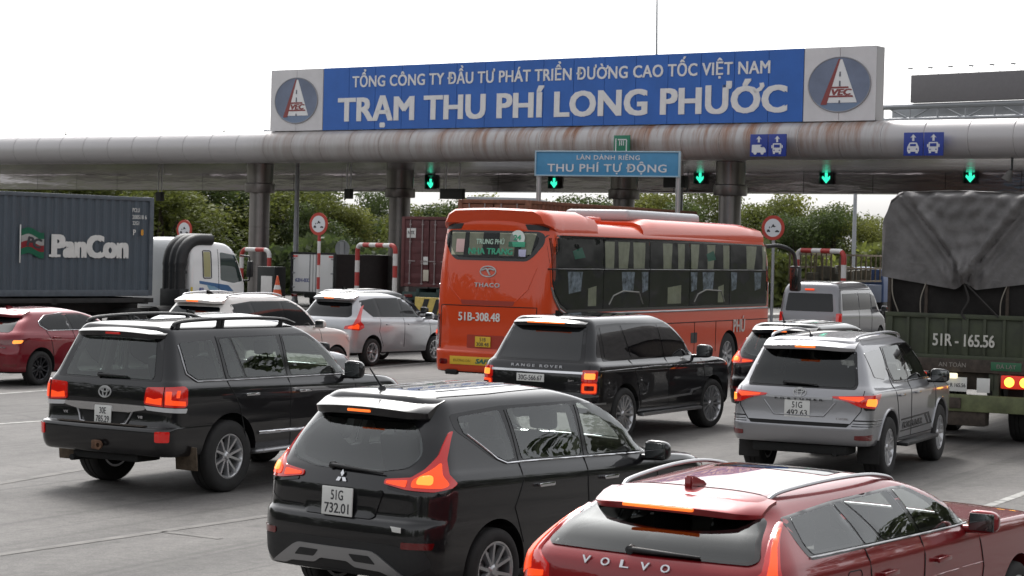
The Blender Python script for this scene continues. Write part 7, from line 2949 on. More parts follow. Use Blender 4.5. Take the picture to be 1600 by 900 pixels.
    text('number_lettering', '51B-308.48', .92, .165, rear_M(.16, rx(1.48) - .003, 1.475, .02), mat('white_lettering', (.66, .65, .62), .5), root, .02, .004)
    text('maker_lettering', 'THACO', .56, .085, rear_M(.02, rx(2.12) - .004, 2.09, .08), M_SILV, root, .02, .012, 1.15)
    bm = bmesh.new()
    MM = rear_M(.02, rx(2.35) - .01, 2.35, .08)
    tube(bm, [Vector((.17 * math.cos(t * math.pi / 16), .10 * math.sin(t * math.pi / 16), 0)) for t in range(33)], .014, 6)
    tube(bm, smooth_path([(-.14, .02, 0), (-.04, .05, .005), (.0, .0, .005), (.05, -.07, .005)]), .018, 6)
    tube(bm, smooth_path([(.14, .03, 0), (.03, .05, .005), (.0, .0, .005)]), .016, 6)
    bm.transform(MM)
    from_bm('badge', bm, M_SILV, root, 50)
    yb = rbox('yellow_banner', (.003, .22, .615), (.008, 1.10, .16), .002, M_PLATE_Y, root)
    text('banner_lettering', 'ĐƯỜNG DÀI', .38, .05, rear_M(.50, -.003, .615), mat('olive_ink', (.22, .15, .02), .6), yb, .0, .002)
    text('banner_lettering', 'SAFE', .36, .09, rear_M(.02, -.003, .615), mat('green_ink', (.02, .12, .09), .6), yb, .04, .002, shear=.25)
    bm = bmesh.new()
    box(bm, (.06, .75, .38), (.12, .26, .10), .03)
    from_bm('exhaust', bm, M_UNDER, root, 40)
    # front corner: dark pillar and the long hanging mirror
    sh.patch('front_pillar', rpoly([(11.55, 3.10), (11.95, 2.7), (12.0, 1.5), (11.55, 1.5)], .05), 'side', M_GLOSSBLK, root, .004, .02, .1)
    for s in (-1, 1):
        bm = bmesh.new()
        tube(bm, smooth_path([(11.65, s * 1.10, 3.0), (12.1, s * 1.30, 3.02), (12.5, s * 1.48, 2.88), (12.55, s * 1.55, 2.55)]), .05, 8)
        box(bm, (12.52, s * 1.56, 2.24), (.20, .26, .62), .06)
        m_ = from_bm('mirror', bm, M_TRIM, root, 40)
        bm = bmesh.new()
        box(bm, (12.415, s * 1.56, 2.24), (.01, .20, .50), .004)
        from_bm('mirror_glass', bm, M_GLASS_LT, m_, 40)
    return root


make_coach(-.50, 39.40, 28.6)


# ================================================================== LORRIES
def truck_wheels(root, xs, track, rad=.50, width=.28, dual=True):
    tyre, rim = wheel_meshes(rad, width, rad * .56, 'plain', 8)
    for x in (M_SATIN, M_UNDER, M_UNDER):
        rim.materials.append(x)
    for x in xs:
        for s in (-1, 1):
            for k in ((0, 1) if dual else (0,)):
                w = empty('wheel', (x, s * (track - width / 2 - k * (width + .03)), rad), 0, root)
                w.rotation_euler = (0, random.uniform(0, 6), 0 if s < 0 else math.pi)
                for nm, me in (('tyre', tyre), ('rim', rim)):
                    o = bpy.data.objects.new(nm, me)
                    COL.objects.link(o)
                    o.parent = w


def corrugated(bm, x0, x1, y, z0, z1, s, pitch=.26, dep=.036, axis='x'):
    """trapezoid corrugated wall along local x at y (outer), facing s"""
    xs = []
    x = x0
    while x < x1 - 1e-6:
        for f, d in ((0, 0), (.36, 0), (.5, dep), (.86, dep)):
            xx = x + f * pitch
            if xx < x1:
                xs.append((xx, d))
        x += pitch
    xs.append((x1, 0))
    pv = None
    for xx, d in xs:
        if axis == 'x':
            a, b = bm.verts.new((xx, y - s * d, z0)), bm.verts.new((xx, y - s * d, z1))
        else:
            a, b = bm.verts.new((y - s * d, xx, z0)), bm.verts.new((y - s * d, xx, z1))
        if pv:
            bm.faces.new((pv[0], a, b, pv[1]))
        pv = (a, b)


def container(name, root, x0, L, z0, H, m, mframe, label=None, rear_doors=True):
    """steel box: corrugated walls, corner posts and rails, doors with locking bars at the rear"""
    W = 2.44
    bm = bmesh.new()
    for s in (-1, 1):
        corrugated(bm, x0 + .12, x0 + L - .12, s * (W / 2 - .015), z0 + .16, z0 + H - .10, s)
    corrugated(bm, -W / 2 + .1, W / 2 - .1, x0 + L - .02, z0 + .16, z0 + H - .1, 1, axis='y')
    box(bm, (x0 + L / 2, 0, z0 + H - .03), (L - .06, W - .1, .04))
    box(bm, (x0 + L / 2, 0, z0 + .12), (L - .06, W - .16, .08))
    if not rear_doors:
        corrugated(bm, -W / 2 + .1, W / 2 - .1, x0 + .02, z0 + .16, z0 + H - .1, -1, axis='y')
    c = from_bm('container_walls', bm, m, root, 25)
    bm = bmesh.new()
    for s in (-1, 1):
        for xx in (x0 + .07, x0 + L - .07):
            box(bm, (xx, s * (W / 2 - .07), z0 + H / 2), (.14, .14, H - .02), .012)
        box(bm, (x0 + L / 2, s * (W / 2 - .04), z0 + H - .06), (L - .26, .08, .10), .01)
        box(bm, (x0 + L / 2, s * (W / 2 - .04), z0 + .08), (L - .26, .08, .16), .01)
    for xx in (x0 + .06, x0 + L - .06):
        for zz in (z0 + H - .06, z0 + .08):
            box(bm, (xx, 0, zz), (.10, W - .28, .12), .01)
    from_bm('container_frame', bm, mframe, root, 30)
    if rear_doors:
        for s in (-1, 1):
            bm = bmesh.new()
            box(bm, (x0 + .05, s * .56, z0 + H / 2 + .01), (.05, 1.08, H - .30), .01)
            for k in range(5):
                box(bm, (x0 + .035, s * .56, z0 + .40 + k * (H - .7) / 4), (.04, .92, .22), .012)
            d = from_bm('container_door', bm, m, root, 30)
            bm = bmesh.new()
            for yy in (.28, .82):
                tube(bm, [(x0 - .01, s * yy, z0 + .10), (x0 - .01, s * yy, z0 + H - .12)], .02, 8)
                for zz in (.14, .9, 1.7, H - .3):
                    box(bm, (x0 - .0, s * yy, z0 + zz), (.03, .10, .05), .006)
                box(bm, (x0 - .03, s * (yy - .10), z0 + .98), (.02, .30, .04), .006)
            from_bm('locking_bars', bm, mat('bar_steel', (.28, .24, .24), .5, .4), d, 40)
    return c


def flat_text(root, s, x, z, w, h, m, y, bold=.03, name='lettering', shear=0):
    return text(name, s, w, h, right_M(x, y, z), m, root, bold, .004, shear=shear)


def make_container_truck(X, Y, yaw):
    root = car_root('container_truck', X, Y, yaw, 'articulated lorry with a slate grey corrugated container and white cab, far left', 'truck')
    GREY = mat('slate_container', (.058, .076, .096), .55, var=.12, vscale=2.0, rvar=.1)
    FR = mat('slate_frame', (.075, .09, .108), .55, var=.25, vscale=5)
    container('container', root, 0, 12.19, 1.31, 2.60, GREY, FR)
    W = -1.228
    WH = mat('container_white', (.60, .60, .58), .55, var=.1, vscale=4)
    # name: bold letters with slab serifs
    text('container_name', 'PanCon', 2.50, .56, right_M(12.19 - 2.10, W, 2.60), WH, root, .05, .005, 1.0)
    bm = bmesh.new()
    for (xx, zz, w) in ((8.95, 2.335, .36),):
        box(bm, (xx, W - .003, zz), (w, .008, .06))
    from_bm('letter_serifs', bm, WH, root, None)
    # flag: green, white, red, green bands
    cols = [mat('flag_green', (.02, .20, .11), .55), WH, mat('flag_red', (.38, .03, .04), .55), mat('flag_green', (0, 0, 0))]
    fx0, fx1 = 12.19 - 4.28, 12.19 - 3.58
    for k, (za, zb) in enumerate(((3.0, 2.84), (2.84, 2.68), (2.68, 2.52), (2.52, 2.36))):
        bm = bmesh.new()
        n = 10
        A, B = [], []
        for i in range(n + 1):
            t = i / n
            dz = .05 * math.sin(t * 6.0 - .5) - .06 * t
            A.append(bm.verts.new((fx0 + (fx1 - fx0) * t, W - .002, za + dz)))
            B.append(bm.verts.new((fx0 + (fx1 - fx0) * t, W - .002, zb + dz)))
        for i in range(n):
            bm.faces.new((A[i], B[i], B[i + 1], A[i + 1]))
        bmesh.ops.solidify(bm, geom=bm.faces[:], thickness=.003)
        from_bm('flag_band', bm, cols[k], root, None)
    rbox('flag_pole', (fx0 - .03, W - .002, 2.62), (.035, .006, .95), .001, WH, root)
    text('flag_letters', 'PC', .46, .24, right_M(fx0 + .40, W - .006, 2.66) @ Matrix.Rotation(R(-10), 4, 'Z'), M_INK, root, .04, .004, shear=.1)
    text('code_lettering', 'PCLU', .24, .11, right_M(12.19 - .62, W, 3.56), WH, root, .01, .003)
    text('code_lettering', '200518 6', .48, .11, right_M(12.19 - .50, W, 3.38), WH, root, .01, .003)
    text('code_lettering', '22G1', .22, .10, right_M(12.19 - .62, W, 3.22), WH, root, .01, .003)
    text('code_lettering', 'P', .09, .15, right_M(12.19 - .66, W, 2.98), WH, root, .02, .003)
    text('code_lettering', '8', .09, .15, right_M(12.19 - .40, W, 2.98), mat('code_orange', (.60, .28, .03), .5), root, .04, .003)
    # skeletal trailer
    CH = mat('chassis_black', (.018, .017, .017), .75, var=.3, vscale=4)
    bm = bmesh.new()
    for s in (-1, 1):
        box(bm, (6.2, s * .45, 1.05), (12.2, .14, .34), .015)
        box(bm, (6.2, s * 1.16, 1.20), (12.1, .08, .12), .01)
    for xx in (.2, 2.4, 4.6, 6.8, 9.0, 12.0):
        box(bm, (xx, 0, 1.18), (.16, 2.40, .16), .012)
    for s in (-1, 1):
        box(bm, (6.6, s * 1.08, .78), (3.2, .06, .30), .02)
        tube(bm, [(9.4, s * .8, 1.0), (9.4, s * .8, .25)], .06, 8)
    from_bm('trailer_chassis', bm, CH, root, 30)
    truck_wheels(root, (1.4, 2.7, 11.6), 1.22)
    # tractor: cab, duct, tank
    cabw = M_WHITE
    rings = [
        (.62, .60, 13.55, 15.62, 1.12, .08, .22, .0, .06, 2),
        (.95, .95, 13.55, 15.72, 1.20, .10, .24, .0, .08, 0),
        (1.60, 1.60, 13.55, 15.70, 1.22, .10, .26, .0, .09, 0),
        (1.75, 1.75, 13.55, 15.66, 1.21, .10, .26, .0, .09, 0),
        (2.40, 2.40, 13.56, 15.40, 1.16, .10, .26, .0, .09, 0),
        (2.68, 2.62, 13.60, 15.24, 1.10, .12, .26, .0, .08, 0),
        (2.82, 2.72, 13.68, 15.06, 1.00, .14, .24, .0, .06, 0),
        (2.88, 2.76, 13.9, 14.8, .5, .1, .1, .0, .02, 0),
        (2.885, 2.77, 14.0, 14.7, .02, .01, .01, 0, 0, 0)]
    sh = Shell(rings, bar=.01)
    o = link('cab', cut_arches(sh.mesh(), [(14.85, .52, 1.2)], .58, .4), [cabw, M_UNDER, M_TRIM], root, 30)
    truck_wheels(root, (14.85,), 1.20, dual=False)
    sh.patch('door_window', rpoly([(14.62, 2.50), (15.22, 2.42), (15.45, 1.72), (15.10, 1.66), (14.62, 1.74)], .06), 'side', glassy('cab_glass', (.03, .045, .042), 1.7), o, .006, .01, .08)
    sh.patch('bunk_window', rpoly([(14.02, 2.50), (14.26, 2.50), (14.26, 1.82), (14.02, 1.82)], .04), 'side', mat('yellow_film', (.34, .32, .16), .3), o, .006, .01, .08)
    sh.line('window_gasket', rpoly([(13.99, 2.53), (14.29, 2.53), (14.29, 1.79), (13.99, 1.79)], .05), 'side', .014, M_TRIM, o, .006, cyc=True)
    sh.line('door_seam', [(14.55, 2.58), (14.55, 1.0)], 'side', .008, M_UNDER, o, 0)
    sh.line('door_seam', [(15.40, 2.40), (15.56, 1.70), (15.50, 1.0)], 'side', .008, M_UNDER, o, 0)
    sh.patch('blue_stripe', rpoly([(13.85, 1.72), (14.2, 1.68), (14.9, 1.60), (15.1, 1.44), (14.75, 1.42), (14.4, 1.56), (13.85, 1.64)], .01), 'side', mat('stripe_blue', (.05, .13, .28), .4), o, .004, .006, .08)
    sh.patch('pale_stripe', rpoly([(14.1, 1.62), (14.45, 1.54), (14.7, 1.40), (14.2, 1.48)], .01), 'side', mat('stripe_pale', (.20, .34, .46), .4), o, .004, .006, .08)
    flat_text(o, '83', 13.92, 1.48, .16, .11, mat('blue_ink', (.05, .07, .25), .5), sh.side(13.92, 1.48)[0].y - .004)
    flat_text(o, '26.4', 13.98, 1.33, .26, .11, mat('blue_ink', (0, 0, 0)), sh.side(13.98, 1.33)[0].y - .004)
    rbox('door_handle', (14.72, -1.235, 1.28), (.16, .03, .09), .01, M_TRIM, o)
    bm = bmesh.new()
    box(bm, (15.55, -1.38, 2.05), (.10, .20, .46), .05)
    tube(bm, [(15.40, -1.14, 2.42), (15.52, -1.36, 2.40), (15.55, -1.38, 2.25)], .025, 8)
    tube(bm, [(15.50, -1.18, 1.72), (15.54, -1.36, 1.74), (15.55, -1.38, 1.85)], .025, 8)
    from_bm('mirror', bm, M_TRIM, o, 40)
    bm = bmesh.new()
    P = smooth_path([(13.32, -.78, 1.15), (13.32, -.78, 1.7), (13.33, -.78, 2.15), (13.45, -.78, 2.55), (13.80, -.78, 2.80), (14.38, -.78, 2.83)], 6)
    for yy in (-1.02, -.78, -.54):
        tube(bm, [Vector((p.x, yy, p.z)) for p in P], [.15] * 12 + [.17] * (len(P) - 12), 10)
    box(bm, (13.34, -.78, 1.95), (.26, .72, .10), .03)
    box(bm, (13.34, -.78, 1.25), (.34, .80, .5), .05)
    from_bm('air_duct', bm, M_TRIM, root, 40)
    bm = bmesh.new()
    box(bm, (13.6, 0, .85), (4.2, .9, .25), .02)
    lathe(bm, [(.0001, -.5), (.30, -.5), (.32, -.46), (.32, .46), (.30, .5), (.0001, .5)], 20, 'Z', Matrix.Translation((13.1, -.85, .72)) @ Matrix.Rotation(R(90), 4, 'Y'))
    from_bm('tractor_chassis', bm, CH, root, 30)
    rbox('warning_label', (13.62, -1.20, 1.45), (.14, .008, .20), .002, mat('label_yellow', (.55, .40, .04), .5), root)
    return root


make_container_truck(-18.10, 45.30, 39.0)


def make_tarp_truck(X, Y, yaw):
    root = car_root('tarpaulin_truck', X, Y, yaw, 'green cargo lorry under a bunched grey tarpaulin at the right edge, its brake lamps lit', 'truck')
    GRN = mat('army_green_paint', (.038, .046, .025), .6, var=.45, vscale=3, rvar=.15)
    GRND = mat('faded_green_paint', (.115, .13, .06), .65, var=.4, vscale=4)
    RUST = mat('grimy_frame', (.05, .038, .030), .8, var=.5, vscale=8)
    CAN = mat('dark_canvas', (.030, .027, .026), .85, var=.35, vscale=2.2, bump=.4, bscale=6)
    TARP = mat('grey_tarpaulin', (.26, .248, .248), .55, var=.26, vscale=3.5)
    nt, b_ = nodes_of(TARP)
    if not b_.inputs['Normal'].is_linked:
        tc = nt.nodes.new('ShaderNodeTexCoord')
        mp = nt.nodes.new('ShaderNodeMapping')
        mp.inputs['Scale'].default_value = (1, 1.0, 1.7)
        mp.inputs['Rotation'].default_value = (.5, 0, 0)
        nz = nt.nodes.new('ShaderNodeTexNoise')
        nz.noise_type = 'RIDGED_MULTIFRACTAL'
        nz.inputs['Scale'].default_value = 4.2
        nz.inputs['Detail'].default_value = 7
        nz.inputs['Distortion'].default_value = .8
        bp = nt.nodes.new('ShaderNodeBump')
        bp.inputs['Strength'].default_value = .32
        bp.inputs['Distance'].default_value = .03
        nt.links.new(tc.outputs['Object'], mp.inputs[0])
        nt.links.new(mp.outputs[0], nz.inputs['Vector'])
        nt.links.new(nz.outputs['Fac'], bp.inputs['Height'])
        nt.links.new(bp.outputs[0], b_.inputs['Normal'])
    L = 9.0
    # steel bed
    bm = bmesh.new()
    box(bm, (.04, 0, 1.62), (.06, 2.46, .66), .008)
    for s in (-1, 1):
        box(bm, (L / 2, s * 1.22, 1.62), (L, .06, .66), .008)
    box(bm, (L - .04, 0, 2.2), (.06, 2.46, 1.8), .008)
    box(bm, (L / 2, 0, 1.30), (L, 2.4, .08))
    from_bm('cargo_bed', bm, GRN, root, 30)
    bm = bmesh.new()
    for k in range(9):
        y = -1.18 + k * 2.36 / 8
        box(bm, (-.01, y, 1.62), (.05, .045 if k % 4 else .10, .64), .008)
    for zz in (1.31, 1.94):
        box(bm, (-.012, 0, zz), (.06, 2.50, .07), .01)
    from_bm('tailboard_ribs', bm, GRN, root, 30)
    # slatted upper body behind the dark canvas
    bm = bmesh.new()
    n, mm = 26, 12
    V = []
    rn = random.Random(2)
    for i in range(n + 1):
        y = -1.22 + 2.44 * i / n
        row = []
        for j in range(mm + 1):
            z = 1.90 + 1.55 * j / mm
            dx = .012 * math.sin(y * 9 + z * 2) + .02 * math.sin(y * 4.1 - z * 5) + rn.uniform(-.006, .006)
            row.append(bm.verts.new((.03 + dx, y, z)))
        V.append(row)
    for i in range(n):
        for j in range(mm):
            bm.faces.new((V[i][j], V[i + 1][j], V[i + 1][j + 1], V[i][j + 1]))
    bmesh.ops.solidify(bm, geom=bm.faces[:], thickness=.02)
    from_bm('canvas_curtain', bm, CAN, root, 60)
    bm = bmesh.new()
    for yy in (-1.20, -.62, .62, 1.20):
        box(bm, (.005, yy, 2.7), (.05, .05, 1.6), .008)
    for s in (-1, 1):
        box(bm, (L / 2, s * 1.20, 2.75), (L - .1, .05, 1.7), .008)
    from_bm('hoops', bm, RUST, root, 30)
    # tarpaulin: over the top and down the sides
    bm = bmesh.new()
    prof = []
    for k in range(31):
        t = k / 30
        if t < .25:
            q = t / .25
            prof.append((1.31 - .03 * q, 2.52 + q * 1.01))
        elif t < .75:
            q = (t - .25) / .5
            y = 1.28 - 2.56 * q
            e = abs(y) / 1.28
            z = 3.86 - .30 * max(0, (e - .80) / .20) ** 2.2 - .03 * e
            prof.append((y, z))
        else:
            q = (t - .75) / .25
            prof.append((-1.28 - .03 * q, 3.53 - q * 1.01))
    nx = 40
    rows = []
    for i in range(nx + 1):
        x = -.06 + (L + .1) * i / nx
        sag = .035 * math.sin(i * 1.57 * 2)
        rows.append([bm.verts.new((x, y + rn.uniform(-.008, .008), z + (sag if abs(y) < 1.0 else 0) + .012 * math.sin(x * 7 + y * 5))) for y, z in prof])
    for i in range(nx):
        for j in range(30):
            bm.faces.new((rows[i][j], rows[i + 1][j], rows[i + 1][j + 1], rows[i][j + 1]))
    bmesh.ops.solidify(bm, geom=bm.faces[:], thickness=.012)
    from_bm('tarpaulin', bm, TARP, root, 50)
    # rear sheet: two outer flaps and a middle swag drawn down to a knot
    bm = bmesh.new()
    ny, nz = 90, 60
    V = []
    for i in range(ny + 1):
        y = 1.32 - 2.64 * i / ny
        a = abs(y - .0)
        # height of the lower edge: flaps hang lower towards the middle, the knot opens a notch
        if a > .16:
            zb = 2.52 - .17 * (1.32 - a) / 1.16
        else:
            zb = 2.35 + .10 * (1 - a / .16)
        e = a / 1.28
        zt = 3.86 - .30 * max(0, (e - .80) / .20) ** 2.2 - .03 * e
        row = []
        for j in range(nz + 1):
            t = j / nz
            z = zb + (zt - zb) * t
            # diagonal from the top corner to the knot
            zl = 2.42 + (a / 1.05) ** .85 * 1.42
            d = z - zl
            x = -.06
            if d > 0:                                   # middle swag lies in front, bellied
                x -= .06 * min(1, d / .18) + .12 * math.exp(-((d - .12) / .10) ** 2) * (1 - .5 * a)
                x -= .05 * math.sin(a * 9 + z * 3) * math.exp(-((z - 2.65) / .25) ** 2)
                x -= .018 * math.sin((y * 1.3 + z) * 5.1) + .018 * math.sin(y * 13 - z * 6) + .012 * math.sin(y * 24 + z * 10 + 2 * math.sin(z * 7)) + .010 * math.sin(z * 27 - y * 8 + 3 * math.sin(y * 4))
            else:                                       # flaps with long folds along the diagonal
                x += .045 * math.sin(d * 22) * math.exp(d / .34) * 1.0
                x -= .012 * math.sin(y * 8 + z * 5)
            # gathers above the knot
            g = math.exp(-(a / .30) ** 2 - ((z - 2.60) / .22) ** 2)
            x -= .10 * g * (1 + .6 * math.sin(y * 38))
            x -= .03 * max(0, t - .93) / .07 * 0
            if t > .94:
                x += (t - .94) / .06 * .10
            row.append(bm.verts.new((x, y, z)))
        V.append(row)
    for i in range(ny):
        for j in range(nz):
            bm.faces.new((V[i][j], V[i + 1][j], V[i + 1][j + 1], V[i][j + 1]))
    bmesh.ops.solidify(bm, geom=bm.faces[:], thickness=.012)
    from_bm('tarpaulin_rear', bm, TARP, root, 60)
    bm = bmesh.new()
    tube(bm, smooth_path([(-.12, .02, 2.45), (-.10, -.05, 2.2), (-.06, .05, 2.0), (-.05, .0, 1.9)]), .018, 6)
    tube(bm, smooth_path([(-.12, .0, 2.45), (-.08, -.25, 2.2), (-.05, -.5, 1.95)]), .014, 6)
    from_bm('rope', bm, CAN, root, 40)
    for (y0, z0, y1, z1) in ((1.15, 2.50, 1.05, 1.98), (.62, 2.44, .70, 1.95), (-.62, 2.44, -.52, 1.95), (-1.15, 2.50, -1.12, 1.98)):
        bm = bmesh.new()
        tube(bm, smooth_path([(-.05, y0, z0), (-.07, (y0 + y1) / 2 + .03, (z0 + z1) / 2), (-.02, y1, z1)]), .010, 6)
        from_bm('tie_rope', bm, mat('pale_rope', (.22, .20, .17), .9), root, 40)
    LW = mat('stencil_white', (.50, .49, .45), .6, var=.15, vscale=9)
    text('stencil_number', '51R - 165.56', .95, .19, rear_M(.02, -.040, 1.58), LW, root, .018, .002, .95)
    # frame beam, plates, lamps
    bm = bmesh.new()
    box(bm, (.0, 0, 1.19), (.10, 2.46, .20), .012)
    from_bm('rear_beam', bm, RUST, root, 30)
    text('beam_lettering', 'AN TOÀN', .42, .07, rear_M(.18, -.053, 1.20), mat('faint_white', (.22, .20, .18), .7), root, .01, .003)
    rbox('beam_badge', (-.052, -.64, 1.20), (.01, .46, .13), .004, mat('badge_green', (.02, .11, .05), .5), root)
    text('badge_lettering', 'ĐÀ LẠT', .30, .06, rear_M(-.64, -.060, 1.20), mat('faint_white', (0, 0, 0)), root, .01, .003)
    rbox('number_plate', (-.03, .12, .90), (.012, .34, .22), .004, M_PLATE, root)
    text('plate_number', '51R 165.56', .30, .06, rear_M(.12, -.038, .89), M_INK, root, .01, .002)
    rbox('number_plate', (-.03, -.30, .90), (.012, .20, .22), .004, M_PLATE, root)
    rbox('plate_lamp', (-.07, .16, 1.03), (.08, .14, .08), .02, mat('plate_lamp_glow', (.7, .68, .5), .4, emit=(1, .9, .6), estr=.7), root)
    bm = bmesh.new()
    for yy in (-.95, -.48, .48, .95):
        box(bm, (.06, yy, .86), (.12, .10, .56), .012)
    box(bm, (.6, .42, .95), (1.2, .10, .26), .01)
    box(bm, (.6, -.42, .95), (1.2, .10, .26), .01)
    from_bm('frame_brackets', bm, GRN, root, 30)
    bm = bmesh.new()
    box(bm, (-.03, 0, .62), (.10, 2.34, .26), .02)
    from_bm('bumper_bar', bm, GRND, root, 30)
    bm = bmesh.new()
    box(bm, (-.09, .15, .62), (.06, .26, .16), .01)
    box(bm, (.10, .2, .40), (.3, 1.1, .26), .03)
    from_bm('tow_hook', bm, RUST, root, 30)
    for s in (-1, 1):
        o = rbox('tail_lamp', (-.05, s * .82, .97), (.06, .50, .20), .02, mat('lamp_red_box', (.35, .02, .015), .4, emit=(1, .05, .02), estr=.25), root)
        for yy in (.70, .93):
            bm = bmesh.new()
            lathe(bm, [(.0001, .012), (.05, .010), (.075, 0)], 20, 'Z', basis((0, -1, 0), (-1, 0, 0), (-.081, s * yy, .97)))
            from_bm('lamp_bulb', bm, mat('hot_yellow_lamp', (.8, .5, .05), .3, emit=(1.0, .50, .05), estr=2.2), o, 40)
        rbox('mud_guard', (.35, s * .90, .72), (.03, .60, .50), .01, M_RUBBER, root)
    truck_wheels(root, (1.0, 2.35, 7.6), 1.16, .50)
    bm = bmesh.new()
    box(bm, (4.6, 0, .95), (9.0, .9, .26), .02)
    from_bm('chassis', bm, RUST, root, 30)
    # cab ahead of the load
    rings = [(.55, .55, 9.15, 11.1, 1.10, .08, .2, 0, .06, 2), (1.0, 1.0, 9.15, 11.2, 1.2, .1, .24, 0, .08, 0), (1.7, 1.7, 9.15, 11.15, 1.2, .1, .24, 0, .08, 0),
             (2.5, 2.5, 9.2, 10.8, 1.1, .1, .24, 0, .08, 0), (2.7, 2.65, 9.4, 10.6, .9, .1, .2, 0, .06, 0), (2.75, 2.7, 9.6, 10.4, .02, .01, .01, 0, 0, 0)]
    sh = Shell(rings, bar=.01)
    c = link('cab', cut_arches(sh.mesh(), [(10.3, .5, 1.2)], .56, .4), [GRN, M_UNDER, M_TRIM], root, 30)
    truck_wheels(root, (10.3,), 1.18, dual=False)
    return root


make_tarp_truck(6.95, 31.3, 25.0)


def make_van(X, Y, yaw):
    root = car_root('passenger_van', X, Y, yaw, 'silver passenger van with a broad dark rear window, right of the bus front', 'van')
    m = paint('van_grey_paint', (.20, .20, .215), .6, .38, 1.0, .06)
    rings = [
        (.34, .32, .25, 4.95, .84, .16, .3, .04, .16, 2),
        (.42, .40, .03, 5.10, .92, .18, .36, .05, .2, 0),
        (.60, .58, .00, 5.14, .95, .18, .38, .06, .22, 0),
        (.92, .88, .03, 5.10, .955, .18, .38, .06, .22, 0),
        (1.10, 1.02, .05, 4.85, .95, .17, .34, .06, .2, 0),
        (1.16, 1.12, .06, 4.55, .935, .16, .30, .06, .2, 0),
        (1.60, 1.58, .12, 4.05, .885, .15, .24, .06, .14, 0),
        (1.82, 1.80, .17, 3.75, .835, .15, .20, .06, .12, 0),
        (1.96, 1.95, .24, 3.50, .76, .16, .18, .06, .10, 0),
        (2.03, 2.03, .36, 3.30, .60, .16, .16, .05, .08, 0),
        (2.06, 2.06, .55, 3.10, .3, .1, .1, .03, .05, 0),
        (2.065, 2.065, .65, 3.0, .02, .01, .01, 0, 0, 0)]
    sh = Shell(rings, bar=.02)
    wx = (1.05, 4.25)
    body_obj(root, sh, wx, .40, .95, m)
    wheels(root, wx, .94, .345, .215, .22, 'plain', 6)
    sh.patch('rear_window', rpoly([(-.72, 1.20), (.72, 1.20), (.66, 1.72), (-.66, 1.72)], .05), 'rear', M_GLASS_DK, root, .006, .01, .07)
    rbox('brake_bar', (.145, .02, 1.83), (.04, .28, .05), .012, M_LENS_ON, root)
    for s in (-1, 1):
        sh.patch('side_window', rpoly([(.45, 1.72), (1.9, 1.73), (1.94, 1.24), (.40, 1.24)], .04), 'side', glassy('van_glass', (.010, .011, .012), 1.25), root, .006, .01, .1, s)
        sh.patch('side_window', rpoly([(2.0, 1.73), (3.2, 1.72), (3.24, 1.24), (2.04, 1.24)], .04), 'side', glassy('van_glass', (0, 0, 0)), root, .006, .01, .1, s)
        sh.patch('side_window', rpoly([(3.3, 1.70), (3.75, 1.62), (4.2, 1.24), (3.34, 1.24)], .04), 'side', glassy('van_glass', (0, 0, 0)), root, .006, .01, .1, s)
        lp = sh.patch('tail_lamp', rpoly(mir([(-.80, 1.16), (-.80, .80), (-1.0, .80), (-1.0, 1.16)], s), .03), 'wrap', M_LENS_RED, root, .012, .03, .05)
        sh.line('drip_rail', [(.3, 1.84), (3.4, 1.83)], 'side', .014, M_SATIN, root, .0, s, .15)
        seams(sh, root, [[(1.97, 1.75), (1.97, .5)], [(3.27, 1.74), (3.27, .5)]], s)
        mirror_part(root, 4.2, s * .92, 1.25, m, s)
    return root


make_van(8.55, 59.0, 26.0)


def make_box_truck(X, Y, yaw):
    root = car_root('box_lorry', X, Y, yaw, 'lorry with white double rear doors and a dark brown side, beyond the round sign post', 'truck')
    BR = mat('dark_brown_sheet', (.035, .024, .024), .7, var=.2)
    bm = bmesh.new()
    box(bm, (3.6, 0, 1.55), (7.0, 2.20, 1.60), .02)
    from_bm('cargo_box', bm, BR, root, 30)
    bm = bmesh.new()
    for (a, b, c, d) in ((0, 2.38, 2.24, .07), (0, .72, 2.24, .10), (-1.10, 1.55, .09, 1.70), (1.10, 1.55, .09, 1.70)):
        box(bm, (.06, a, b), (.12, c, d), .01)
    from_bm('door_frame', bm, M_TRIM, root, 30)
    for s in (-1, 1):
        bm = bmesh.new()
        box(bm, (.07, s * .525, 1.55), (.05, 1.02, 1.56), .01)
        d = from_bm('rear_door', bm, M_WHITE, root, 30)
        bm = bmesh.new()
        tube(bm, [(.03, s * .16, .80), (.03, s * .16, 2.32)], .02, 6)
        for zz in (.95, 1.55, 2.15):
            box(bm, (.03, s * 1.0, zz), (.04, .14, .06), .01)
        from_bm('locking_bar', bm, M_POLE, d, 30)
        rbox('tail_lamp', (.0, s * .9, .60), (.06, .3, .12), .02, M_LENS_DIM, root)
        rbox('corner_marker', (.03, s * .92, 2.25), (.05, .20, .06), .01, M_LENS_RED, root)
    text('door_lettering', '62H-032', .78, .16, rear_M(.52, .035, 1.25), mat('blue_ink', (0, 0, 0)), root, .02, .004)
    bm = bmesh.new()
    box(bm, (4.2, 0, .62), (8.4, .8, .2), .02)
    from_bm('chassis', bm, M_UNDER, root, 30)
    truck_wheels(root, (1.6, 7.2), 1.05, .40)
    rings = [(.5, .5, 7.3, 8.9, .98, .08, .2, 0, .06, 2), (1.0, 1.0, 7.3, 9.0, 1.03, .1, .24, 0, .08, 0), (1.5, 1.5, 7.3, 8.9, 1.02, .1, .24, 0, .08, 0), (2.1, 2.1, 7.35, 8.5, .9, .1, .2, 0, .06, 0), (2.2, 2.2, 7.6, 8.3, .02, .01, .01, 0, 0, 0)]
    sh = Shell(rings, bar=.01)
    bmx = sh.mesh()
    from_bm('cab', bmx, [M_WHITE, M_UNDER, M_TRIM], root, 30)
    return root


make_box_truck(-8.35, 85.5, 31.0)


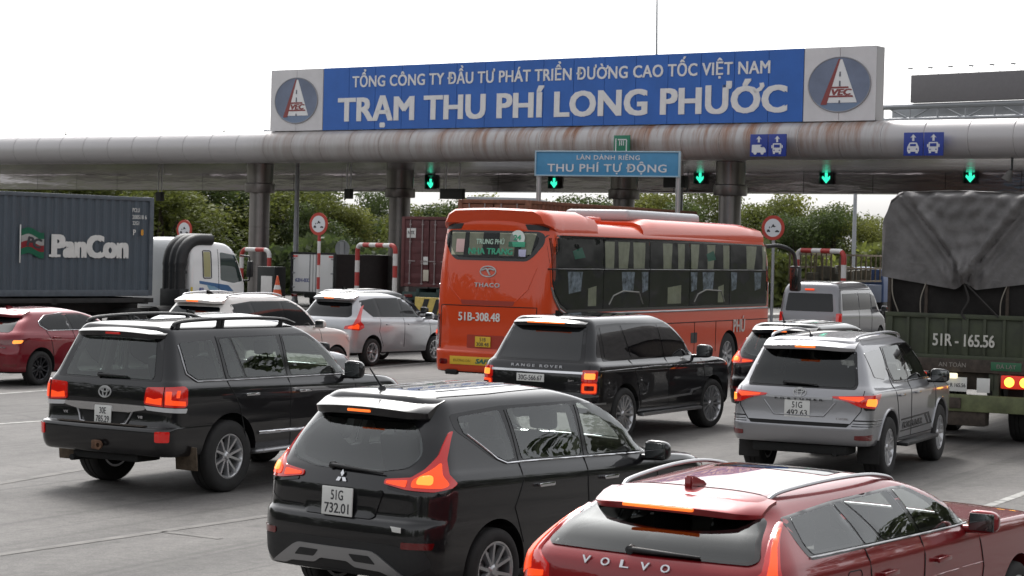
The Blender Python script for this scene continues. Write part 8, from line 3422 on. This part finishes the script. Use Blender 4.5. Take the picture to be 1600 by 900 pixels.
def make_maroon(X, Y, yaw):
    root = car_root('container_truck', X, Y, yaw, 'maroon shipping container seen from its barred rear doors, beside the left edge of the bus', 'truck')
    MR = mat('maroon_container', (.085, .022, .024), .6, var=.25, vscale=2)
    container('container', root, 0, 12.19, 1.25, 2.65, MR, mat('maroon_frame', (.10, .028, .028), .6, var=.3, vscale=3))
    rbox('door_label', (-.0, .78, 3.28), (.01, .40, .36), .003, M_PLATE, root)
    text('label_lettering', 'NYK', .30, .14, rear_M(.78, -.008, 3.30), M_INK, root, .02, .002)
    rbox('door_label', (-.0, .12, 2.25), (.01, .20, .30), .003, M_PLATE, root)
    rbox('door_label', (-.0, .10, 1.70), (.01, .24, .42), .003, mat('cream_label', (.50, .46, .38), .6), root)
    bm = bmesh.new()
    for s in (-1, 1):
        box(bm, (6, s * .45, 1.05), (12, .14, .3), .015)
    box(bm, (.1, 0, .92), (.16, 2.3, .30), .02)
    box(bm, (.1, 0, .52), (.10, 2.3, .14), .02)
    for yy in (-.8, .8):
        box(bm, (.1, yy, .7), (.08, .08, .4), .01)
    from_bm('trailer_chassis', bm, mat('green_chassis', (.025, .05, .045), .7, var=.3), root, 30)
    for s in (-1, 1):
        rbox('tail_lamp', (.0, s * .85, .92), (.05, .36, .12), .02, M_LENS_DIM, root)
    truck_wheels(root, (1.4, 2.7, 11.2), 1.2)
    return root


make_maroon(-3.15, 76.5, 30.0)


def make_brown(X, Y, yaw):
    root = car_root('container_truck', X, Y, yaw, 'rust-brown container whose top edge shows above the roof of the orange bus', 'truck')
    BR = mat('rust_container', (.16, .058, .03), .7, var=.35, vscale=3)
    container('container', root, 0, 12.19, 1.34, 2.90, BR, mat('rust_frame', (.17, .065, .035), .7, var=.4, vscale=5))
    bm = bmesh.new()
    for s in (-1, 1):
        box(bm, (6, s * .45, 1.12), (12, .14, .3), .015)
    box(bm, (.1, 0, .95), (.16, 2.3, .30), .02)
    from_bm('trailer_chassis', bm, M_UNDER, root, 30)
    truck_wheels(root, (1.4, 2.7, 11.2), 1.2)
    return root


make_brown(-.62, 61.0, 29.0)


def make_white_lorry(X, Y, yaw):
    root = car_root('white_lorry', X, Y, yaw, 'white lorry with a grey panel band, seen between the grey container and the white cab', 'truck')
    bm = bmesh.new()
    box(bm, (4, 0, 1.85), (8, 2.3, 1.90), .12, seg=3)
    from_bm('cargo_box', bm, M_WHITE, root, 40)
    bm = bmesh.new()
    for k in range(20):
        box(bm, (.4 + k * .38, -1.155, 1.95), (.33, .02, .82), .008)
    from_bm('grey_panels', bm, mat('grey_panel', (.13, .135, .145), .6), root, 30)
    text('side_lettering', 'AUGC', .9, .20, right_M(7.1, -1.16, 2.56), mat('grey_blue_ink', (.18, .22, .36), .5), root, .02, .004)
    text('side_lettering', 'XE TẢI', 1.2, .26, right_M(6.9, -1.16, 1.25), mat('grey_ink', (.14, .14, .15), .5), root, .02, .004)
    bm = bmesh.new()
    box(bm, (4, 0, .72), (8.4, .9, .3), .02)
    from_bm('chassis', bm, M_UNDER, root, 30)
    truck_wheels(root, (1.6, 6.6), 1.1, .46)
    return root


p = at(262, 420, 67)
hd = Vector((math.sin(R(39)), math.cos(R(39)), 0))
make_white_lorry(p.x - hd.x * 7.3, p.y - hd.y * 7.3 + .7, 39)


def make_stake_truck(X, Y, yaw):
    root = car_root('stake_truck', X, Y, yaw, 'lorry with a brown stake-sided load bed, inside the striped frame beyond the silver van', 'truck')
    bm = bmesh.new()
    for s in (-1, 1):
        for k in range(9):
            box(bm, (.1 + k * .6, s * 1.02, 2.35), (.06, .05, 1.1), .008)
        for zz in (1.85, 2.35, 2.85):
            box(bm, (2.5, s * 1.05, zz), (5.0, .03, .07), .006)
    for k in range(7):
        box(bm, (.0, -1 + k * 2 / 6, 2.30), (.05, .05, 1.0), .008)
    from_bm('stakes', bm, mat('stake_timber', (.20, .16, .11), .8, var=.4, vscale=5), root, 30)
    bm = bmesh.new()
    box(bm, (2.5, 0, 1.35), (5.2, 2.1, .70), .03)
    from_bm('load_bed', bm, mat('bed_blue', (.03, .05, .10), .6, var=.2), root, 30)
    bm = bmesh.new()
    rnd = random.Random(4)
    for k in range(14):
        box(bm, (rnd.uniform(.4, 4.5), rnd.uniform(-.8, .8), rnd.uniform(1.8, 2.2)), (.5, .4, .5), .06, Matrix.Rotation(rnd.uniform(0, 3), 4, 'Z'))
    from_bm('sacks', bm, mat('sack_cloth', (.16, .15, .12), .9, var=.3), root, 40)
    rings = [(.5, .5, 5.4, 7.0, .98, .08, .2, 0, .06, 2), (1.0, 1.0, 5.4, 7.1, 1.03, .1, .24, 0, .08, 0), (1.6, 1.6, 5.4, 7.0, 1.02, .1, .24, 0, .08, 0), (2.3, 2.3, 5.45, 6.6, .9, .1, .2, 0, .06, 0), (2.4, 2.4, 5.7, 6.4, .02, .01, .01, 0, 0, 0)]
    from_bm('cab', Shell(rings, bar=.01).mesh(), [mat('cab_blue', (.04, .08, .2), .4), M_UNDER, M_TRIM], root, 30)
    truck_wheels(root, (1.0, 6.1), 1.02, .42)
    return root


p = at(1272, 425, 78)
make_stake_truck(p.x, p.y, 28)

for b in BODIES:
    if "mats_" in b:
        del b["mats_"]
